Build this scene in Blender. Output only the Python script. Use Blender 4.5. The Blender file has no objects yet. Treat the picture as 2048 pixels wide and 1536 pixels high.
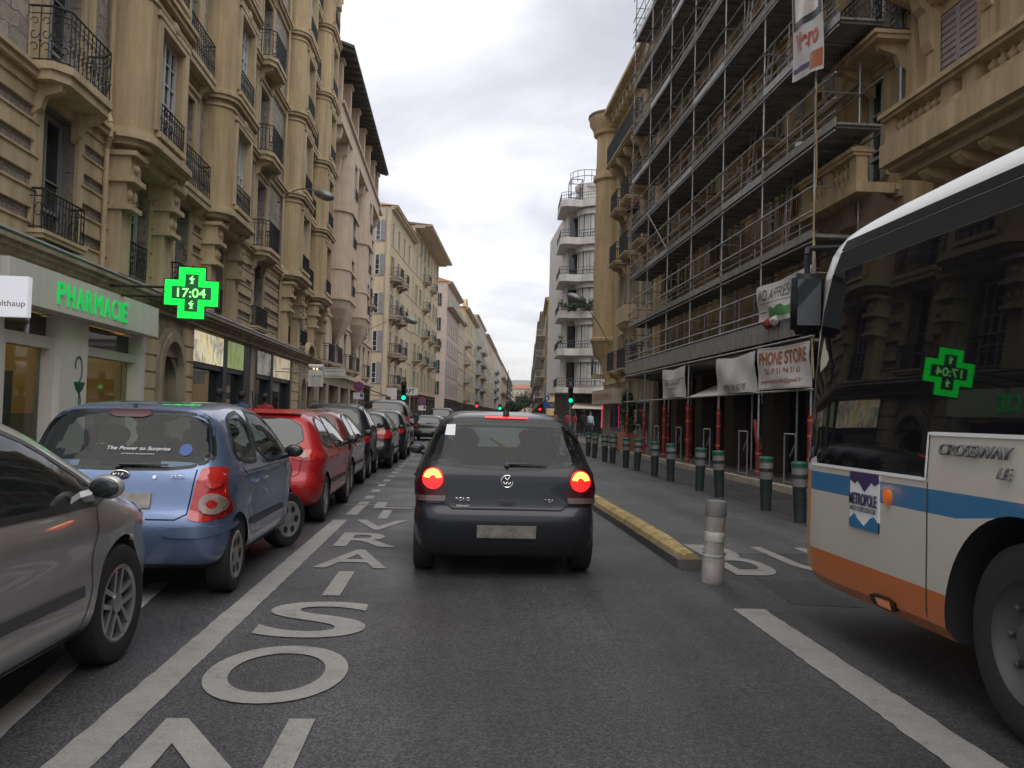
import bpy, bmesh, math, random
from mathutils import Vector, Matrix, geometry
from mathutils.bvhtree import BVHTree
random.seed(7)
SC = bpy.context.scene
COL = SC.collection
R = math.radians
pi = math.pi

# ------------------------------------------------------------------ camera
def setup_camera():
    cd = bpy.data.cameras.new('camera'); co = bpy.data.objects.new('camera', cd); COL.objects.link(co)
    yaw, pitch, roll = R(3.8), R(2.06), R(1.6)
    f = Vector((math.sin(yaw)*math.cos(pitch), math.cos(yaw)*math.cos(pitch), math.sin(pitch)))
    r0 = Vector((math.cos(yaw), -math.sin(yaw), 0)); u0 = r0.cross(f)
    c, s = math.cos(roll), math.sin(roll)
    r = c*r0 + s*u0; u = c*u0 - s*r0
    co.matrix_world = Matrix(((r.x, u.x, -f.x, 0), (r.y, u.y, -f.y, 0), (r.z, u.z, -f.z, 1.45), (0, 0, 0, 1)))
    cd.sensor_width = 36; cd.lens = 36*1750/2048
    cd.clip_start = 0.05; cd.clip_end = 12000
    SC.camera = co
setup_camera()
SC.render.resolution_x = 1024; SC.render.resolution_y = 768
SC.view_settings.view_transform = 'Standard'; SC.view_settings.look = 'None'
SC.view_settings.exposure = 0.32; SC.view_settings.gamma = 1

# ------------------------------------------------------------------ overcast sky
SUN_EL, SUN_ROT = R(48), R(200)
def setup_world():
    w = bpy.data.worlds.new('World'); SC.world = w; w.use_nodes = True
    nt = w.node_tree; N = nt.nodes; L = nt.links; N.clear()
    out = N.new('ShaderNodeOutputWorld')
    sky = N.new('ShaderNodeTexSky'); sky.sky_type = 'NISHITA'; sky.sun_disc = False
    sky.sun_elevation = SUN_EL; sky.sun_rotation = SUN_ROT
    b1 = N.new('ShaderNodeBackground'); b1.inputs[1].default_value = 0.1; L.new(sky.outputs[0], b1.inputs[0])
    tc = N.new('ShaderNodeTexCoord'); sp = N.new('ShaderNodeSeparateXYZ'); L.new(tc.outputs['Generated'], sp.inputs[0])
    def math_(op, a, b):
        m = N.new('ShaderNodeMath'); m.operation = op
        for i, v in enumerate((a, b)):
            if isinstance(v, (int, float)): m.inputs[i].default_value = v
            else: L.new(v, m.inputs[i])
        return m.outputs[0]
    zz = math_('ADD', math_('MAXIMUM', sp.outputs[2], 0.0), 0.16)
    cb = N.new('ShaderNodeCombineXYZ')
    L.new(math_('DIVIDE', sp.outputs[0], zz), cb.inputs[0]); L.new(math_('DIVIDE', sp.outputs[1], zz), cb.inputs[1])
    n1 = N.new('ShaderNodeTexNoise'); n1.inputs['Scale'].default_value = 1.15; n1.inputs['Detail'].default_value = 7
    n1.inputs['Roughness'].default_value = 0.55; n1.inputs['Distortion'].default_value = 0.35
    mp = N.new('ShaderNodeMapping'); mp.inputs['Location'].default_value = (3.1, 0.55, 0); L.new(cb.outputs[0], mp.inputs[0]); L.new(mp.outputs[0], n1.inputs['Vector'])
    cr = N.new('ShaderNodeValToRGB'); L.new(n1.outputs['Fac'], cr.inputs[0])
    e = cr.color_ramp.elements
    e[0].position = 0.28; e[0].color = (0.47, 0.48, 0.535, 1)
    e[1].position = 0.56; e[1].color = (0.90, 0.90, 0.93, 1)
    m = e.new(0.39); m.color = (0.58, 0.59, 0.645, 1)
    m = e.new(0.46); m.color = (0.71, 0.715, 0.76, 1)
    # pale warm band low over the horizon
    hz = N.new('ShaderNodeMapRange'); hz.inputs[1].default_value = 0.0; hz.inputs[2].default_value = 0.13
    hz.inputs[3].default_value = 1.0; hz.inputs[4].default_value = 0.0; L.new(sp.outputs[2], hz.inputs[0])
    mx = N.new('ShaderNodeMixRGB'); L.new(hz.outputs[0], mx.inputs[0]); L.new(cr.outputs[0], mx.inputs[1]); mx.inputs[2].default_value = (0.86, 0.84, 0.80, 1)
    b2 = N.new('ShaderNodeBackground'); b2.inputs[1].default_value = 1.06; L.new(mx.outputs[0], b2.inputs[0])
    ms = N.new('ShaderNodeMixShader'); ms.inputs[0].default_value = 0.9
    L.new(b1.outputs[0], ms.inputs[1]); L.new(b2.outputs[0], ms.inputs[2]); L.new(ms.outputs[0], out.inputs[0])
setup_world()
sl = bpy.data.lights.new('sun', 'SUN'); sl.energy = 1.3; sl.angle = R(60); sl.color = (1, 0.96, 0.9)
so = bpy.data.objects.new('sun', sl); COL.objects.link(so); so.rotation_euler = (R(28), 0, R(8))

# ------------------------------------------------------------------ materials
MATS = {}
def M(name, col=None, rough=0.7, var=0.12, scale=1.2, bump=0.0, bscale=60, metal=0.0, coat=0.0, spec=0.5, stain=0.0, emis=None, est=1.0, alpha=None):
    if name in MATS: return MATS[name]
    m = bpy.data.materials.new(name); MATS[name] = m; m.use_nodes = True
    nt = m.node_tree; N = nt.nodes; L = nt.links; b = N['Principled BSDF']
    b.inputs['Roughness'].default_value = rough; b.inputs['Metallic'].default_value = metal
    b.inputs['Specular IOR Level'].default_value = spec
    b.inputs['Coat Weight'].default_value = coat; b.inputs['Coat Roughness'].default_value = 0.03
    col = tuple(col)
    b.inputs['Base Color'].default_value = col + (1,)
    geo = N.new('ShaderNodeNewGeometry')
    last = None
    if var > 0:
        n = N.new('ShaderNodeTexNoise'); n.inputs['Scale'].default_value = scale; n.inputs['Detail'].default_value = 6
        n.inputs['Roughness'].default_value = 0.65
        L.new(geo.outputs['Position'], n.inputs['Vector'])
        cr = N.new('ShaderNodeValToRGB'); e = cr.color_ramp.elements
        e[0].position = 0.28; e[1].position = 0.72
        e[0].color = tuple(max(0, c*(1-var)) for c in col) + (1,); e[1].color = tuple(min(1, c*(1+var)) for c in col) + (1,)
        L.new(n.outputs['Fac'], cr.inputs[0]); last = cr.outputs[0]
    if stain > 0:   # rain streaks and soot: real dirt with its own shape
        mp = N.new('ShaderNodeMapping'); mp.inputs['Scale'].default_value = (1.7, 1.7, 0.16)
        L.new(geo.outputs['Position'], mp.inputs[0])
        n2 = N.new('ShaderNodeTexNoise'); n2.inputs['Scale'].default_value = 1.6; n2.inputs['Detail'].default_value = 8; n2.inputs['Roughness'].default_value = 0.7
        L.new(mp.outputs[0], n2.inputs['Vector'])
        r2 = N.new('ShaderNodeValToRGB'); e = r2.color_ramp.elements; e[0].position = 0.38; e[1].position = 0.66
        e[0].color = (1-stain, 1-stain*1.02, 1-stain*1.05, 1); e[1].color = (1, 1, 1, 1)
        L.new(n2.outputs['Fac'], r2.inputs[0])
        mm = N.new('ShaderNodeMixRGB'); mm.blend_type = 'MULTIPLY'; mm.inputs[0].default_value = 1
        L.new(last, mm.inputs[1]); L.new(r2.outputs[0], mm.inputs[2]); last = mm.outputs[0]
    if last is not None: L.new(last, b.inputs['Base Color'])
    if bump > 0:
        n3 = N.new('ShaderNodeTexNoise'); n3.inputs['Scale'].default_value = bscale; n3.inputs['Detail'].default_value = 3
        L.new(geo.outputs['Position'], n3.inputs['Vector'])
        bp = N.new('ShaderNodeBump'); bp.inputs['Strength'].default_value = bump; bp.inputs['Distance'].default_value = 0.02
        L.new(n3.outputs['Fac'], bp.inputs['Height']); L.new(bp.outputs[0], b.inputs['Normal'])
    if emis:
        b.inputs['Emission Color'].default_value = tuple(emis)+(1,); b.inputs['Emission Strength'].default_value = est
    if alpha is not None: b.inputs['Alpha'].default_value = alpha
    return m

def mat_asphalt(name, base, patch=0.3, light=0.0):
    m = bpy.data.materials.new(name); MATS[name] = m; m.use_nodes = True
    nt = m.node_tree; N = nt.nodes; L = nt.links; b = N['Principled BSDF']
    geo = N.new('ShaderNodeNewGeometry')
    def noise(sc, det=4, stretch=None):
        n = N.new('ShaderNodeTexNoise'); n.inputs['Scale'].default_value = sc; n.inputs['Detail'].default_value = det
        if stretch:
            mp = N.new('ShaderNodeMapping'); mp.inputs['Scale'].default_value = stretch; L.new(geo.outputs['Position'], mp.inputs[0]); L.new(mp.outputs[0], n.inputs['Vector'])
        else: L.new(geo.outputs['Position'], n.inputs['Vector'])
        return n.outputs['Fac']
    def ramp(f, p0, c0, p1, c1):
        r = N.new('ShaderNodeValToRGB'); e = r.color_ramp.elements; e[0].position = p0; e[1].position = p1
        e[0].color = (c0, c0, c0, 1) if not isinstance(c0, tuple) else c0; e[1].color = (c1, c1, c1, 1) if not isinstance(c1, tuple) else c1
        L.new(f, r.inputs[0]); return r.outputs[0]
    def mul(a, c):
        x = N.new('ShaderNodeMixRGB'); x.blend_type = 'MULTIPLY'; x.inputs[0].default_value = 1; L.new(a, x.inputs[1]); L.new(c, x.inputs[2]); return x.outputs[0]
    v = N.new('ShaderNodeTexVoronoi'); v.inputs['Scale'].default_value = 95; L.new(geo.outputs['Position'], v.inputs['Vector'])
    sepc = N.new('ShaderNodeSeparateColor'); L.new(v.outputs['Color'], sepc.inputs[0])
    agg = ramp(sepc.outputs[0], 0.3, 0.72, 0.985, (2.1, 2.08, 2.05, 1))
    big = ramp(noise(0.45, 6), 0.35, 1-patch, 0.68, 1+patch*0.6)
    tracks = ramp(noise(1.0, 4, (1.6, 0.05, 1)), 0.35, 0.72, 0.65, 1.22)
    colr = N.new('ShaderNodeRGB'); colr.outputs[0].default_value = tuple(base)+(1,)
    c = mul(mul(mul(colr.outputs[0], agg), big), tracks)
    # cracks
    vc = N.new('ShaderNodeTexVoronoi'); vc.feature = 'DISTANCE_TO_EDGE'; vc.inputs['Scale'].default_value = 0.55
    wob = N.new('ShaderNodeTexNoise'); wob.inputs['Scale'].default_value = 2.2; wob.inputs['Detail'].default_value = 5; L.new(geo.outputs['Position'], wob.inputs['Vector'])
    ad = N.new('ShaderNodeMixRGB'); ad.blend_type = 'ADD'; ad.inputs[0].default_value = 0.7; L.new(geo.outputs['Position'], ad.inputs[1]); L.new(wob.outputs['Color'], ad.inputs[2]); L.new(ad.outputs[0], vc.inputs['Vector'])
    crk = ramp(vc.outputs['Distance'], 0.0, 0.62, 0.006, 1.0)
    c = mul(c, crk)
    # scattered tar drips and pale scuffs
    sc2 = ramp(noise(5.5, 7), 0.62, 1.0, 0.74, 1.35); c = mul(c, sc2)
    L.new(c, b.inputs['Base Color'])
    rr = ramp(noise(0.7, 5), 0.35, 0.42, 0.65, 0.66); L.new(rr, b.inputs['Roughness'])
    bp = N.new('ShaderNodeBump'); bp.inputs['Strength'].default_value = 0.55; bp.inputs['Distance'].default_value = 0.006
    L.new(v.outputs['Distance'], bp.inputs['Height']); L.new(bp.outputs[0], b.inputs['Normal'])
    return m

def mat_paint_marking():
    m = bpy.data.materials.new('road_paint'); MATS['road_paint'] = m; m.use_nodes = True
    nt = m.node_tree; N = nt.nodes; L = nt.links; b = N['Principled BSDF']; b.inputs['Roughness'].default_value = 0.6
    geo = N.new('ShaderNodeNewGeometry')
    n = N.new('ShaderNodeTexNoise'); n.inputs['Scale'].default_value = 3.4; n.inputs['Detail'].default_value = 14; n.inputs['Roughness'].default_value = 0.9
    L.new(geo.outputs['Position'], n.inputs['Vector'])
    r = N.new('ShaderNodeValToRGB'); e = r.color_ramp.elements; e[0].position = 0.36; e[0].color = (0.075, 0.074, 0.07, 1); e[1].position = 0.60; e[1].color = (0.34, 0.33, 0.315, 1)
    x = e.new(0.45); x.color = (0.27, 0.26, 0.245, 1)
    L.new(n.outputs['Fac'], r.inputs[0])
    v = N.new('ShaderNodeTexVoronoi'); v.inputs['Scale'].default_value = 90; L.new(geo.outputs['Position'], v.inputs['Vector'])
    r2 = N.new('ShaderNodeValToRGB'); e = r2.color_ramp.elements; e[0].position = 0.02; e[0].color = (1, 1, 1, 1); e[1].position = 0.75; e[1].color = (0.72, 0.72, 0.72, 1)
    L.new(v.outputs['Distance'], r2.inputs[0])
    mm = N.new('ShaderNodeMixRGB'); mm.blend_type = 'MULTIPLY'; mm.inputs[0].default_value = 1; L.new(r.outputs[0], mm.inputs[1]); L.new(r2.outputs[0], mm.inputs[2])
    L.new(mm.outputs[0], b.inputs['Base Color'])
    return m

def mat_stone(name, c1, c2, mortar, bw=0.62, bh=0.3, ax='YZ', distort=0.05, bump=0.6):
    m = bpy.data.materials.new(name); MATS[name] = m; m.use_nodes = True
    nt = m.node_tree; N = nt.nodes; L = nt.links; b = N['Principled BSDF']; b.inputs['Roughness'].default_value = 0.9
    geo = N.new('ShaderNodeNewGeometry'); sp = N.new('ShaderNodeSeparateXYZ')
    wn = N.new('ShaderNodeTexNoise'); wn.inputs['Scale'].default_value = 3.0; wn.inputs['Detail'].default_value = 3; L.new(geo.outputs['Position'], wn.inputs['Vector'])
    ad = N.new('ShaderNodeMixRGB'); ad.blend_type = 'ADD'; ad.inputs[0].default_value = distort*4; L.new(geo.outputs['Position'], ad.inputs[1]); L.new(wn.outputs['Color'], ad.inputs[2])
    L.new(ad.outputs[0], sp.inputs[0]); cb = N.new('ShaderNodeCombineXYZ'); L.new(sp.outputs['Y'], cb.inputs[0]); L.new(sp.outputs['Z'], cb.inputs[1])
    br = N.new('ShaderNodeTexBrick'); br.inputs['Scale'].default_value = 1; br.inputs['Brick Width'].default_value = bw; br.inputs['Row Height'].default_value = bh
    br.inputs['Mortar Size'].default_value = 0.012; br.inputs['Mortar Smooth'].default_value = 0.6; br.inputs['Bias'].default_value = 0
    br.inputs['Color1'].default_value = tuple(c1)+(1,); br.inputs['Color2'].default_value = tuple(c2)+(1,); br.inputs['Mortar'].default_value = tuple(mortar)+(1,)
    L.new(cb.outputs[0], br.inputs['Vector'])
    n = N.new('ShaderNodeTexNoise'); n.inputs['Scale'].default_value = 7; n.inputs['Detail'].default_value = 8; n.inputs['Roughness'].default_value = 0.75; L.new(geo.outputs['Position'], n.inputs['Vector'])
    r = N.new('ShaderNodeValToRGB'); e = r.color_ramp.elements; e[0].position = 0.3; e[0].color = (0.55, 0.54, 0.52, 1); e[1].position = 0.65; e[1].color = (1.15, 1.13, 1.1, 1); L.new(n.outputs['Fac'], r.inputs[0])
    mm = N.new('ShaderNodeMixRGB'); mm.blend_type = 'MULTIPLY'; mm.inputs[0].default_value = 1; L.new(br.outputs['Color'], mm.inputs[1]); L.new(r.outputs[0], mm.inputs[2]); L.new(mm.outputs[0], b.inputs['Base Color'])
    sb = N.new('ShaderNodeMath'); sb.operation = 'SUBTRACT'; L.new(n.outputs['Fac'], sb.inputs[0]); L.new(br.outputs['Fac'], sb.inputs[1])
    bp = N.new('ShaderNodeBump'); bp.inputs['Strength'].default_value = bump; bp.inputs['Distance'].default_value = 0.05; L.new(sb.outputs[0], bp.inputs['Height']); L.new(bp.outputs[0], b.inputs['Normal'])
    return m

def mat_glass(name, col=(0.02, 0.024, 0.028), tr=0.0, rough=0.03, spec=0.8):
    m = bpy.data.materials.new(name); MATS[name] = m; m.use_nodes = True
    nt = m.node_tree; N = nt.nodes; L = nt.links; b = N['Principled BSDF']
    b.inputs['Base Color'].default_value = tuple(col)+(1,); b.inputs['Roughness'].default_value = rough; b.inputs['Specular IOR Level'].default_value = spec
    if tr > 0:
        t = N.new('ShaderNodeBsdfTransparent'); t.inputs[0].default_value = (0.75, 0.85, 0.82, 1)
        ms = N.new('ShaderNodeMixShader'); ms.inputs[0].default_value = tr
        L.new(b.outputs[0], ms.inputs[1]); L.new(t.outputs[0], ms.inputs[2]); L.new(ms.outputs[0], N['Material Output'].inputs[0])
    return m

def mat_carpaint(name, col, metal=0.3, rough=0.35, dirt=0.25, coat=0.9):
    m = bpy.data.materials.new(name); MATS[name] = m; m.use_nodes = True
    nt = m.node_tree; N = nt.nodes; L = nt.links; b = N['Principled BSDF']
    b.inputs['Metallic'].default_value = metal; b.inputs['Roughness'].default_value = rough
    b.inputs['Coat Weight'].default_value = coat; b.inputs['Coat Roughness'].default_value = 0.04; b.inputs['Specular IOR Level'].default_value = 0.3
    geo = N.new('ShaderNodeNewGeometry'); sp = N.new('ShaderNodeSeparateXYZ'); L.new(geo.outputs['Position'], sp.inputs[0])
    n = N.new('ShaderNodeTexNoise'); n.inputs['Scale'].default_value = 3.5; n.inputs['Detail'].default_value = 9; n.inputs['Roughness'].default_value = 0.75
    L.new(geo.outputs['Position'], n.inputs['Vector'])
    # road dirt: thickest near the sills
    mr = N.new('ShaderNodeMapRange'); mr.inputs[1].default_value = 0.2; mr.inputs[2].default_value = 0.75; mr.inputs[3].default_value = 0.9; mr.inputs[4].default_value = 0.12
    L.new(sp.outputs['Z'], mr.inputs[0])
    mu = N.new('ShaderNodeMath'); mu.operation = 'MULTIPLY'; L.new(mr.outputs[0], mu.inputs[0]); L.new(n.outputs['Fac'], mu.inputs[1])
    mu2 = N.new('ShaderNodeMath'); mu2.operation = 'MULTIPLY'; L.new(mu.outputs[0], mu2.inputs[0]); mu2.inputs[1].default_value = dirt*2
    mx = N.new('ShaderNodeMixRGB'); L.new(mu2.outputs[0], mx.inputs[0]); mx.inputs[1].default_value = tuple(col)+(1,); mx.inputs[2].default_value = (0.15, 0.14, 0.13, 1)
    L.new(mx.outputs[0], b.inputs['Base Color'])
    ra = N.new('ShaderNodeMath'); ra.operation = 'MULTIPLY_ADD'; L.new(mu2.outputs[0], ra.inputs[0]); ra.inputs[1].default_value = 0.5; ra.inputs[2].default_value = 0.04
    L.new(ra.outputs[0], b.inputs['Coat Roughness'])
    return m

def mat_bus():
    m = bpy.data.materials.new('bus_livery'); MATS['bus_livery'] = m; m.use_nodes = True
    nt = m.node_tree; N = nt.nodes; L = nt.links; b = N['Principled BSDF']; b.inputs['Roughness'].default_value = 0.38; b.inputs['Coat Weight'].default_value = 0.4; b.inputs['Coat Roughness'].default_value = 0.08
    tc = N.new('ShaderNodeTexCoord'); sp = N.new('ShaderNodeSeparateXYZ'); L.new(tc.outputs['Object'], sp.inputs[0])
    def mth(op, a, c):
        x = N.new('ShaderNodeMath'); x.operation = op
        for i, v in enumerate((a, c)):
            if isinstance(v, (int, float)): x.inputs[i].default_value = v
            else: L.new(v, x.inputs[i])
        return x.outputs[0]
    Y, Z = sp.outputs[1], sp.outputs[2]
    def mix(f, a, c):
        x = N.new('ShaderNodeMixRGB'); L.new(f, x.inputs[0])
        for i, v in ((1, a), (2, c)):
            if isinstance(v, tuple): x.inputs[i].default_value = v+(1,)
            else: L.new(v, x.inputs[i])
        return x.outputs[0]
    dip = mth('MULTIPLY', mth('MINIMUM', mth('MAXIMUM', mth('SUBTRACT', 10.15, Y), 0.0), 0.4), 0.12)
    blue = mth('MULTIPLY', mth('GREATER_THAN', Z, mth('ADD', 0.985, dip)), mth('LESS_THAN', Z, 1.115))
    c = mix(blue, (0.50, 0.47, 0.41), (0.025, 0.15, 0.30))
    c = mix(mth('LESS_THAN', Z, 0.575), c, (0.48, 0.125, 0.022))
    nose = mth('MULTIPLY', mth('GREATER_THAN', Y, 11.985), mth('LESS_THAN', Z, 1.12)); c = mix(nose, c, (0.46, 0.20, 0.02))
    c = mix(mth('GREATER_THAN', Z, 2.5), c, (0.74, 0.74, 0.74))
    n = N.new('ShaderNodeTexNoise'); n.inputs['Scale'].default_value = 1.3; n.inputs['Detail'].default_value = 8; L.new(tc.outputs['Object'], n.inputs['Vector'])
    lo = mth('MULTIPLY', mth('SUBTRACT', 1.1, mth('MINIMUM', Z, 1.05)), mth('MULTIPLY', n.outputs['Fac'], 0.55))
    c = mix(lo, c, (0.17, 0.14, 0.11)); L.new(c, b.inputs['Base Color'])
mat_bus()
mat_asphalt('asphalt', (0.041, 0.0415, 0.044)); mat_asphalt('asphalt_pale', (0.066, 0.066, 0.068), 0.2)
mat_asphalt('pavement_tar', (0.095, 0.09, 0.085), 0.25); mat_asphalt('asphalt_patch', (0.030, 0.030, 0.031), 0.2)
mat_paint_marking()
mat_stone('rubble_stone', (0.46, 0.42, 0.37), (0.33, 0.30, 0.27), (0.20, 0.18, 0.16), 0.62, 0.30, distort=0.06)
mat_stone('panel_stone', (0.36, 0.31, 0.26), (0.28, 0.25, 0.22), (0.22, 0.19, 0.17), 0.16, 0.6, distort=0.03, bump=1.0)
mat_stone('block_pink', (0.60, 0.47, 0.36), (0.57, 0.44, 0.33), (0.44, 0.34, 0.26), 1.0, 0.45, distort=0.0, bump=0.15)
mat_glass('window_glass'); mat_glass('window_glass_clear', (0.05, 0.055, 0.06)); mat_glass('car_glass', (0.012, 0.015, 0.016)); mat_glass('car_glass_clear', (0.01, 0.012, 0.012), 0.66); mat_glass('sky_pale_glass', (0.42, 0.43, 0.44), 0, 0.06)  # the palest glass has reflected bright sky put into its base colour
mat_glass('bus_glass', (0.007, 0.007, 0.009), 0, 0.015, 0.42); mat_glass('shop_glass', (0.02, 0.025, 0.03), 0.6)
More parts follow.
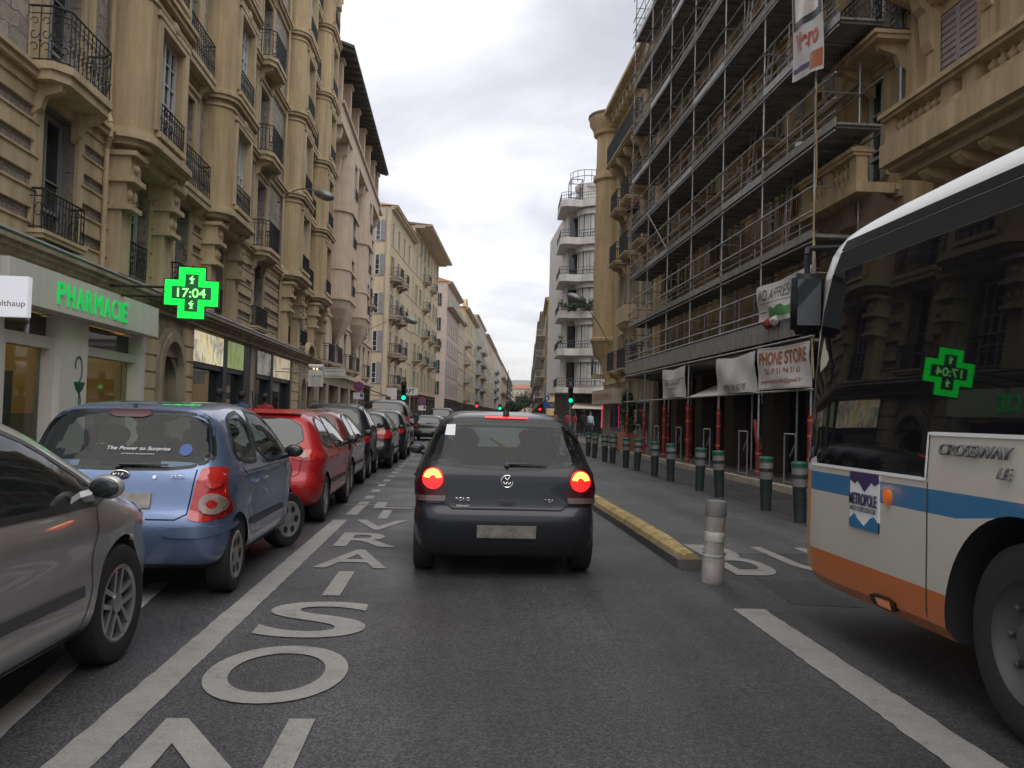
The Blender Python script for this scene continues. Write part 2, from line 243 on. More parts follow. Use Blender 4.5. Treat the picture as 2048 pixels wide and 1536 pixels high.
for nm, c, k in [
    ('yellow_render', (0.58, 0.44, 0.26), dict(rough=0.85, var=0.1, bump=0.12, bscale=30, stain=0.34)),
    ('yellow_trim', (0.60, 0.475, 0.30), dict(rough=0.85, var=0.14, bump=0.1, bscale=30, stain=0.32)),
    ('ochre_render', (0.45, 0.325, 0.18), dict(rough=0.85, var=0.1, bump=0.12, bscale=30, stain=0.25)),
    ('ochre_trim', (0.49, 0.365, 0.215), dict(rough=0.85, var=0.14, stain=0.35)),
    ('grimy_stone', (0.42, 0.35, 0.26), dict(rough=0.9, var=0.25, bump=0.3, bscale=25, stain=0.45)),
    ('pink_render', (0.58, 0.46, 0.355), dict(rough=0.85, stain=0.15)), ('rose_render', (0.55, 0.44, 0.385), dict(rough=0.85, stain=0.12)),
    ('beige_render', (0.56, 0.46, 0.31), dict(rough=0.85, stain=0.2)), ('cream_render', (0.62, 0.52, 0.38), dict(rough=0.85, stain=0.2)),
    ('lemon_render', (0.58, 0.48, 0.29), dict(rough=0.85, stain=0.15)), ('grey_render', (0.42, 0.40, 0.36), dict(rough=0.85, stain=0.25)),
    ('tan_render', (0.60, 0.42, 0.21), dict(rough=0.85, stain=0.15)), ('white_render', (0.60, 0.57, 0.53), dict(rough=0.8, stain=0.22)),
    ('white_paint', (0.62, 0.62, 0.60), dict(rough=0.5, var=0.05)), ('white_board', (0.70, 0.68, 0.63), dict(rough=0.5, var=0.05, stain=0.1)),
    ('window_white', (0.55, 0.55, 0.53), dict(rough=0.5, var=0.08)), ('window_grey', (0.28, 0.29, 0.29), dict(rough=0.5, var=0.1)),
    ('shutter_grey', (0.27, 0.26, 0.26), dict(rough=0.7)), ('shutter_green', (0.30, 0.34, 0.26), dict(rough=0.7)), ('shutter_mauve', (0.33, 0.28, 0.28), dict(rough=0.7)),
    ('black_iron', (0.022, 0.024, 0.028), dict(rough=0.5, var=0.3)), ('blue_iron', (0.05, 0.06, 0.075), dict(rough=0.5, var=0.3)),
    ('zinc', (0.22, 0.23, 0.23), dict(rough=0.45, metal=0.6, var=0.2)), ('roof_tile', (0.36, 0.16, 0.09), dict(rough=0.9, var=0.3, scale=6)),
    ('roof_dark', (0.10, 0.09, 0.08), dict(rough=0.9, var=0.3)), ('wood_dark', (0.07, 0.05, 0.035), dict(rough=0.8, var=0.3)),
    ('galv', (0.33, 0.335, 0.34), dict(rough=0.45, metal=0.65, var=0.25, scale=4)), ('plank', (0.19, 0.18, 0.17), dict(rough=0.8, var=0.35, scale=3)),
    ('plank_pale', (0.22, 0.215, 0.2), dict(rough=0.75, var=0.3, scale=3)), ('red_foam', (0.20, 0.020, 0.024), dict(rough=0.7, var=0.25, scale=5)), ('orange_tape', (0.5, 0.12, 0.04), dict(rough=0.6)),
    ('navy_front', (0.025, 0.032, 0.045), dict(rough=0.5)), ('dark_shop', (0.02, 0.018, 0.017), dict(rough=0.6)), ('brown_front', (0.07, 0.05, 0.04), dict(rough=0.7, var=0.2)),
    ('interior_dark', (0.012, 0.012, 0.013), dict(rough=0.9, var=0)), ('rubber', (0.018, 0.018, 0.018), dict(rough=0.75, var=0.2, scale=9)), ('black_plastic', (0.02, 0.02, 0.021), dict(rough=0.45, var=0.2)),
    ('cabin_grey', (0.035, 0.035, 0.037), dict(rough=0.9)), ('grey_plastic', (0.06, 0.06, 0.062), dict(rough=0.55)), ('alloy', (0.42, 0.42, 0.43), dict(rough=0.3, metal=0.8, var=0.15, scale=12)), ('hubcap', (0.26, 0.26, 0.26), dict(rough=0.45, metal=0.3, var=0.25, scale=12)),
    ('chrome', (0.7, 0.7, 0.72), dict(rough=0.12, metal=1, var=0)), ('lamp_red', (0.42, 0.012, 0.012), dict(rough=0.12, coat=1, var=0)), ('lamp_smoke', (0.12, 0.075, 0.07), dict(rough=0.3, coat=0.5, var=0.3, scale=60)), ('lamp_clear', (0.30, 0.22, 0.20), dict(rough=0.15, coat=1, var=0.3, scale=60)),
    ('lamp_dark_red', (0.045, 0.004, 0.006), dict(rough=0.25, var=0)), ('plate_grey', (0.25, 0.23, 0.205), dict(rough=0.5, var=0.4, scale=14)), ('orange_lens', (0.75, 0.2, 0.02), dict(rough=0.2, coat=0.6, var=0)),
    ('green_band', (0.010, 0.075, 0.045), dict(rough=0.5)), ('bollard_dark', (0.020, 0.032, 0.030), dict(rough=0.55, var=0.3, scale=6)), ('bollard_grey', (0.16, 0.157, 0.148), dict(rough=0.6, var=0.2, scale=9)),
    ('kerb_yellow', (0.40, 0.30, 0.125), dict(rough=0.85, var=0.45, scale=5, bump=0.5, stain=0.3)), ('kerb_stone', (0.36, 0.31, 0.25), dict(rough=0.85, var=0.25, scale=3, bump=0.3)), ('kerb_dark', (0.09, 0.085, 0.08), dict(rough=0.85, var=0.3, scale=3)),
    ('post_white', (0.40, 0.365, 0.34), dict(rough=0.6, var=0.35, scale=7, stain=0.4)), ('reflect_band', (0.42, 0.40, 0.36), dict(rough=0.5, var=0.3, scale=9)),
    ('bus_cream', (0.52, 0.48, 0.41), dict(rough=0.35, coat=0.5, var=0.05, stain=0.08)), ('bus_blue', (0.03, 0.16, 0.31), dict(rough=0.35, coat=0.5, var=0.05)), ('bus_orange', (0.50, 0.135, 0.025), dict(rough=0.35, coat=0.5, var=0.08)),
    ('bus_amber', (0.50, 0.26, 0.02), dict(rough=0.35, coat=0.5, var=0.08)), ('bus_white', (0.72, 0.72, 0.72), dict(rough=0.4, coat=0.3, var=0.04)), ('bus_black', (0.008, 0.008, 0.009), dict(rough=0.45, spec=0.25, var=0.1)), ('bus_frieze', (0.018, 0.018, 0.02), dict(rough=0.5, spec=0.3, var=0.1)),
    ('violet_ink', (0.035, 0.028, 0.10), dict(rough=0.4, var=0)), ('ink_black', (0.02, 0.02, 0.022), dict(rough=0.5, var=0)), ('ink_grey', (0.14, 0.14, 0.15), dict(rough=0.5, var=0)), ('ink_red', (0.42, 0.07, 0.035), dict(rough=0.5, var=0.1)), ('ink_orange', (0.40, 0.12, 0.05), dict(rough=0.5, var=0.25, scale=8)),
    ('ink_white', (0.7, 0.7, 0.7), dict(rough=0.5, var=0)), ('ink_green', (0.012, 0.12, 0.07), dict(rough=0.5, var=0)), ('sign_blue', (0.02, 0.07, 0.26), dict(rough=0.4, var=0)), ('sign_red', (0.42, 0.03, 0.05), dict(rough=0.4, var=0)),
    ('banner_cloth', (0.60, 0.585, 0.57), dict(rough=0.8, var=0.12, scale=3)), ('banner_green', (0.08, 0.26, 0.08), dict(rough=0.8, var=0.3, scale=5)), ('banner_orange', (0.5, 0.2, 0.12), dict(rough=0.8, var=0.4, scale=4)), ('banner_purple', (0.12, 0.08, 0.2), dict(rough=0.8)),
    ('net', (0.20, 0.15, 0.12), dict(rough=0.9, var=0.3, scale=2, alpha=0.55)), ('leaf', (0.035, 0.07, 0.025), dict(rough=0.7, var=0.6, scale=4)), ('leaf_light', (0.08, 0.13, 0.05), dict(rough=0.7, var=0.5, scale=4)), ('bark', (0.10, 0.08, 0.06), dict(rough=0.9)),
    ('terracotta', (0.36, 0.17, 0.10), dict(rough=0.85)), ('flower_red', (0.45, 0.03, 0.03), dict(rough=0.7, var=0.3)), ('skin', (0.42, 0.25, 0.18), dict(rough=0.6, var=0.05)), ('hair_dark', (0.025, 0.018, 0.014), dict(rough=0.7)),
    ('cloth_black', (0.02, 0.02, 0.024), dict(rough=0.9)), ('cloth_red', (0.28, 0.03, 0.03), dict(rough=0.9)), ('cloth_pale', (0.42, 0.48, 0.55), dict(rough=0.9)), ('cloth_blue', (0.05, 0.08, 0.15), dict(rough=0.9)), ('cloth_grey', (0.15, 0.15, 0.15), dict(rough=0.9)),
    ('awning_dark', (0.035, 0.03, 0.03), dict(rough=0.85)), ('awning_cream', (0.50, 0.42, 0.34), dict(rough=0.85)), ('hill', (0.17, 0.17, 0.145), dict(rough=1, var=0.35, scale=0.02)), ('hill_far', (0.30, 0.30, 0.29), dict(rough=1, var=0.2, scale=0.01)),
    ('ground_far', (0.12, 0.115, 0.10), dict(rough=0.95)), ('pharm_floor', (0.4, 0.3, 0.18), dict(rough=0.6)), ('pharm_wall', (0.55, 0.38, 0.14), dict(rough=0.7, var=0.1)), ('cabinet', (0.35, 0.34, 0.33), dict(rough=0.6)),
    ('poster_pale', (0.5, 0.47, 0.42), dict(rough=0.6, var=0.1)), ('bin_grey', (0.3, 0.3, 0.31), dict(rough=0.6)), ('garland', (0.10, 0.15, 0.14), dict(rough=0.6)),
    ]: M(nm, c, **k)
M('green_neon', (0.0, 0.3, 0.08), 0.5, var=0, emis=(0.0, 0.9, 0.12), est=0.36)
M('green_led', (0.0, 0.5, 0.08), 0.5, var=0, emis=(0.0, 1.0, 0.045), est=1.25)
M('led_digit', (0.1, 0.8, 0.1), 0.5, var=0, emis=(0.35, 1.0, 0.30), est=0.95)
M('led_back', (0.002, 0.05, 0.02), 0.4, var=0, emis=(0.0, 0.05, 0.01), est=1)
M('brake_glow', (0.9, 0.02, 0.02), 0.3, var=0, emis=(1.0, 0.012, 0.012), est=1.1)
M('brake_hot', (1, 0.5, 0.1), 0.3, var=0, emis=(1.0, 0.52, 0.06), est=2.6)
M('light_green', (0, 0.6, 0.3), 0.3, var=0, emis=(0.0, 1.0, 0.42), est=1.6)
M('light_red', (0.8, 0.02, 0.02), 0.3, var=0, emis=(1.0, 0.03, 0.03), est=1.4)
M('light_warm', (0.9, 0.7, 0.4), 0.3, var=0, emis=(1.0, 0.72, 0.38), est=3.0)
M('light_pink', (0.9, 0.1, 0.3), 0.3, var=0, emis=(1.0, 0.05, 0.22), est=0.5)
M('lightbox', (0.6, 0.6, 0.62), 0.5, var=0.03, emis=(0.8, 0.82, 0.9), est=0.35)
M('pharm_ceiling_glow', (0.6, 0.5, 0.35), 0.7, var=0, emis=(1.0, 0.72, 0.34), est=0.7)  # ceiling surface given a glow so the shop interior looks lit
def mat_picture(name, cols, em=0.35, sc=1.6, seed=0.0):
    m = bpy.data.materials.new(name); MATS[name] = m; m.use_nodes = True
    nt = m.node_tree; N = nt.nodes; L = nt.links; b = N['Principled BSDF']; b.inputs['Roughness'].default_value = 0.3
    geo = N.new('ShaderNodeNewGeometry'); mp = N.new('ShaderNodeMapping'); mp.inputs['Location'].default_value = (seed, seed, seed); mp.inputs['Scale'].default_value = (1, 1.1, 0.8); L.new(geo.outputs['Position'], mp.inputs[0])
    v = N.new('ShaderNodeTexVoronoi'); v.distance = 'CHEBYCHEV'; v.inputs['Scale'].default_value = sc; L.new(mp.outputs[0], v.inputs['Vector'])
    n = N.new('ShaderNodeTexNoise'); n.inputs['Scale'].default_value = sc*1.2; n.inputs['Detail'].default_value = 4; L.new(mp.outputs[0], n.inputs['Vector'])
    s = N.new('ShaderNodeSeparateColor'); L.new(v.outputs['Color'], s.inputs[0])
    ad = N.new('ShaderNodeMath'); ad.operation = 'MULTIPLY_ADD'; L.new(s.outputs[0], ad.inputs[0]); ad.inputs[1].default_value = 0.35; L.new(n.outputs['Fac'], ad.inputs[2])
    r = N.new('ShaderNodeValToRGB'); e = r.color_ramp.elements; k = len(cols)
    e[0].position = 0.4; e[0].color = tuple(cols[0])+(1,); e[1].position = 0.95; e[1].color = tuple(cols[-1])+(1,)
    for i in range(1, k-1):
        q = e.new(0.4+0.55*i/(k-1)); q.color = tuple(cols[i])+(1,)
    L.new(ad.outputs[0], r.inputs[0]); L.new(r.outputs[0], b.inputs['Base Color']); L.new(r.outputs[0], b.inputs['Emission Color']); b.inputs['Emission Strength'].default_value = em
    return m
mat_picture('picture_warm', [(0.25, 0.2, 0.12), (0.75, 0.6, 0.3), (0.85, 0.78, 0.55), (0.3, 0.27, 0.2), (0.9, 0.85, 0.65)], 0.5, 1.3)
mat_picture('picture_green', [(0.25, 0.25, 0.2), (0.3, 0.4, 0.1), (0.4, 0.55, 0.2), (0.3, 0.3, 0.28)], 0.25, 1.0, 4)
mat_picture('picture_grey', [(0.1, 0.1, 0.09), (0.3, 0.29, 0.25), (0.5, 0.48, 0.42), (0.15, 0.15, 0.12)], 0.2, 1.8, 9)
mat_picture('picture_sepia', [(0.2, 0.15, 0.08), (0.6, 0.5, 0.32), (0.7, 0.62, 0.45), (0.35, 0.26, 0.16)], 0.35, 1.2, 15)
mat_picture('picture_banner', [(0.5, 0.16, 0.1), (0.6, 0.5, 0.42), (0.55, 0.53, 0.5), (0.62, 0.3, 0.2)], 0.0, 1.1, 3)
def m_(n): return MATS[n]

# ------------------------------------------------------------------ mesh builder
class MB:
    def __init__(s, sg=1): s.v = []; s.f = []; s.sg = sg
    def P(s, p): return (s.sg*p[0], p[1], p[2])
    def add(s, vs, fs):
        n = len(s.v); s.v += [s.P(p) for p in vs]; s.f += [tuple(i+n for i in f) for f in fs]; return s
    def quad(s, a, b, c, d): return s.add([a, b, c, d], [(0, 1, 2, 3)])
    def box(s, u0, u1, w0, w1, z0, z1):
        return s.add([(u0, w0, z0), (u1, w0, z0), (u1, w1, z0), (u0, w1, z0), (u0, w0, z1), (u1, w0, z1), (u1, w1, z1), (u0, w1, z1)],
                     [(0, 3, 2, 1), (4, 5, 6, 7), (0, 1, 5, 4), (1, 2, 6, 5), (2, 3, 7, 6), (3, 0, 4, 7)])
    def loft(s, A, B):
        n = len(A); return s.add(list(A)+list(B), [tuple(range(n-1, -1, -1)), tuple(range(n, 2*n))] + [(i, (i+1) % n, n+(i+1) % n, n+i) for i in range(n)])
    def prism(s, poly, z0, z1, poly2=None):
        return s.loft([(p[0], p[1], z0) for p in poly], [(p[0], p[1], z1) for p in (poly2 or poly)])
    def tube(s, a, b, r, n=6, r2=None, cap=True):
        a = Vector(a); b = Vector(b); d = (b-a)
        if d.length < 1e-6: return s
        d.normalize(); t = Vector((0, 0, 1)) if abs(d.z) < 0.9 else Vector((1, 0, 0)); x = d.cross(t).normalized(); y = d.cross(x)
        r2 = r if r2 is None else r2
        A = [a+(x*math.cos(2*pi*i/n)+y*math.sin(2*pi*i/n))*r for i in range(n)]; B = [b+(x*math.cos(2*pi*i/n)+y*math.sin(2*pi*i/n))*r2 for i in range(n)]
        fs = [(i, (i+1) % n, n+(i+1) % n, n+i) for i in range(n)]
        if cap: fs += [tuple(range(n-1, -1, -1)), tuple(range(n, 2*n))]
        return s.add([tuple(p) for p in A+B], fs)
    def path(s, pts, r, n=5):
        for a, b in zip(pts[:-1], pts[1:]): s.tube(a, b, r, n)
        return s
    def lathe(s, prof, c=(0, 0, 0), n=16, axis='z', cap=True):
        vs = []; fs = []
        for k, (r, h) in enumerate(prof):
            for i in range(n):
                a = 2*pi*i/n; p = (r*math.cos(a), r*math.sin(a), h)
                if axis == 'x': p = (p[2], p[0], p[1])
                if axis == 'y': p = (p[0], p[2], p[1])
                vs.append((c[0]+p[0], c[1]+p[1], c[2]+p[2]))
        for k in range(len(prof)-1):
            for i in range(n): fs.append((k*n+i, k*n+(i+1) % n, (k+1)*n+(i+1) % n, (k+1)*n+i))
        if cap: fs += [tuple(range(n-1, -1, -1)), tuple((len(prof)-1)*n+i for i in range(n))]
        return s.add(vs, fs)
    def ball(s, c, r, n=10, sq=(1, 1, 1)):
        pr = [(r*math.sin(pi*k/n), -r*math.cos(pi*k/n)) for k in range(n+1)]
        pr[0] = (1e-4, -r); pr[-1] = (1e-4, r)
        o = MB(); o.lathe(pr, n=n+2, cap=False)
        return s.add([(c[0]+p[0]*sq[0], c[1]+p[1]*sq[1], c[2]+p[2]*sq[2]) for p in o.v], o.f)
    def wall(s, u0, u1, z0, z1, w, ops, d):
        us = sorted(set([u0, u1]+[min(max(x, u0), u1) for o in ops for x in o[:2]])); zs = sorted(set([z0, z1]+[min(max(x, z0), z1) for o in ops for x in o[2:4]]))
        for i in range(len(us)-1):
            for j in range(len(zs)-1):
                cu = (us[i]+us[i+1])/2; cz = (zs[j]+zs[j+1])/2
                if any(o[0] < cu < o[1] and o[2] < cz < o[3] for o in ops): continue
                s.quad((us[i], w, zs[j]), (us[i+1], w, zs[j]), (us[i+1], w, zs[j+1]), (us[i], w, zs[j+1]))
        for o in ops:
            a, b, c, e = o[:4]; a = max(a, u0); b = min(b, u1); c = max(c, z0); e = min(e, z1)
            dd = o[4] if len(o) > 4 else d
            s.quad((a, w, c), (a, w, e), (a, w-dd, e), (a, w-dd, c)); s.quad((b, w, c), (b, w, e), (b, w-dd, e), (b, w-dd, c))
            s.quad((a, w, c), (b, w, c), (b, w-dd, c), (a, w-dd, c)); s.quad((a, w, e), (b, w, e), (b, w-dd, e), (a, w-dd, e))
        return s
    def mesh(s, name, mat, smooth=False):
        me = bpy.data.meshes.new(name); me.from_pydata(s.v, [], s.f); me.update()
        if mat: me.materials.append(m_(mat) if isinstance(mat, str) else mat)
        if smooth:
            me.polygons.foreach_set('use_smooth', [True]*len(me.polygons)); me.set_sharp_from_angle(angle=R(40))
        return me

def ob(name, me, parent=None, loc=(0, 0, 0), rot=None, label=None):
    o = bpy.data.objects.new(name, me); COL.objects.link(o); o.parent = parent; o.location = loc
    if rot is not None: o.rotation_euler = rot
    if label: o['label'] = label
    return o
def part(name, mb, mat, parent, smooth=False, loc=(0, 0, 0), rot=None, label=None):
    return ob(name, mb.mesh(name, mat, smooth), parent, loc, rot, label)
def thing(name, label, cat, loc=(0, 0, 0), rz=0, group=None):
    o = ob(name, None, None, loc, (0, 0, rz)); o['label'] = label; o['category'] = cat
    if group: o['group'] = group
    o.empty_display_size = 0.3
    return o
def tag(o, label, cat, group=None):
    o['label'] = label; o['category'] = cat
    if group: o['group'] = group
    return o
def struct(name, mb, mat, smooth=False):
    o = ob(name, mb.mesh(name, mat, smooth)); o['kind'] = 'structure'; return o
def dup(o, parent=None):
    c = o.copy(); COL.objects.link(c); c.parent = parent
    if parent is None:
        pass
    for ch in list(o.children): dup(ch, c)
    return c

# a frame along the street: u = distance along it, w = out from the facade line, z = up
class Frame:
    def __init__(s, X, Y, ang, side):
        s.side = side; s.o = Vector((X, Y, 0)); a = R(ang)
        s.d = Vector((math.sin(a), math.cos(a), 0)); s.n = Vector((math.cos(a), -math.sin(a), 0))*(-side)
        x = s.d*side; s.rz = math.atan2(x.y, x.x)
    def at(s, u, w=0, z=0): return s.o + s.d*u + s.n*w + Vector((0, 0, z))
    def root(s, name, label, cat, u=0, w=0, z=0, group=None): return thing(name, label, cat, s.at(u, w, z), s.rz, group)
    def mb(s): return MB(s.side)

# ------------------------------------------------------------------ lettering
def text_mesh(txt, w, h, ext=0.0, bold=0.0, mat='ink_black', shear=0.0):
    cu = bpy.data.curves.new('text', 'FONT'); cu.body = txt; cu.extrude = 0; cu.offset = bold; cu.resolution_u = 10; cu.shear = shear
    o = bpy.data.objects.new('t', cu); COL.objects.link(o)
    dg = bpy.context.evaluated_depsgraph_get(); me = bpy.data.meshes.new_from_object(o.evaluated_get(dg))
    bpy.data.objects.remove(o); 
    xs = [v.co.x for v in me.vertices]; ys = [v.co.y for v in me.vertices]
    x0, x1, y0, y1 = min(xs), max(xs), min(ys), max(ys)
    sx = w/(x1-x0); sy = (h/(y1-y0)) if h else sx
    for v in me.vertices: v.co = ((v.co.x-(x0+x1)/2)*sx, (v.co.y-(y0+y1)/2)*sy, 0)
    if ext > 0:
        bm = bmesh.new(); bm.from_mesh(me); r = bmesh.ops.extrude_face_region(bm, geom=bm.faces[:]); bmesh.ops.translate(bm, vec=(0, 0, ext), verts=[e for e in r['geom'] if isinstance(e, bmesh.types.BMVert)]); bm.to_mesh(me); bm.free()
    me.materials.clear(); me.materials.append(m_(mat)); me.name = 'lettering'
    return me
ROT_CAM = (pi/2, 0, 0)          # faces -Y (towards us)
ROT_LEFT = (pi/2, 0, pi/2)      # on the left facades, faces +X
ROT_RIGHT = (pi/2, 0, -pi/2)    # on the right facades, faces -X
def letters(txt, w, h, mat, parent, loc, rot, ext=0.0, bold=0.0, shear=0.0, name='lettering'):
    return ob(name, text_mesh(txt, w, h, ext, bold, mat, shear), parent, loc, rot)
# ------------------------------------------------------------------ ground, roads, markings
FL = Frame(-7.5, 97, 4.9, -1); FR = Frame(9.2, 80, 4.9, 1)
NL = Frame(-7.5, 0, 0, -1); NR = Frame(8.6, 0, 0, 1)
struct('ground', MB().box(-2000, 3000, -800, 4000, -0.6, -0.008), 'ground_far')
struct('road', MB().quad((-70, -40, 0), (90, -40, 0), (150, 1100, 0), (-70, 1100, 0)), 'asphalt')
def slab(name, pts, z0, z1, mat): return struct(name, MB().prism(pts, z0, z1), mat)
def line(pts, width, z, mb):     # flat ribbon with a slightly worn edge
    for a, b in zip(pts[:-1], pts[1:]):
        a = Vector(a); b = Vector(b); d = (b-a).normalized(); n = Vector((-d.y, d.x))*width/2
        k = max(1, int((b-a).length/0.07)); k = min(k, 140)
        pl = []; pr = []
        for i in range(k+1):
            p = a.lerp(b, i/k); j1 = 1+random.uniform(-.06, .05); j2 = 1+random.uniform(-.06, .05)
            pl.append((p.x+n.x*j1, p.y+n.y*j1, z)); pr.append((p.x-n.x*j2, p.y-n.y*j2, z))
        for i in range(k): mb.quad(pl[i], pl[i+1], pr[i+1], pr[i])
    return mb
# pavements with kerbs
slab('pavement_left', [(-16, -12), (-4.36, -12), (-4.36, 62), (-3.1, 66), (-3.1, 78), (-6, 80), (-16, 80)], -0.1, 0.13, 'pavement_tar')
slab('kerb_left', [(-4.36, -12), (-4.2, -12), (-4.2, 62), (-2.94, 66), (-2.94, 78.2), (-3.1, 78), (-3.1, 66), (-4.36, 62)], -0.1, 0.135, 'kerb_stone')
slab('pavement_right', [(7.12, -12), (16, -12), (16, 55), (7.12, 55)], -0.1, 0.13, 'pavement_tar')
mk = MB()
for i in range(68): mk.box(6.93, 7.115, -12+i, -12+i+0.985, -0.1, 0.137+0.004*(i % 2))
struct('kerb_right', mk, 'kerb_stone')
def fpoly(F, pts): return [tuple(F.at(u, w))[:2] for u, w in pts]
slab('pavement_far_left', fpoly(FL, [(0, -1), (0, 3.2), (53, 3.2), (53, -1)]), -0.1, 0.13, 'pavement_tar')
slab('pavement_beyond_left', fpoly(FL, [(67, -1), (67, 3.2), (760, 3.2), (760, -1)]), -0.1, 0.13, 'pavement_tar')
slab('pavement_far_right', fpoly(FR, [(-10, -8), (-10, 3), (24, 3.2), (24, -8)]), -0.1, 0.13, 'pavement_tar')
slab('pavement_beyond_right', fpoly(FR, [(33, -1), (33, 3.2), (760, 3.2), (760, -1)]), -0.1, 0.13, 'pavement_tar')
slab('bollard_strip', [(5.32, -12), (6.925, -12), (6.925, 50), (5.32, 50)], -0.05, 0.004, 'asphalt_patch')
slab('bus_lane', [(2.62, 9.5), (4.95, 9.5), (4.95, 90), (2.62, 90)], -0.05, 0.004, 'asphalt_pale')
for i, q in enumerate([[(2.75, 6.9), (3.3, 6.8), (3.35, 7.9), (2.85, 8.0)]]):
    slab('asphalt_repair', q, -0.05, 0.0038, 'asphalt_patch')
# markings
mk = MB(); line([(-1.5, 2.2), (-1.45, 11.8)], 0.19, 0.0045, mk); struct('parking_line', mk, 'road_paint')
mk = MB(); line([(-1.38, 12.4), (-1.36, 14.2)], 0.16, 0.0045, mk)
y = 14.7
while y < 60: line([(-1.37+0.0035*(y-14), y), (-1.37+0.0035*(y-14), y+0.55)], 0.15, 0.0045, mk); y += 1.25
struct('parking_dashes', mk, 'road_paint')
mk = MB(); line([(-1.82, 2.6), (-2.35, 7.4)], 0.14, 0.0045, mk); struct('old_parking_line', mk, 'road_paint')
mk = MB()
for (a, b, yy) in [(-1.65, -0.55, 13.75), (-1.0, 0.2, 15.1), (-1.2, -0.3, 18.6), (-0.95, -0.1, 23.0)]: line([(a, yy), (b, yy+0.05)], 0.07, 0.0045, mk)
struct('bay_tick_marks', mk, 'road_paint')
mk = MB(); line([(2.27, 2.0), (2.33, 6.7)], 0.25, 0.0045, mk); struct('bus_lane_line', mk, 'road_paint')
for ch, x0, x1, y0, y1 in [('N', -1.28, -0.6, 3.12, 4.2), ('O', -1.3, -0.54, 4.41, 5.48), ('S', -1.26, -0.54, 5.68, 6.74), ('I', -0.98, -0.84, 6.97, 8.02), ('A', -1.25, -0.57, 8.2, 9.28),
                           ('R', -1.24, -0.58, 9.5, 10.56), ('V', -1.24, -0.56, 10.83, 11.84), ('I', -0.98, -0.85, 12.0, 13.06), ('L', -1.16, -0.57, 13.3, 14.2),
                           ('B', 2.72, 3.22, 8.15, 10.1), ('U', 3.48, 4.12, 8.3, 10.0), ('S', 4.35, 4.9, 8.3, 10.0)]:
    o = letters(ch, x1-x0, y1-y0, 'road_paint', None, ((x0+x1)/2, (y0+y1)/2, 0.0065), (0, 0, 0), bold=0.012 if ch != 'I' else 0)
    o.name = 'road_lettering'; o['kind'] = 'structure'
mk = MB()
for i in range(7): line([(-2.6+i*1.1, 79.5), (-2.6+i*1.1, 83)], 0.5, 0.0045, mk)
struct('zebra_crossing', mk, 'road_paint')
# yellow topped lane kerb
def lane_kerb():
    r = thing('lane_separator', 'long low lane kerb with worn yellow rounded top beside the dark hatchback', 'kerb', (2.35, 8.5, 0))
    a = MB(); b = MB()
    for i in range(44):
        y0 = i*1.0; y1 = y0+0.985; x = 0.02+random.uniform(-.006, .006)
        a.box(x-0.13, x+0.13, y0-0.02 if i == 0 else y0, y1, 0, 0.09)
        pr = [(x-0.115, 0.09), (x-0.10, 0.14), (x-0.05, 0.175), (x+0.05, 0.175), (x+0.10, 0.14), (x+0.115, 0.09)]
        s0 = 0.7 if i == 0 else 1
        b.loft([(p[0]*s0, y0, 0.09+(p[1]-0.09)*s0) for p in pr], [(p[0], y1, p[1]) for p in pr])
    part('kerb_base', a, 'kerb_dark', r); part('kerb_top', b, 'kerb_yellow', r)
lane_kerb()

# ------------------------------------------------------------------ facade kit
CACHE = {}
def cached(key, fn):
    if key not in CACHE: CACHE[key] = fn()
    return CACHE[key]
def rnd(x): return round(x, 2)
def win_meshes(w, h, nx, nz, fr, gl):
    def mk():
        a = MB(); t = 0.065
        a.box(-w/2, -w/2+t, -0.03, 0.04, 0, h).box(w/2-t, w/2, -0.03, 0.04, 0, h).box(-w/2+t, w/2-t, -0.03, 0.04, 0, t).box(-w/2+t, w/2-t, -0.03, 0.04, h-t, h)
        for i in range(1, nx):
            x = -w/2+w*i/nx; tt = 0.045 if i*2 == nx else 0.018
            a.box(x-tt, x+tt, -0.025, 0.035, t, h-t)
        for j in range(1, nz):
            z = h*j/nz; a.box(-w/2+t, w/2-t, -0.02, 0.02, z-0.016, z+0.016)
        if h > 1.9: a.box(-w/2+t, w/2-t, -0.022, 0.045, h*0.26-0.03, h*0.26+0.03)
        g = MB(); g.box(-w/2+0.02, w/2-0.02, -0.05, -0.031, 0.02, h-0.02)
        return a.mesh('window', fr), g.mesh('pane', gl)
    return cached(('win', w, h, nx, nz, fr, gl), mk)
def shutter_mesh(w, h, mat):
    def mk():
        a = MB(); a.box(-w/2, w/2, 0, 0.03, 0, h); t = 0.05
        a.box(-w/2, -w/2+t, 0.03, 0.045, 0, h).box(w/2-t, w/2, 0.03, 0.045, 0, h)
        for z in (0, h/2-0.03, h-t): a.box(-w/2+t, w/2-t, 0.03, 0.045, z, z+t)
        n = int(h/0.12)
        for i in range(n):
            z = h*(i+0.5)/n
            a.add([(-w/2+t, 0.03, z-0.035), (w/2-t, 0.03, z-0.035), (w/2-t, 0.05, z-0.045), (-w/2+t, 0.05, z-0.045)], [(0, 1, 2, 3)])
        return a.mesh('shutter', mat)
    return cached(('sh', w, h, mat), mk)
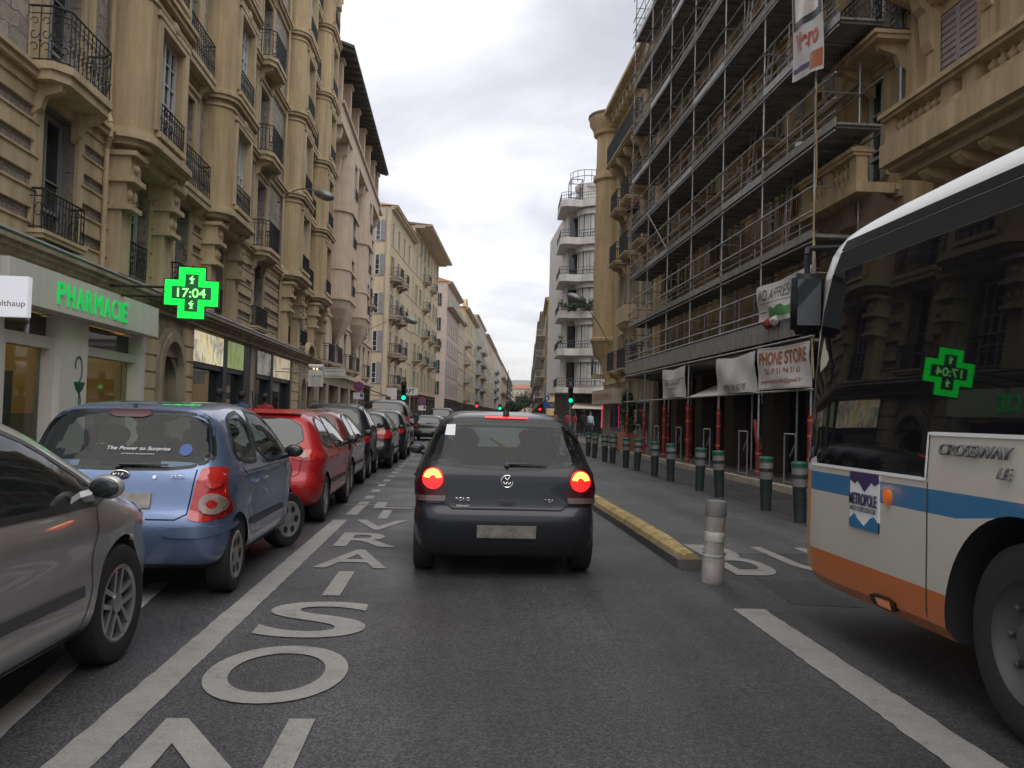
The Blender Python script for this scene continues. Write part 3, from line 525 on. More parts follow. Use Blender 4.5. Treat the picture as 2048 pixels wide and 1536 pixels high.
def add_window(F, root, uc, w, z, ww, h, fr='window_white', gl='window_glass', nx=2, nz=4, shut=None, smat='shutter_grey', sw=0, far=False, label=None):
    a, g = win_meshes(rnd(ww), rnd(h), nx, nz, fr, gl); s = F.side
    o = ob('window', a, root, (s*uc, w, z), label=label)
    ob('pane', g, o)
    if shut == 'open':
        sm = shutter_mesh(rnd(ww/2), rnd(h), smat)
        for k in (-1, 1): ob('shutter', sm, o, (k*(ww/2+ww/4+0.02), sw-w+0.01, 0))
    elif shut == 'ajar':
        sm = shutter_mesh(rnd(ww/2), rnd(h), smat)
        for k in (-1, 1): ob('shutter', sm, o, (k*(ww/2), sw-w+ww/4, 0), (0, 0, k*R(68)))
    elif shut == 'closed':
        sm = shutter_mesh(rnd(ww/2-0.01), rnd(h), smat)
        for k in (-1, 1): ob('shutter', sm, o, (k*ww/4, sw-w-0.06, 0))
    return o
def rail_mesh(L, D, h, style, mat, cut=0.0):
    def mk():
        a = MB(); c = cut
        pl = [(-L/2, 0), (-L/2, D-c), (-L/2+c, D), (L/2-c, D), (L/2, D-c), (L/2, 0)] if D > 0.05 else [(-L/2, D), (L/2, D)]
        pl = [p for i, p in enumerate(pl) if i == 0 or p != pl[i-1]]
        for p, q in zip(pl[:-1], pl[1:]):
            ln = math.hypot(q[0]-p[0], q[1]-p[1])
            if ln < 0.03: continue
            for z, r in ((h, 0.022), (0.05, 0.014), (h-0.13, 0.011)): a.tube((p[0], p[1], z), (q[0], q[1], z), r, 4)
            sp = {'scroll': 0.17, 'plain': 0.13, 'far': 0.2}[style]; n = max(1, round(ln/sp))
            dx = (q[0]-p[0])/n; dy = (q[1]-p[1])/n; dl = ln/n
            for i in range(n+1):
                x = p[0]+dx*i; y = p[1]+dy*i
                a.tube((x, y, 0.0), (x, y, h), 0.012 if style != 'far' else 0.018, 4, cap=False)
                if style == 'scroll' and i < n:
                    for (cz, rr, sgn) in ((h*0.26, dl*0.42, 1), (h*0.5, dl*0.42, -1), (h*0.72, dl*0.36, 1)):
                        pts = []
                        for k in range(9):
                            t = k/8*1.6*pi+(0 if sgn > 0 else pi); r = rr*(1-0.55*k/8)
                            pts.append((x+dx*0.5+dx/dl*r*math.cos(t), y+dy*0.5+dy/dl*r*math.cos(t), cz+r*math.sin(t)*1.2))
                        a.path(pts, 0.010, 3)
                    a.ball((x, y, h*0.38), 0.028, 4)
                elif style == 'plain' and i < n and i % 2 == 0:
                    pts = [(x+dx*(0.5+0.45*math.cos(t)), y+dy*(0.5+0.45*math.cos(t)), h*0.5+dl*0.9*math.sin(t)) for t in [k*pi/3 for k in range(7)]]
                    a.path(pts, 0.009, 3)
        return a.mesh('railing', mat)
    return cached(('rail', L, D, h, style, mat, cut), mk)
def add_balcony(F, root, uc, w, z, L, D, h=0.98, style='far', slab='yellow_trim', rail='black_iron', th=0.16, corb=True, cut=0.0, plants=None):
    s = F.side
    def mk():
        a = MB(); c = cut; e = 0.07
        pl = [(-L/2-e, 0), (-L/2-e, D-c+e), (-L/2+c, D+e), (L/2-c, D+e), (L/2+e, D-c+e), (L/2+e, 0)]
        p2 = [(p[0]*0.96, p[1]*0.92) for p in pl]
        a.prism(p2, -th, -th*0.45); a.prism(pl, -th*0.45, 0)
        if corb:
            for x in (-L*0.36, L*0.36):
                pr = [(0, -th), (D*0.85, -th), (D*0.8, -th-0.12), (D*0.35, -th-0.22), (D*0.25, -th-0.42), (0, -th-0.55)]
                a.loft([(x-0.08, p[0], p[1]) for p in pr], [(x+0.08, p[0], p[1]) for p in pr])
        return a.mesh('balcony', slab)
    o = ob('balcony', cached(('bal', L, D, slab, th, corb, cut), mk), root, (s*uc, w, z))
    ob('railing', rail_mesh(rnd(L), rnd(D), rnd(h), style, rail, cut), o)
    if plants: part('balcony_plants', leaves_mb([(random.uniform(-L/2, L/2), D*0.8, h*0.75+random.uniform(-.1, .25)) for _ in range(10)], 0.3, 26, 0.09), plants, o)
    return o
def leaves_mb(cs, rad, n, sz, mb=None):
    mb = mb or MB()
    for c in cs:
        for _ in range(n):
            d = Vector((random.gauss(0, 1), random.gauss(0, 1), random.gauss(0, 1))); d.normalize(); p = Vector(c)+d*rad*random.random()**0.4
            a = Vector((random.gauss(0, 1), random.gauss(0, 1), random.gauss(0, 1))).normalized()*sz*random.uniform(.6, 1.4); b = d.cross(a).normalized()*sz*random.uniform(.4, .9)
            mb.quad(tuple(p-a), tuple(p-b), tuple(p+a), tuple(p+b))
    return mb
def plan(uc, half, proj, r, e=0.0, n=6):
    h = half+e; p = proj+e; r = r+e
    pts = [(uc-h, 0.0)]
    for i in range(n+1):
        t = pi/2*i/n; pts.append((uc-h+r-r*math.cos(t), p-r+r*math.sin(t)))
    for i in range(n+1):
        t = pi/2*i/n; pts.append((uc+h-r+r*math.sin(t), p-r+r*math.cos(t)))
    pts.append((uc+h, 0.0)); return pts
def bay_shell(mb, uc, half, proj, r, z0, z1, ops):
    P = plan(uc, half, proj, r)
    for a, b in zip(P[:-1], P[1:]):
        if abs(a[1]-proj) < 1e-6 and abs(b[1]-proj) < 1e-6: continue
        mb.quad((a[0], a[1], z0), (b[0], b[1], z0), (b[0], b[1], z1), (a[0], a[1], z1))
    mb.wall(uc-half+r, uc+half-r, z0, z1, proj, ops, 0.22)
def body_box(mb, u0, u1, depth, z0, z1):     # side walls, back and top of a building; the street face is made separately
    mb.quad((u0, 0, z0), (u0, -depth, z0), (u0, -depth, z1), (u0, 0, z1)); mb.quad((u1, 0, z0), (u1, -depth, z0), (u1, -depth, z1), (u1, 0, z1))
    mb.quad((u0, -depth, z0), (u1, -depth, z0), (u1, -depth, z1), (u0, -depth, z1)); mb.quad((u0, 0, z1), (u1, 0, z1), (u1, -depth, z1), (u0, -depth, z1))
def bracket(mb, uc, w, z, wd=0.3, pr=0.5, h=0.8):   # scrolled console under a bay or cornice
    prof = [(0, 0), (pr, 0), (pr, -0.12*h), (pr*0.86, -0.28*h), (pr*0.5, -0.38*h), (pr*0.42, -0.6*h), (pr*0.3, -0.86*h), (pr*0.1, -h), (0, -h)]
    mb.loft([(uc-wd/2, w+p[0], z+p[1]) for p in prof], [(uc+wd/2, w+p[0], z+p[1]) for p in prof])
def capital(mb, uc, w, z, wd, pr):    # stepped carved block, z is its top
    mb.box(uc-wd*0.62, uc+wd*0.62, w, w+pr*1.25, z-0.10, z); mb.box(uc-wd*0.5, uc+wd*0.5, w, w+pr, z-0.55, z-0.10)
    mb.box(uc-wd*0.6, uc+wd*0.6, w, w+pr*1.2, z-0.66, z-0.55); mb.box(uc-wd*0.45, uc+wd*0.45, w, w+pr*0.85, z-1.15, z-0.66)
    mb.box(uc-wd*0.55, uc+wd*0.55, w, w+pr*1.1, z-1.25, z-1.15)
    for k in (-0.22, 0.22): mb.ball((uc+wd*k, w+pr*0.86, z-0.9), 0.10, 5, (1, 0.8, 1.3))
    mb.ball((uc, w+pr, z-0.32), 0.13, 5, (1.2, 0.6, 0.8)); mb.box(uc-wd*0.12, uc+wd*0.12, w, w+pr*0.7, z-1.55, z-1.25)

# ------------------------------------------------------------------ left: the yellow building with the tall bays
def building_bays():
    F = NL; U = 30; rt = F.root('apartment_building', 'tall yellow building with four rounded bay windows and rough stone panels above the pharmacy', 'building', U)
    o_ = lambda u: u-U
    HT = 24.2; u0, u1 = o_(8), o_(48.3); depth = 13
    bays = [20.65, 27.55, 39.15, 46.2]; cols = {11.4: 1.5, 16.7: 1.45, 24.1: 1.25, 33.35: 1.55, 42.7: 1.3}
    ops = []; fl = [7.2+3.5*k for k in range(5)]
    for c, w in cols.items():
        ops.append((o_(c)-w/2, o_(c)+w/2, 4.42, 6.85, 0.32))
        for b in fl: ops.append((o_(c)-w/2, o_(c)+w/2, b+0.18, b+2.75, 0.32))
    for c in bays: ops.append((o_(c)-0.8, o_(c)+0.8, 4.42, 6.7, 0.3))
    wl = F.mb(); wl.wall(u0, u1, 7.3, HT, 0, [o for o in ops if o[2] > 7], 0.32); body_box(wl, u0, u1, depth, 0, HT)
    part('wall', wl, 'rubble_stone', rt)
    w2 = F.mb(); w2.wall(u0, u1, 3.95, 7.3, 0, [o for o in ops if o[2] < 7], 0.32); part('first_floor_wall', w2, 'panel_stone', rt)
    tr = F.mb()
    def clear(a, b, lo):     # pieces of [a,b] not over an opening (with its surround)
        segs = [(a, b)]
        for o in ops:
            if (o[2] < 7) != lo: continue
            if not lo: pass
            n = []
            for s in segs:
                if o[1]+0.16 <= s[0] or o[0]-0.16 >= s[1]: n.append(s); continue
                if s[0] < o[0]-0.16: n.append((s[0], o[0]-0.16))
                if s[1] > o[1]+0.16: n.append((o[1]+0.16, s[1]))
            segs = n
        return segs
    segs = clear(u0, u1, True)
    for s in segs:                       # yellow bands between stone panels
        z = 4.25
        while z < 6.9:
            tr.box(s[0]+0.001, s[1]-0.001, 0, 0.055, z, z+0.31); tr.box(s[0]+0.001, s[1]-0.001, 0, 0.085, z+0.31, z+0.35); z += 0.59
        tr.box(s[0], s[0]+0.14, 0, 0.058, 4.25, 7.0); tr.box(s[1]-0.14, s[1], 0, 0.058, 4.25, 7.0)
    for o in ops:                        # surrounds
        if any(abs((o[0]+o[1])/2-o_(c)) < 0.1 for c in bays): continue
        a, b, c, d = o[:4]
        tr.box(a-0.16, a, 0, 0.07, c-0.05, d+0.16); tr.box(b, b+0.16, 0, 0.07, c-0.05, d+0.16); tr.box(a, b, 0, 0.07, d, d+0.16)
        tr.box(a-0.24, b+0.24, 0, 0.14, d+0.163, d+0.25)
    for c in list(cols)+bays:
        hw = (cols.get(c, 3.9)/2)
        if c in cols:
            for b in fl:
                for k in (-1, 1): tr.box(o_(c)+k*(hw+0.42)-0.16, o_(c)+k*(hw+0.42)+0.16, 0, 0.045, b+0.2, b+3.2)
    for b in fl+[21.2+3.0]:              # string courses
        tr.box(u0, u1+0.02, 0, 0.09, b-0.34, b-0.16); tr.box(u0, u1+0.02, 0, 0.2, b-0.157, b-0.05); tr.box(u0, u1+0.02, 0, 0.26, b-0.048, b+0.02)
    part('trim', tr, 'yellow_trim', rt)
    gc = F.mb()                          # heavy ground floor cornice
    gc.box(u0, u1, 0, 0.12, 3.78, 3.9); gc.box(u0, u1, 0, 0.18, 3.9, 4.0); gc.box(u0, u1, 0, 0.28, 4.0, 4.08); gc.box(u0, u1, 0, 0.34, 4.08, 4.15); gc.box(u0, u1, 0, 0.2, 4.15, 4.25)
    part('cornice', gc, 'grimy_stone', rt)
    tc = F.mb(); tc.box(u0, u1+0.1, 0, 0.5, HT-0.5, HT-0.2); tc.box(u0, u1+0.1, 0, 0.75, HT-0.2, HT+0.1); part('roof_cornice', tc, 'yellow_trim', rt)
    # bays
    for i, c in enumerate(bays):
        u = o_(c); b = F.mb(); ww = 1.65
        bops = [(u-ww/2, u+ww/2, f+0.35, f+2.75) for f in fl]
        half = 1.75
        bay_shell(b, u, half, 0.72, 0.55, 7.2, HT-0.3, bops); ba = part('bay_window', b, 'yellow_render', rt, True)
        t = F.mb(); P = lambda e: plan(u, half, 0.72, 0.55, e)
        t.prism(P(0.02), 7.0, 7.12); t.prism(P(0.16), 7.12, 7.26); t.prism(P(0.07), 7.26, 7.36)
        t.prism(plan(u, half-0.35, 0.5, 0.3), 6.78, 7.0)
        for f in fl[1:]:
            t.prism(P(0.05), f-0.42, f-0.34); t.prism(P(0.14), f-0.22, f-0.1); t.prism(P(0.2), f-0.1, f-0.01); t.prism(P(0.06), f-0.01, f+0.1)
            t.box(u-ww/2-0.3, u+ww/2+0.3, 0.72, 0.80, f-0.62, f-0.5)
        for f in fl:
            t.box(u-ww/2-0.1, u+ww/2+0.1, 0.72, 0.84, f+0.22, f+0.34); t.box(u-ww/2-0.2, u-ww/2, 0.72, 0.78, f+0.35, f+2.85); t.box(u+ww/2, u+ww/2+0.2, 0.72, 0.78, f+0.35, f+2.85); t.box(u-ww/2, u+ww/2, 0.72, 0.78, f+2.75, f+2.9)
            t.ball((u, 0.76, f+3.05), 0.16, 5, (1.6, 0.5, 1))
        t.box(u-0.3, u+0.3, 0.72, 0.95, HT-1.5, HT-0.3)
        part('bay_moulding', t, 'yellow_trim', ba, True)
        for f in fl:
            o = add_window(F, rt, u, 0.52, f+0.35, ww-0.02, 2.4, nx=4, nz=5 if (i+int(f)) % 2 else 2, gl='sky_pale_glass' if (i*2+int(f)) % 3 != 1 else 'window_glass')  # pale panes carry the sky's reflection in their colour
            rl = ob('railing', rail_mesh(rnd(ww-0.05), 0.0, 0.62, 'scroll' if i < 2 else 'plain', 'black_iron'), o, (0, 0.28, 0.02))
        for k in (-1, 1):
            cp = F.mb()
            cp.box(u+k*1.38-0.27, u+k*1.38+0.27, 0, 0.34, 4.25, 5.6); capital(cp, u+k*1.38, 0, 6.85, 0.62, 0.5)
            bracket(cp, u+k*0.95, 0, 6.95, 0.26, 0.62, 0.55)
            part('capital', cp, 'yellow_trim', rt)
        add_window(F, rt, u, -0.24, 4.42, 1.58, 2.26, fr='window_white', nx=4, nz=5)
        ob('railing', rail_mesh(1.5, 0.0, 0.75, 'plain', 'black_iron'), rt, (F.side*u, 0.06, 4.42))
    # windows and balconies
    for c, w in cols.items():
        u = o_(c); add_window(F, rt, u, -0.26, 4.42, w-0.02, 2.4, fr='window_grey', nx=2, nz=2)
        for k, f in enumerate(fl):
            add_window(F, rt, u, -0.26, f+0.18, w-0.02, 2.55, fr='window_grey', nx=2, nz=3)
            st = 'scroll' if c < 26 else 'plain'
            if c in (16.7, 33.35): add_balcony(F, rt, u-0.2, 0, f+0.12, 2.2, 0.62, 0.98, st, th=0.3, cut=0.22)
            elif c in (24.1, 42.7): add_balcony(F, rt, u+0.1, 0, f+0.12, 2.3, 0.36, 0.98, st, th=0.3)
        add_balcony(F, rt, u-0.25, 0, 4.45, w+0.25, 0.28, 0.72, 'plain', th=0.14)
    for c in (18.65, 29.6, 37.1):
        pp = F.mb(); pp.path([(o_(c), 0.12, 24), (o_(c), 0.12, 7.5), (o_(c)-0.12, 0.22, 7.3), (o_(c)-0.12, 0.22, 7.0), (o_(c), 0.12, 6.8), (o_(c), 0.12, 4.3)], 0.055, 8)
        part('drainpipe', pp, 'yellow_trim', rt, True)
    pg = F.mb(); pg.path([(u0, 0.30, 4.2), (u1-2, 0.30, 4.2)], 0.05, 6); part('gutter', pg, 'zinc', rt, True)
    # ground floor: stone piers, arched doorways, shop openings
    g = F.mb(); gops = [(o_(14.2), o_(21.4), 0, 3.1, 0.3), (o_(22.75), o_(24.35), 0.1, 2.75, 0.5), (o_(25.6), o_(32.9), 0, 3.72, 0.35), (o_(33.5), o_(41.0), 0, 3.72, 0.35), (o_(42.9), o_(44.2), 0.1, 2.8, 0.5), (o_(45.2), o_(47.8), 0.1, 2.9, 0.4)]
    g.wall(u0, u1, 0, 3.95, 0, gops, 0.35); part('ground_floor_wall', g, 'grimy_stone', rt)
    for (a, b) in ((21.45, 22.5), (24.6, 25.5), (41.1, 42.5), (44.5, 45.1)):
        z = 0.2; gj = F.mb(); gj.box(o_(a)+0.05, o_(b)-0.05, 0.0, 0.03, 0.1, 3.6)
        while z < 3.3: gj.box(o_(a), o_(b), 0.0, 0.06, z, z+0.36); z += 0.42
        part('pier', gj, 'yellow_trim', rt)
    for (c, wd) in ((23.55, 1.6), (43.55, 1.3)):
        ar = F.mb(); u = o_(c)
        for rr, ww, zz in ((wd/2, 0.22, 0.16), (wd/2+0.22, 0.14, 0.10)):
            n = 12; zc = 2.35
            for i in range(n):
                a0 = pi*i/n; a1 = pi*(i+1)/n
                q = [(u+r_*math.cos(a), zc+r_*math.sin(a)) for r_, a in ((rr, a0), (rr+ww, a0), (rr+ww, a1), (rr, a1))]
                ar.loft([(p[0], 0, p[1]) for p in q], [(p[0], zz, p[1]) for p in q])
            for k in (-1, 1):
                x = u+k*(rr+ww/2); ar.box(x-ww/2, x+ww/2, 0, zz, 0.1, zc)
        # spandrel: stone that closes the square opening above the arch
        n = 12
        for i in range(n):
            a0 = pi*i/n; a1 = pi*(i+1)/n; x0 = u+wd/2*math.cos(a0); x1 = u+wd/2*math.cos(a1); z0 = 2.0+0.75*math.sin(a0); z1 = 2.0+0.75*math.sin(a1)
            ar.quad((x0, -0.05, z0), (x1, -0.05, z1), (x1, -0.05, 2.9), (x0, -0.05, 2.9))
        part('door_arch', ar, 'grimy_stone', rt)
        d = F.mb(); d.box(u-wd/2, u+wd/2, -0.5, -0.42, 0.1, 2.75)
        dr = part('door', d, 'wood_dark', rt); e = F.mb()
        for i in range(9): e.box(u-wd/2+0.1+i*(wd-0.2)/8-0.012, u-wd/2+0.1+i*(wd-0.2)/8+0.012, -0.42, -0.38, 0.9, 2.5)
        part('door_grille', e, 'black_iron', dr)
    pd = F.mb(); n = 10
    for i in range(n):
        a0 = pi*i/n; a1 = pi*(i+1)/n; u = o_(43.55)
        pd.loft([(u+1.0*math.cos(a0), 0, 4.1+0.5*math.sin(a0)), (u+1.15*math.cos(a0), 0, 4.1+0.66*math.sin(a0)), (u+1.15*math.cos(a1), 0, 4.1+0.66*math.sin(a1)), (u+1.0*math.cos(a1), 0, 4.1+0.5*math.sin(a1))],
                [(u+1.0*math.cos(a0), 0.5, 4.1+0.5*math.sin(a0)), (u+1.15*math.cos(a0), 0.5, 4.1+0.66*math.sin(a0)), (u+1.15*math.cos(a1), 0.5, 4.1+0.66*math.sin(a1)), (u+1.0*math.cos(a1), 0.5, 4.1+0.5*math.sin(a1))])
    part('door_pediment', pd, 'yellow_trim', rt)
    # pharmacy shopfront
    s = F.mb(); s.box(o_(14.3), o_(21.35), -0.02, 0.42, 3.08, 3.76); board = part('pharmacy_fascia', s, 'white_board', rt)
    s = F.mb()
    for a, b, p in ((14.0, 14.95, 0.06), (16.95, 18.15, 0.12), (21.15, 21.5, 0.1)): s.box(o_(a), o_(b), -0.3, p, 0.05, 3.08)
    s.box(o_(14.95), o_(16.95), -0.28, 0.0, 2.45, 2.66); s.box(o_(18.15), o_(21.15), -0.28, 0.0, 2.44, 2.62)
    s.box(o_(14.95), o_(15.15), -0.28, 0.0, 0.1, 2.45); s.box(o_(16.8), o_(16.95), -0.28, 0.0, 0.1, 2.45); s.box(o_(18.15), o_(21.15), -0.28, 0.0, 0.13, 0.6)
    part('pharmacy_frame', s, 'white_board', rt)
    s = F.mb(); s.box(o_(14.95), o_(16.95), -0.2, -0.18, 2.66, 3.05); s.box(o_(18.15), o_(21.15), -0.2, -0.18, 2.62, 3.05); part('transom_glass', s, 'window_glass', rt)
    s = F.mb(); s.box(o_(15.15), o_(16.8), -0.2, -0.185, 0.13, 2.45); s.box(o_(18.15), o_(21.15), -0.2, -0.185, 0.6, 2.44); part('shop_window', s, 'shop_glass', rt)
    s = F.mb(); s.box(o_(13.8), o_(22), -5, -4.9, 0, 3.2); s.box(o_(13.8), o_(13.9), -5, -0.31, 0, 3.2); s.box(o_(21.9), o_(22), -5, -0.6, 0, 3.2); part('shop_interior', s, 'pharm_wall', rt)
    s = F.mb(); s.box(o_(13.9), o_(21.9), -4.9, -0.3, 2.95, 3.05); part('shop_ceiling_glow', s, 'pharm_ceiling_glow', rt)  # plain ceiling slab, glowing in place of the room's light
    s = F.mb(); s.box(o_(13.9), o_(21.9), -4.9, -0.3, 0.1, 0.14); part('shop_floor', s, 'pharm_floor', rt)
    s = F.mb()
    for (u, w) in ((15.6, -0.8), (16.3, -1.6), (19.3, -1.2), (20.4, -2.2), (19.0, -3)): s.lathe([(0.13, 0), (0.12, -0.03), (0.02, -0.03)], (o_(u)*1.0, w, 2.94), 12)
    part('ceiling_lamp', s, 'light_warm', rt)
    s = F.mb(); s.box(o_(15.3), o_(16.1), -1.6, -1.2, 0.14, 1.75); s.box(o_(18.4), o_(20.8), -2.4, -2.0, 0.14, 1.2); s.box(o_(18.3), o_(20.9), -0.9, -0.5, 0.6, 1.0); part('shelf_unit', s, 'cabinet', rt)
    s = F.mb(); s.lathe([(0.34, 0.14), (0.34, 2.0), (0.3, 2.02)], (o_(16.2), -0.75, 0), 16); st = part('display_stand', s, 'poster_pale', rt, True)
    # letters, cup and snake
    for i, ch in enumerate('PHARMACIE'):
        ww = 0.06 if ch == 'I' else (0.36 if ch == 'M' else 0.28)
        uu = 16.15+[0, .40, .80, 1.20, 1.64, 2.08, 2.48, 2.76, 3.04][i]
        letters(ch, ww, 0.40, 'green_neon', board, (F.side*o_(uu), 0.421, 3.41), (pi/2, 0, pi), ext=0.025, bold=0.0)
    sn = F.mb(); cx = 17.78
    P3 = lambda x, z: (o_(cx+x), 0.15, z)
    pts = [(-0.17, 2.13), (-0.2, 2.22), (-0.14, 2.33), (-0.02, 2.37), (0.07, 2.31), (0.12, 2.15), (0.10, 1.98), (0.0, 1.86), (-0.06, 1.78), (0.0, 1.68), (0.09, 1.56), (0.10, 1.45), (0.0, 1.36), (-0.12, 1.35), (-0.2, 1.30)]
    for a, b in zip(pts[:-1], pts[1:]): sn.tube(P3(*a), P3(*b), 0.028, 6)
    sn.lathe([(0.02, 1.62), (0.05, 1.66), (0.17, 1.74), (0.25, 1.86), (0.255, 1.87)], (o_(cx+0.02), 0.14, 0), 14); sn.tube(P3(0.02, 1.62), P3(0.02, 1.3), 0.02, 6); sn.lathe([(0.16, 1.26), (0.03, 1.31)], (o_(cx+0.02), 0.14, 0), 14)
    v = sn.v; sn.v = [(p[0], 0.125+max(-0.005, (p[1]-0.14)*0.12), p[2]) for p in v]
    part('cup_and_snake', sn, 'ink_green', rt)
    # kitchen showroom
    s = F.mb()
    for a, b in ((25.6, 25.8), (29.15, 29.6), (31.95, 33.9), (36.6, 37.05), (40.8, 41.0)): s.box(o_(a), o_(b), -0.32, -0.03, 0.1, 3.72)
    s.box(o_(25.8), o_(40.8), -0.32, -0.08, 2.62, 2.75); s.box(o_(25.8), o_(40.8), -0.32, -0.05, 0.1, 0.45)
    part('showroom_frame', s, 'navy_front', rt)
    s = F.mb(); s.box(o_(25.8), o_(40.8), -0.28, -0.26, 0.45, 2.62); part('showroom_glass', s, 'window_glass', rt)
    for a, b, mt in ((25.75, 29.1, 'picture_warm'), (29.7, 31.9, 'picture_green'), (34.2, 36.55, 'picture_grey'), (37.1, 40.8, 'picture_sepia')):
        s = F.mb(); s.box(o_(a), o_(b), -0.07, -0.04, 2.78, 3.68); part('backlit_picture', s, mt, rt)
    s = F.mb(); s.box(o_(45.3), o_(47.7), -0.3, -0.28, 0.3, 2.9); part('shop_window', s, 'window_glass', rt)
    return rt
BLD_A = building_bays()
# ------------------------------------------------------------------ left: the pinkish building with loggia
def building_loggia():
    F = NL; U = 64; rt = F.root('apartment_building', 'pinkish ornate building with two round bows and an open loggia under deep dark eaves', 'building', U)
    o_ = lambda u: u-U; u0, u1 = o_(48.4), o_(79.5); Z = 17.3
    cs = [50.6, 60.2, 69.4, 72.6, 76.6]; fl = [4.1, 7.3, 10.5, 13.7]
    ops = [(o_(c)-0.6, o_(c)+0.6, f+0.2, f+2.5) for c in cs for f in fl]+[(o_(c)-0.6, o_(c)+0.6, f, f+2.1) for c in (54.5, 64.6, 56.3, 66.4) for f in (4.3,)]
    w = F.mb(); w.wall(u0, u1, 3.7, 21.4, 0, ops, 0.3); body_box(w, u0, u1, 13, 0, 21.4); part('wall', w, 'pink_render', rt)
    g = F.mb(); gops = [(o_(a), o_(b), 0.1, 3.0) for a, b in ((49.3, 52), (53, 57.5), (58.6, 63), (64, 68.5), (70, 74), (75, 78.5))]
    g.wall(u0, u1, 0, 3.7, 0.02, gops, 0.4); part('ground_floor_wall', g, 'grimy_stone', rt)
    s = F.mb()
    for o in gops: s.box(o[0], o[1], -0.4, -0.36, 0.1, 3.0)
    part('shop_window', s, 'window_glass', rt)
    t = F.mb(); t.box(u0, u1, 0, 0.3, 3.6, 3.85); t.box(u0, u1, 0, 0.12, 7.0, 7.15)
    for c in cs:
        for f in fl: t.box(o_(c)-0.8, o_(c)+0.8, 0, 0.14, f+2.55, f+2.7)
    part('string_course', t, 'pink_render', rt)
    for c in (55.0, 64.9):
        u = o_(c); b = F.mb(); half = 2.5 if c < 60 else 2.4
        bay_shell(b, u, half, 1.0, 0.99, 8.2, Z, [(u-0.7, u+0.7, f+0.3, f+2.5) for f in (8.3, 11.3, 14.3)]); ba = part('bow', b, 'pink_render', rt, True)
        t = F.mb(); P = lambda e: plan(u, half, 1.0, 0.95, e)
        t.prism(P(0.1), 8.1, 8.25); [part('bow_ring', F.mb().prism(P(e_), za, zb), 'pink_render', ba, True) for e_, za, zb in ((0.06, 9.9, 10.0), (0.12, 13.4, 13.55))]
        steps = [(0.0, 8.1), (-0.12, 7.6), (-0.35, 7.0), (-0.62, 6.4)]
        pr = [P(0)] + []
        A = plan(u, half, 1.0, 0.95); 
        def sc(k): return [(u+(p[0]-u)*k, p[1]*k) for p in A]
        ks = [(1.0, 8.1), (0.93, 7.6), (0.75, 7.0), (0.5, 6.4), (0.25, 5.9), (0.12, 5.6)]
        for (k0, z0), (k1, z1) in zip(ks[:-1], ks[1:]): t.prism(sc(k1), z1, z0, sc(k0))
        part('bow_moulding', t, 'pink_render', ba, True)
        for f in (8.3, 11.3, 14.3):
            wn = add_window(F, rt, u, 0.8, f+0.3, 1.36, 2.2, nx=2, nz=3, fr='window_grey'); ob('railing', rail_mesh(1.3, 0.0, 0.6, 'far', 'black_iron'), wn, (0, 0.28, 0))
    for c in cs:
        for f in fl: add_window(F, rt, o_(c), -0.24, f+0.2, 1.18, 2.28, nx=2, nz=3, fr='window_grey')
    for c, f in ((50.6, 4.1), (60.2, 4.1), (69.4, 10.5), (60.2, 10.5), (69.4, 7.3), (72.6, 10.5), (76.6, 10.5), (72.6, 4.1), (54.5, 4.2), (64.6, 4.2)): add_balcony(F, rt, o_(c), 0, f+0.12, 1.9, 0.45, 1.0, 'far', 'pink_render')
    l = F.mb(); l.box(u0, o_(73), 0, 0.95, 17.3, 17.45); l.box(u0, o_(73), 0.0, 0.85, 17.45, 18.5); l.box(u0, o_(73), 0.0, 1.0, 18.5, 18.65)
    l.box(o_(73), u1, 0, 0.6, 19.2, 19.4)
    for c in (49.0, 52.2, 57.8, 61.6, 67.8, 72.0): bracket(l, o_(c), 0, 17.3, 0.5, 0.85, 2.2)
    part('loggia_parapet', l, 'pink_render', rt)
    for c in (49.2, 53.2, 57.4, 61.4, 65.4, 69.2, 72.6):
        c_ = F.mb(); c_.box(o_(c)-0.28, o_(c)+0.28, 0.3, 0.75, 18.65, 21.0); c_.box(o_(c)-0.4, o_(c)+0.4, 0.2, 0.85, 21.0, 21.2)
        part('loggia_column', c_, 'pink_render', rt)
    e = F.mb(); e.add([(u0-0.6, 1.5, 21.35), (o_(73.4), 1.5, 21.35), (o_(73.4), -8, 24.5), (u0-0.6, -8, 24.5), (u0-0.6, 1.5, 21.5), (o_(73.4), 1.5, 21.5), (o_(73.4), -8, 24.65), (u0-0.6, -8, 24.65)], [(0, 1, 2, 3), (4, 5, 6, 7), (0, 1, 5, 4), (1, 2, 6, 5), (3, 0, 4, 7)])
    for i in range(26): u = u0+i*1.0-0.4; e.loft([(u, -0.5, 21.85), (u+0.12, -0.5, 21.85), (u+0.12, -0.5, 21.65), (u, -0.5, 21.65)], [(u, 1.45, 21.33), (u+0.12, 1.45, 21.33), (u+0.12, 1.45, 21.15), (u, 1.45, 21.15)])
    part('roof', e, 'roof_dark', rt)
    return rt
building_loggia()

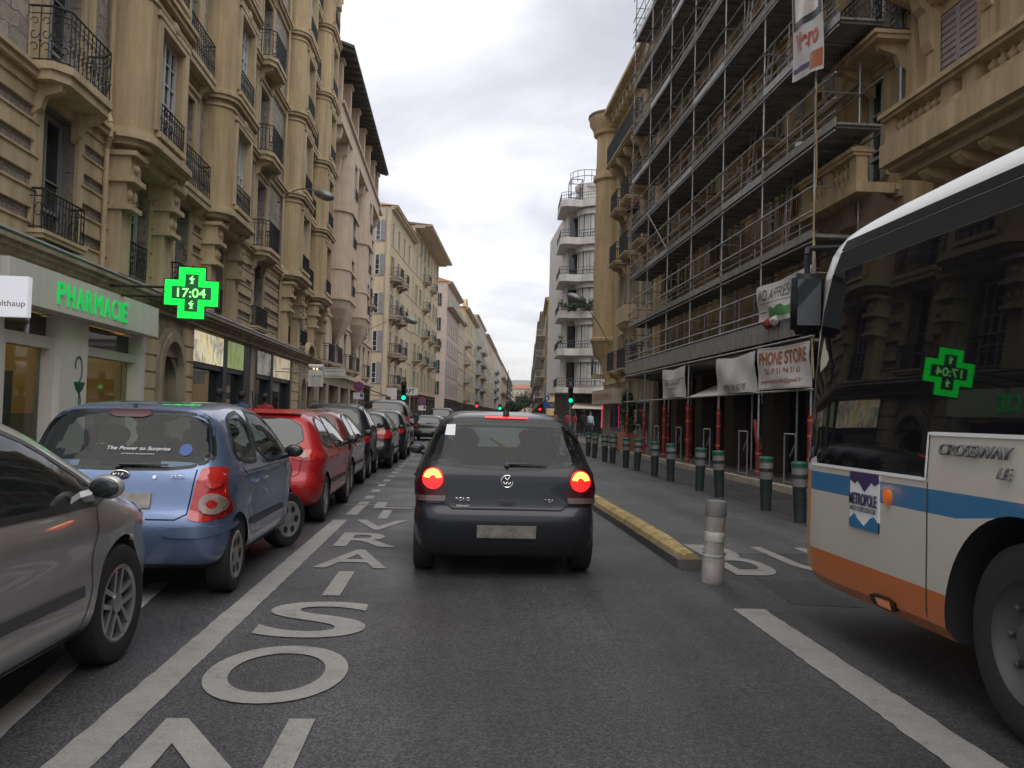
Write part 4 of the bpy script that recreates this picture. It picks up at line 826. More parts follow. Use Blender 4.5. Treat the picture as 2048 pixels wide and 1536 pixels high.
# ------------------------------------------------------------------ generic street building
def street_building(name_label, F, u0, u1, H, mat, trim, fls, z0, cols, ww=1.1, wh=1.9, shut=None, smat='shutter_grey', bal=(), balD=0.7, balL=2.2, rail='black_iron', slab=None, eave=0.4, roof='roof_tile', depth=12,
                    ground='brown_front', chim=(), side_cols=(), fr='window_white', roof_h=1.2, balstyle='far', cont=(), seed=1, proj=0.0, eavemat=None, name='apartment_building'):
    rnd_ = random.Random(seed); U = (u0+u1)/2; rt = F.root(name, name_label, 'building', U); o_ = lambda u: u-U; a, b = o_(u0), o_(u1)
    ops = [(o_(c)-ww/2, o_(c)+ww/2, f, f+wh) for c in cols for f in fls]
    dp = 0.07 if u0 > 60 else 0.22; w = F.mb(); w.wall(a, b, z0, H, 0, ops, dp)
    w.quad((b, 0, 0), (b, -depth, 0), (b, -depth, H), (b, 0, H)); w.quad((a, -depth, 0), (b, -depth, 0), (b, -depth, H), (a, -depth, H)); w.quad((a, 0, H), (b, 0, H), (b, -depth, H), (a, -depth, H)); w.quad((a, 0, 0), (a, -depth, 0), (a, -depth, H), (a, 0, H))
    part('wall', w, mat, rt)
    for c in cols:
        for f in fls:
            add_window(F, rt, o_(c), -0.02 if u0 > 60 else -0.16, f, ww-0.02, wh-0.02, fr=fr, nx=2, nz=2 if u0 > 40 else 3, shut=(shut if not isinstance(shut, (list, tuple)) else rnd_.choice(shut)), smat=smat)
    for c, f in bal:
        add_balcony(F, rt, o_(c), 0, f-0.02, balL, balD, 0.95, balstyle, slab or trim, rail)
    for (c0, c1, f, d) in cont:
        add_balcony(F, rt, o_((c0+c1)/2), 0, f-0.02, c1-c0, d, 0.95, balstyle, slab or trim, rail)
    t = F.mb(); t.box(a, b, 0, 0.16, z0-0.12, z0+0.1)
    for f in fls[1:]: t.box(a, b, 0, 0.07, f-0.32, f-0.2)
    for o in ops: t.box(o[0]-0.1, o[1]+0.1, 0, 0.08, o[2]-0.1, o[2]-0.003); t.box(o[0]-0.12, o[1]+0.12, 0, 0.06, o[3]+0.003, o[3]+0.12)
    t.box(a-0.05, b+0.05, 0, eave*0.6, H-0.35, H-0.15); t.box(a-0.1, b+0.1, 0, eave, H-0.147, H+0.05)
    part('cornice', t, trim, rt)
    if roof:
        r = F.mb(); ax, bx = a-0.2, b+0.2
        r.add([(ax, eave+0.1, H+0.06), (bx, eave+0.1, H+0.06), (bx, -depth, H+0.06), (ax, -depth, H+0.06), (ax+1.5, -depth/2, H+roof_h+0.06), (bx-1.5, -depth/2, H+roof_h+0.06)], [(0, 1, 5, 4), (1, 2, 5), (2, 3, 4, 5), (3, 0, 4), (0, 3, 2, 1)])
        rf = part('roof', r, roof, rt)
        for c in chim:
            k = F.mb(); x = o_(c); k.box(x-0.8, x+0.8, -3.4, -2.6, H, H+2.0); k.box(x-0.9, x+0.9, -3.5, -2.5, H+2.0, H+2.12)
            for q in (-0.5, 0, 0.5): k.lathe([(0.13, H+2.12), (0.11, H+2.6)], (x+q, -3, 0), 6)
            part('chimney', k, 'terracotta', rf)
    g = F.mb(); n = max(2, int((u1-u0)/4.2)); gops = [(a+(i+0.12)*(b-a)/n, a+(i+0.88)*(b-a)/n, 0.2, z0-0.65) for i in range(n)]
    g.wall(a, b, 0, z0-0.12, 0.03, gops, 0.35); part('ground_floor_wall', g, ground, rt)
    s = F.mb()
    for o in gops: s.box(o[0], o[1], -0.32, -0.28, 0.2, z0-0.65)
    part('shop_window', s, 'window_glass', rt)
    # side wall facing the viewer, with its own openings
    if side_cols:
        sw = MB(); sops = [(c-0.5, c+0.5, f, f+wh) for c in side_cols for f in fls]
        for c in side_cols:
            for f in fls:
                wm, gm = win_meshes(1.0, rnd(wh), 2, 2, fr, 'window_glass')
                o = ob('window', wm, rt, (F.side*(a-0.07), c, f), (0, 0, pi/2*F.side)); ob('pane', gm, o)
                if shut:
                    sm = shutter_mesh(0.5, rnd(wh), smat)
                    for k in (-1, 1): ob('shutter', sm, o, (k*0.76, 0.0, 0))
    return rt
# corner building C with round balconies, block face
def building_corner():
    cols = [99.2-97, 103.5-97, 107.8-97, 112.5-97, 116-97]; cols = [2.0, 6.4, 10.8, 15.2]
    fls = [4.6, 8.1, 12.3, 16.6, 20.4]
    rt = street_building('beige corner building with grey shutters and stacked dark round balconies past the side street', FL, 0, 20, 24.3, 'beige_render', 'cream_render', fls, 4.1, cols, 1.1, 2.3, shut=['closed', 'open'], smat='shutter_grey', side_cols=(-1.6, -4.2), eave=0.7, chim=(17.5,), seed=3, depth=14)
    for c in (2.0, 6.8):
        for f in (4.6, 8.1, 12.3, 16.6): 
            o = add_balcony(FL, rt, c-10, 0, f-0.02, 2.8, 1.15, 1.0, 'far', 'grimy_stone', 'black_iron', th=0.5, cut=0.5)
    for s in (-10.0, 10.0):
        z = 0.2; t = FL.mb()
        while z < 24: t.box(s-0.02 if s < 0 else s-0.6, s+0.6 if s < 0 else s+0.02, 0, 0.05, z, z+0.38); z += 0.46
        part('quoin', t, 'beige_render', rt)
    p = FL.mb(); p.tube((-10.04, -0.5, 0), (-10.04, -0.5, 24), 0.07, 6); p.tube((-10.04, -2.1, 0), (-10.04, -2.1, 24), 0.07, 6); part('drainpipe', p, 'shutter_mauve', rt)
    an = FL.mb(); an.tube((9, -3, 25), (9, -3, 28.4), 0.03, 4)
    for i in range(4): an.tube((9-0.6, -3, 27.6+i*0.22), (9+0.6, -3, 27.6+i*0.22), 0.02, 3)
    part('aerial', an, 'zinc', rt)
building_corner()
street_building('beige building with green shutters under a deep dark overhanging eave', FL, 20.1, 51, 26.6, 'beige_render', 'cream_render', [4.8, 8.6, 12.6, 16.6, 20.6, 23.6], 4.2, [23, 27.4, 31.8, 36.2, 40.6, 45, 49], 1.2, 2.3, shut=['closed', 'open'], smat='shutter_green',
                bal=[(31.8, 8.6), (31.8, 12.6), (31.8, 20.6), (31.8, 16.6), (40.6, 8.6), (40.6, 12.6), (40.6, 20.6), (49, 12.6), (23, 8.6)], balD=0.9, balL=3.2, rail='blue_iron', eave=2.2, roof='roof_dark', chim=(24,), seed=5)
street_building('pink building with narrow tall windows at the second side street', FL, 67.5, 97, 26.2, 'rose_render', 'rose_render', [5.0, 9.0, 13.0, 17.0, 21.6], 4.4, [70.5, 74.5, 78.5, 82.5, 86.5, 90.5, 94.5], 1.2, 2.5, shut=None, fr='window_grey', cont=[(67.4, 97, 21.6, 1.2)], rail='shutter_green', side_cols=(-1.5, -4.6), smat='shutter_green', eave=0.9, chim=(70, 74), seed=6, roof_h=2.2)
street_building('narrow beige building tucked between the pink and the lemon one', FL, 97.2, 112, 22.5, 'cream_render', 'beige_render', [4.8, 8.4, 12, 15.6, 19], 4.2, [99.5, 103, 106.5, 110], 1.1, 2.1, shut='closed', smat='shutter_grey', eave=0.8, seed=7)
street_building('lemon yellow building with red-brown balconies and a curved gable', FL, 113, 160, 27, 'lemon_render', 'cream_render', [4.8, 9.2, 13.6, 18, 22.4], 4.2, [117, 122, 127, 132, 137, 142, 147, 152, 157], 1.3, 2.6, shut=['closed', 'open'], smat='shutter_mauve', bal=[(117, 9.2), (117, 13.6), (117, 18), (117, 4.8)], balD=1.4, balL=4.5, rail='shutter_mauve', eave=1.0, seed=8)
street_building('tall grey-green building with long glazed balconies', FL, 161, 212, 31, 'grey_render', 'cream_render', [5, 9.2, 13.4, 17.6, 21.8, 26], 4.4, [165, 171, 177, 183, 189, 195, 201, 207], 2.2, 3.0, cont=[(163, 173, f, 1.1) for f in (5, 9.2, 13.4, 17.6, 21.8)]+[(188, 208, f, 1.2) for f in (9.2, 13.4, 17.6, 21.8)], eave=0.5, roof=None, rail='window_grey', seed=9)
street_building('pale beige building beyond the grey-green one', FL, 213, 300, 30, 'cream_render', 'white_render', [5, 9, 13, 17, 21, 25], 4.4, [217+7*i for i in range(12)], 1.4, 2.4, shut=['closed', 'open', None], smat='shutter_mauve', eave=1.2, seed=10, chim=(220, 240))
street_building('white and ochre building with flat roof terrace, far down the left side', FL, 302, 400, 30, 'white_render', 'white_render', [5, 9, 13, 17, 21, 25], 4.4, [307+8*i for i in range(12)], 1.6, 2.4, cont=[(304, 330, f, 1.3) for f in (9, 13, 17, 21)], eave=1.0, seed=11, roof='roof_tile')
street_building('grey-beige block with dark balconies, farther down the left side', FL, 403, 520, 31, 'beige_render', 'cream_render', [5, 9.5, 14, 18.5, 23, 27], 4.4, [408+10*i for i in range(11)], 2.0, 2.6, cont=[(405, 515, f, 1.4) for f in (14, 23)], eave=0.8, seed=12, roof=None)
street_building('last dark-balconied block at the far end of the left side', FL, 523, 700, 31, 'grey_render', 'grey_render', [5, 9.5, 14, 18.5, 23, 27], 4.4, [530+12*i for i in range(14)], 3.0, 2.6, cont=[(525, 690, f, 1.6) for f in (9.5, 14, 18.5, 23, 27)], eave=0.8, seed=13, roof=None)
# lemon gable
def gable():
    g = FL.mb(); n = 10
    pts = [(4.5*math.cos(pi*i/n)-9.5+0*i, 27.05+2.3*math.sin(pi*i/n)) for i in range(n+1)]
    U = 136.5
    r = [o for o in bpy.data.objects if o.get('label', '').startswith('lemon')][0]
    g.loft([(p[0]-12, 0.3, p[1]) for p in pts], [(p[0]-12, -0.5, p[1]) for p in pts]); part('gable', g, 'lemon_render', r)
gable()

# ------------------------------------------------------------------ right side
def baluster_mesh(mat):
    return cached(('balus', mat), lambda: MB().lathe([(0.085, 0), (0.085, 0.03), (0.045, 0.05), (0.05, 0.09), (0.09, 0.19), (0.085, 0.25), (0.045, 0.34), (0.04, 0.40), (0.06, 0.415), (0.045, 0.44), (0.075, 0.47), (0.075, 0.5)], n=10).mesh('baluster', mat, True))
def balustrade(F, rt, a, b, w, z, h=0.95, thick=0.28, mat='ochre_trim', posts=None, name='balustrade'):
    m = F.mb(); m.box(a, b, w-thick/2, w+thick/2, z, z+0.13); hr = z+h
    m.box(a-0.03, b+0.03, w-thick/2-0.06, w+thick/2+0.06, hr-0.16, hr-0.1); m.box(a-0.06, b+0.06, w-thick/2-0.11, w+thick/2+0.11, hr-0.1, hr-0.02); m.box(a, b, w-thick/2, w+thick/2, hr-0.02, hr+0.03)
    posts = posts or []
    ed = [a, b]+posts
    for p in posts+[a+0.16, b-0.16]: m.box(p-0.16, p+0.16, w-thick/2+0.01, w+thick/2-0.01, z+0.13, hr-0.16)
    r = part(name, m, mat, rt)
    bm = baluster_mesh(mat); x = a+0.42
    sc = (h-0.29)/0.5
    while x < b-0.36:
        if all(abs(x-p) > 0.24 for p in posts):
            o = ob('baluster', bm, r, (F.side*x, w, z+0.13)); o.scale = (1, 1, sc)
        x += 0.215
    return r
def building_balustrade():     # nearest on the right, seen over the bus
    F = NR; U = 10; rt = F.root('apartment_building', 'ochre building behind the bus with a long stone balustrade balcony', 'building', U); o_ = lambda u: u-U
    u0, u1 = o_(-4), o_(16.3); H = 16
    ops = [(o_(c)-0.62, o_(c)+0.62, z, z+2.45) for c in (14.55, 11.2, 7.8) for z in (6.45,)]+[(o_(c)-0.6, o_(c)+0.6, z, z+2.4) for c in (14.0, 11.2, 7.8) for z in (10.6,)]+[(o_(c)-0.9, o_(c)+0.9, 3.4, 5.2) for c in (13.9, 10.5)]
    w = F.mb(); w.wall(u0, u1, 0, H, 0, ops, 0.3); body_box(w, u0, u1, 10, 0, H); part('wall', w, 'ochre_render', rt)
    for o in ops: 
        h = o[3]-o[2]; add_window(F, rt, (o[0]+o[1])/2, -0.25, o[2], o[1]-o[0]-0.02, h-0.02, fr='window_grey', nx=2, nz=3, shut='closed' if o[2] > 6 else None, smat='shutter_mauve')
    s = F.mb(); s.box(o_(3), o_(14.75), 0, 1.12, 5.9, 5.97); s.box(o_(3), o_(14.8), 0, 1.25, 5.97, 6.36); s.box(o_(3), o_(14.75), 0, 0.9, 5.78, 5.9)
    for c in (14.1, 13.1, 12.4, 11.2, 10.2): bracket(s, o_(c), 0.0, 5.78, 0.26, 0.85, 0.55)
    part('balcony', s, 'ochre_trim', rt)
    balustrade(F, rt, o_(3), o_(14.75), 1.06, 6.36, 0.56, 0.24, 'ochre_trim', [o_(12.83), o_(12.25), o_(10.0), o_(9.4), o_(7)])
    t = F.mb()
    for c in (15.95, 15.2, 13.55): t.box(o_(c)-0.14, o_(c)+0.14, 0, 0.10, 0, H)
    t.box(u0, u1, 0, 0.16, 5.3, 5.5); t.box(u0, u1, 0, 0.1, 9.5, 9.6); t.box(u0, o_(13.2), 0, 0.08, 6.4, H)
    for c in (13.9, 10.5):
        for i in range(10):
            a0 = pi*i/10; a1 = pi*(i+1)/10
            t.loft([(o_(c)+r*math.cos(a), 0, 4.3+r*math.sin(a)) for r, a in ((1.0, a0), (1.2, a0), (1.2, a1), (1.0, a1))], [(o_(c)+r*math.cos(a), 0.12, 4.3+r*math.sin(a)) for r, a in ((1.0, a0), (1.2, a0), (1.2, a1), (1.0, a1))])
    for c in (15.25, 13.5): bracket(t, o_(c), 0.1, 9.4, 0.3, 0.3, 1.1)
    part('moulding', t, 'ochre_trim', rt)
    b = F.mb(); bay_shell(b, o_(15.0), 1.3, 0.7, 0.6, 9.9, H, [(o_(15)-0.6, o_(15)+0.6, 10.5, 13)]); bw = part('bay_window', b, 'ochre_render', rt, True)
    A = plan(o_(15.0), 1.35, 0.75, 0.6); m = F.mb()
    def sc(k, kk=None): return [(o_(15)+(p[0]-o_(15))*k, p[1]*k) for p in A]
    for (k0, z0), (k1, z1) in zip([(1.06, 9.95), (1.06, 9.82), (0.9, 9.6), (0.6, 9.35), (0.25, 9.1)][:-1], [(1.06, 9.82), (0.9, 9.6), (0.6, 9.35), (0.25, 9.1)]): m.prism(sc(k1), z1, z0, sc(k0))
    part('bay_corbel', m, 'ochre_trim', bw, True)
    p = F.mb(); p.path([(o_(16.2), 0.15, 14), (o_(16.2), 0.15, 6.9)], 0.05, 8); part('drainpipe', p, 'zinc', rt, True)
    g = F.mb(); g.box(o_(-4), o_(16.2), 0.02, 0.06, 0.1, 3.3); part('shopfront', g, 'dark_shop', rt)
building_balustrade()
def building_scaffolded():
    F = NR; U = 26; rt = F.root('apartment_building', 'ochre ornate building wrapped in scaffolding', 'building', U); o_ = lambda u: u-U
    u0, u1 = o_(16.32), o_(37.0); H = 17.6
    cs = [17.6, 20.6, 23.6, 26.6, 29.6, 32.6, 35.4]; fl = [(4.15, 1.7), (6.5, 2.35), (9.1, 2.3), (11.9, 2.2), (14.6, 1.9)]
    ops = [(o_(c)-0.55, o_(c)+0.55, z, z+h) for c in cs for z, h in fl]
    w = F.mb(); w.wall(u0, u1, 3.5, H, 0, ops, 0.3); body_box(w, u0, u1, 10, 0, H); part('wall', w, 'ochre_render', rt)
    for i, o in enumerate(ops): add_window(F, rt, (o[0]+o[1])/2, -0.22, o[2], o[1]-o[0]-0.02, o[3]-o[2]-0.02, nx=2, nz=3, fr='window_white', shut='open' if i % 5 == 2 else None, smat='shutter_grey')
    for k, c in enumerate(cs):
        if k == 0: add_balcony(F, rt, o_(16.9), 0, 9.0, 1.9, 0.75, 1.05, 'scroll', 'ochre_trim', 'black_iron')
        elif k % 2 == 0: add_balcony(F, rt, o_(c), 0, 9.0, 2.0, 0.6, 1.0, 'plain', 'ochre_trim'); add_balcony(F, rt, o_(c), 0, 11.8, 2.0, 0.5, 1.0, 'plain', 'ochre_trim')
        else: add_balcony(F, rt, o_(c), 0, 6.4, 1.8, 0.5, 1.0, 'plain', 'ochre_trim'); add_balcony(F, rt, o_(c), 0, 14.5, 1.8, 0.5, 1.0, 'plain', 'ochre_trim')
    balustrade(F, rt, o_(16.5), o_(19.2), 0.75, 6.2, 0.7, 0.24, 'ochre_trim', [o_(17.9)])
    t = F.mb(); t.box(o_(16.4), o_(19.3), 0, 0.9, 6.0, 6.2)
    for z in (3.55, 6.05, 8.75, 11.55, 14.3): t.box(u0, u1, 0, 0.15, z, z+0.12); t.box(u0, u1, 0, 0.08, z-0.12, z)
    for c in cs:
        for z, h in fl:
            t.box(o_(c)-0.72, o_(c)-0.56, 0, 0.07, z, z+h+0.12); t.box(o_(c)+0.56, o_(c)+0.72, 0, 0.07, z, z+h+0.12); t.box(o_(c)-0.8, o_(c)+0.8, 0, 0.16, z+h+0.12, z+h+0.24)
    for c in [19.1+3*i for i in range(6)]: t.box(o_(c)-0.2, o_(c)+0.2, 0, 0.1, 3.8, 16.2); bracket(t, o_(c), 0, 16.3, 0.4, 0.5, 1.0)
    t.box(u0, u1, 0, 0.55, 16.3, 16.5); t.box(u0, u1, 0, 0.75, 16.5, 16.7)
    part('moulding', t, 'ochre_trim', rt)
    m = F.mb()
    A = plan(o_(35.6), 1.5, 0.9, 0.8)
    m.prism(A, 14.2, 16.4, A); m.prism(plan(o_(35.6), 1.7, 1.1, 0.9), 16.4, 16.6)
    def sc(k): return [(o_(35.6)+(p[0]-o_(35.6))*k, p[1]*k) for p in A]
    for (k0, z0), (k1, z1) in zip([(1.0, 16.6), (1.0, 17.2), (0.85, 17.9)], [(1.0, 17.2), (0.85, 17.9), (0.3, 18.3)]): m.prism(sc(k0), z0, z1, sc(k1))
    part('corner_turret', m, 'ochre_trim', rt, True)
    g = F.mb(); gops = [(o_(a), o_(b), 0.15, 3.05) for a, b in ((17.0, 19.6), (20.2, 23.0), (23.8, 26.4), (27.2, 29.8), (30.6, 33.2), (34.0, 36.2))]
    g.wall(u0, u1, 0, 3.5, 0.02, gops, 0.5); part('ground_floor_wall', g, 'brown_front', rt)
    s = F.mb()
    for o in gops: s.box(o[0], o[1], -0.45, -0.42, 0.15, 3.05)
    part('shop_window', s, 'window_glass', rt)
    a = F.mb()
    for i in range(6): a.box(o_(17+3.3*i), o_(19.8+3.3*i), 0.02, 0.5, 3.06, 3.3)
    part('shop_blind_box', a, 'dark_shop', rt)
building_scaffolded()
def building_column():
    F = NR; U = 45; rt = F.root('apartment_building', 'yellow building with a tall round corner turret after the scaffolding', 'building', U); o_ = lambda u: u-U
    u0, u1 = o_(37.2), o_(49.5); H = 18.2
    cs = [38.9, 41.9, 44.6]; fl = [(3.9, 1.9), (6.7, 2.1), (9.5, 2.2), (12.2, 2.2), (15.0, 2.0)]
    ops = [(o_(c)-0.5, o_(c)+0.5, z, z+h) for c in cs for z, h in fl]
    w = F.mb(); w.wall(u0, u1, 3.3, H, 0, ops, 0.28); body_box(w, u0, u1, 10, 0, H); part('wall', w, 'yellow_render', rt)
    for o in ops: add_window(F, rt, (o[0]+o[1])/2, -0.2, o[2], 0.98, o[3]-o[2]-0.02, nx=2, nz=2, fr='window_white', shut='open', smat='shutter_grey')
    for c in cs:
        for z in (9.5, 12.2, 3.9): add_balcony(F, rt, o_(c), 0, z-0.03, 1.7, 0.6, 0.95, 'far', 'yellow_trim', 'blue_iron')
    add_balcony(F, rt, o_(41.7), 0, 14.7, 7.6, 0.85, 1.0, 'far', 'yellow_trim', 'blue_iron')
    t = F.mb()
    for c in (39.4, 41.2, 43.0, 44.8): bracket(t, o_(c), 0, 14.5, 0.3, 0.8, 1.3)
    t.box(o_(41), o_(43.4), 0, 0.6, 6.1, 6.9); bracket(t, o_(42.2), 0, 6.1, 1.5, 0.55, 0.9)
    t.box(u0, u1, 0, 0.12, 3.3, 3.5); t.box(u0, u1+0.3, 0, 0.5, H-0.3, H-0.1); t.box(u0, u1+0.5, 0, 0.8, H-0.1, H+0.1)
    for i in range(14): t.box(u0+0.9*i, u0+0.9*i+0.3, 0, 0.45, H-0.7, H-0.3)
    part('moulding', t, 'yellow_trim', rt)
    tw = F.mb(); cx, cw = o_(48.3), 0.05
    tw.lathe([(0.12, 3.4), (0.3, 3.9), (0.4, 4.5), (0.85, 5.0), (0.95, 5.6), (1.05, 5.7), (1.05, 5.85), (0.92, 5.9), (0.92, 14.6), (1.08, 14.75), (1.08, 14.95), (0.92, 15.0), (0.92, 17.2), (1.1, 17.3), (1.15, 17.6), (1.35, 17.9), (1.4, 18.3), (1.1, 18.5)], (cx, cw, 0), 24)
    part('corner_turret', tw, 'yellow_render', rt, True)
    dm = F.mb(); dm.lathe([(1.45, 18.3), (1.42, 18.42), (0.9, 18.6), (0.1, 18.65)], (cx, cw, 0), 20); part('turret_roof', dm, 'roof_dark', rt, True)
    # balconies on the end wall, facing away round the corner
    for z in (3.9, 6.7, 9.5, 12.2, 15.0):
        o = ob('balcony', MB().box(-0.8, 0.8, 0, 0.62, -0.2, 0).mesh('balcony', 'yellow_trim'), rt, (o_(49.5), -1.0+0.9, z), (0, 0, -pi/2))
        ob('railing', rail_mesh(1.6, 0.6, 0.95, 'far', 'blue_iron'), o)
    g = F.mb(); g.box(u0, u1, 0, 0.06, 0, 3.3); part('ground_floor_wall', g, 'grimy_stone', rt)
    s = F.mb()
    for a, b in ((37.8, 40.2), (41, 43.6), (44.4, 47)): s.box(o_(a), o_(b), 0.061, 0.09, 0.3, 2.2)
    part('shop_window', s, 'window_glass', rt)
    sg = F.mb(); sg.box(o_(43.0), o_(49.6), 0.1, 0.7, 2.2, 2.95); sb = part('shop_sign', sg, 'awning_cream', rt)
    letters('CREDIT MUTUEL MONACO', 5.4, 0.34, 'ink_red', sb, (o_(46.3), 0.705, 2.58), (pi/2, 0, pi))
    return rt
building_column()
def building_deco():
    rt = thing('apartment_building', 'white rounded corner block with stacked curved balconies beyond the right traffic light', 'building', (11.5, 76, 0))
    # local: x across, -y towards the viewer
    L = lambda x: x-11.5; Y = lambda y: y-76
    pal = []
    w = MB()
    def outline(e, rec=0):
        pts = [(9.35, 88), (9.35, 73.9), (10.5, 73.9)]
        c = (12.1, 73.3); r = 2.0+e
        for i in range(13):
            t = pi*1.02+pi*0.5*i/12; pts.append((c[0]+r*math.cos(t), c[1]+r*math.sin(t)))
        pts += [(18, 71.4-e), (18, 88)]
        return [(L(p[0]), Y(p[1])) for p in pts]
    w.prism(outline(0), 3.7, 19.2); w.prism([(L(10.6), Y(74)), (L(18), Y(74)), (L(18), Y(86)), (L(10.6), Y(86))], 19.2, 21.6)
    part('wall', w, 'white_render', rt)
    g = MB(); g.prism([(L(10.2), Y(73)), (L(18), Y(73)), (L(18), Y(88)), (L(10.2), Y(88))], 0, 3.7); part('ground_floor_wall', g, 'dark_shop', rt)
    fl = [3.7, 6.8, 9.9, 12.95, 16.05, 19.2]
    def band(z0, z1, e, i0=0, i1=None):
        b = MB(); ptsO = []; ptsI = []
        c = (12.1, 73.3)
        for i in range(15):
            t = pi*1.05+pi*0.45*i/14; ptsO.append((L(c[0]+(2.0+e)*math.cos(t)), Y(c[1]+(2.0+e)*math.sin(t)))); ptsI.append((L(c[0]+1.9*math.cos(t)), Y(c[1]+1.9*math.sin(t))))
        ptsO = [(L(8.75), Y(77)), (L(8.45), Y(71.9)), (L(9.0), Y(71.5)), (L(9.9), Y(71.6))]+[p for p in ptsO if p[0] > L(10.2)]+[(L(18), Y(71.3-e))]
        poly = ptsO+[(L(18), Y(74)), (L(9.5), Y(77))]
        b.prism(poly, z0, z1); return b
    for k, f in enumerate(fl):
        b = band(f-0.25, f+0.32 if k else f+0.2, 0.55); sl = part('balcony', b, 'white_render', rt)
        rl = MB(); c = (12.1, 73.3); pts = [(L(8.8), Y(77)), (L(8.5), Y(71.95)), (L(9.05), Y(71.55)), (L(9.9), Y(71.65))]+[(L(c[0]+2.5*math.cos(t)), Y(c[1]+2.5*math.sin(t))) for t in [pi*1.22+pi*0.28*i/10 for i in range(11)]]+[(L(18), Y(70.9))]
        for p, q in zip(pts[:-1], pts[1:]):
            for z in (0.42, 0.95, 0.7): rl.tube((p[0], p[1], f+z), (q[0], q[1], f+z), 0.02, 4)
            n = max(1, int(math.hypot(q[0]-p[0], q[1]-p[1])/0.2))
            for i in range(n): rl.tube((p[0]+(q[0]-p[0])*i/n, p[1]+(q[1]-p[1])*i/n, f+0.3), (p[0]+(q[0]-p[0])*i/n, p[1]+(q[1]-p[1])*i/n, f+0.95), 0.015, 3, cap=False)
        part('railing', rl, 'blue_iron', sl)
        if k < 5:
            for j in range(4):      # tall windows round the bow, facing the viewer
                t = pi*1.12+pi*0.11*j; x = c[0]+2.02*math.cos(t); y = c[1]+2.02*math.sin(t)
                a, gm = win_meshes(0.62, 2.1, 2, 1, 'window_white', 'window_glass')
                o = ob('window', a, rt, (L(x), Y(y), f+0.35), (0, 0, t+pi/2)); o.rotation_euler = (0, 0, t-pi/2); ob('pane', gm, o)
            d = MB(); d.box(L(9.5), L(10.2), Y(73.86), Y(73.9), f+0.3, f+2.4); part('recess_door', d, 'window_glass', rt)
            lv = MB(); lv.prism([(L(x), Y(y)) for x, y in [(c[0]+2.25*math.cos(t), c[1]+2.25*math.sin(t)) for t in [pi*1.08+pi*0.42*i/8 for i in range(9)]]+[(18, 71.0), (18, 72), (11, 73.4)]], f+2.35, f+2.83); part('lintel_band', lv, 'white_render', rt)
    pl = leaves_mb([(L(8.6+i*0.33), Y(71.5), 10.4+random.uniform(0, .5)) for i in range(10)]+[(L(9.9+i*0.4), Y(70.9), 10.8+random.uniform(-.2, .3)) for i in range(8)], 0.36, 60, 0.09); part('balcony_plants', pl, 'leaf', rt)
    p2 = leaves_mb([(L(8.7), Y(71.9), z) for z in (7.6, 8.0)], 0.3, 50, 0.08); part('balcony_plants', p2, 'leaf', rt)
    r = MB()
    for x in (9.4, 10.4): 
        for y in (73, 74.5): r.tube((L(x), Y(y), 19.2), (L(x), Y(y), 21.6), 0.04, 4)
    for z in (20.4, 21.6): r.path([(L(9.4), Y(73), z), (L(10.4), Y(73), z), (L(10.4), Y(74.5), z), (L(9.4), Y(74.5), z), (L(9.4), Y(73), z)], 0.035, 4)
    r.path([(L(11.2+1.6*math.cos(t)), Y(75+1.6*math.sin(t)), 22.6) for t in [pi+pi*i/8 for i in range(9)]], 0.03, 4); r.path([(L(11.2+1.6*math.cos(t)), Y(75+1.6*math.sin(t)), 22.1) for t in [pi+pi*i/8 for i in range(9)]], 0.03, 4)
    for i in range(9): t = pi+pi*i/8; r.tube((L(11.2+1.6*math.cos(t)), Y(75+1.6*math.sin(t)), 21.6), (L(11.2+1.6*math.cos(t)), Y(75+1.6*math.sin(t)), 22.6), 0.025, 4)
    part('roof_railing', r, 'black_iron', rt)
    h = MB(); h.lathe([(1.9, 21.3), (1.95, 21.6)], (L(12), Y(75.5), 0), 20); h.lathe([(1.4, 19.2), (1.4, 21.3)], (L(12), Y(75.5), 0), 20); part('penthouse', h, 'white_render', rt, True)
    aw = MB(); aw.add([(L(10.2), Y(73), 2.6), (L(18), Y(73), 2.6), (L(18), Y(70.6), 2.15), (L(9.6), Y(70.6), 2.15), (L(10.2), Y(73), 2.66), (L(18), Y(73), 2.66), (L(18), Y(70.6), 2.21), (L(9.6), Y(70.6), 2.21)], [(0, 1, 2, 3), (4, 5, 6, 7), (2, 3, 7, 6), (0, 3, 7, 4)]); part('awning', aw, 'awning_cream', rt)
building_deco()
street_building('tan plain-walled building right behind the white rounded block', FR, 34, 52, 17, 'tan_render', 'tan_render', [4.2, 7.2, 10.3, 13.3], 3.8, [37, 41, 45, 49], 1.0, 1.9, shut='open', smat='shutter_grey', side_cols=(-1.0,), eave=0.4, seed=20, fr='window_grey')
def tan_side():
    pass
street_building('balconied cream block farther down the right side', FR, 54, 98, 17.5, 'cream_render', 'white_render', [4.4, 7.6, 10.8, 14], 3.9, [57+5*i for i in range(8)], 1.4, 2.2, cont=[(55, 97, f, 1.3) for f in (4.4, 7.6, 10.8, 14)], eave=0.8, seed=21, rail='window_white')
street_building('taller pale block with awnings on the right side', FR, 100, 190, 21, 'white_render', 'white_render', [4.4, 7.8, 11.2, 14.6, 17.6], 3.9, [105+8*i for i in range(10)], 1.6, 2.2, cont=[(102, 188, f, 1.4) for f in (7.8, 11.2, 14.6)], eave=0.8, seed=22, rail='window_white')
street_building('beige block with stacked balconies, far right side', FR, 193, 380, 24, 'beige_render', 'cream_render', [4.4, 8.4, 12.4, 16.4, 20.2], 3.9, [200+14*i for i in range(13)], 2.4, 2.4, cont=[(195, 378, f, 1.5) for f in (8.4, 16.4)], eave=0.8, seed=23, rail='window_white')
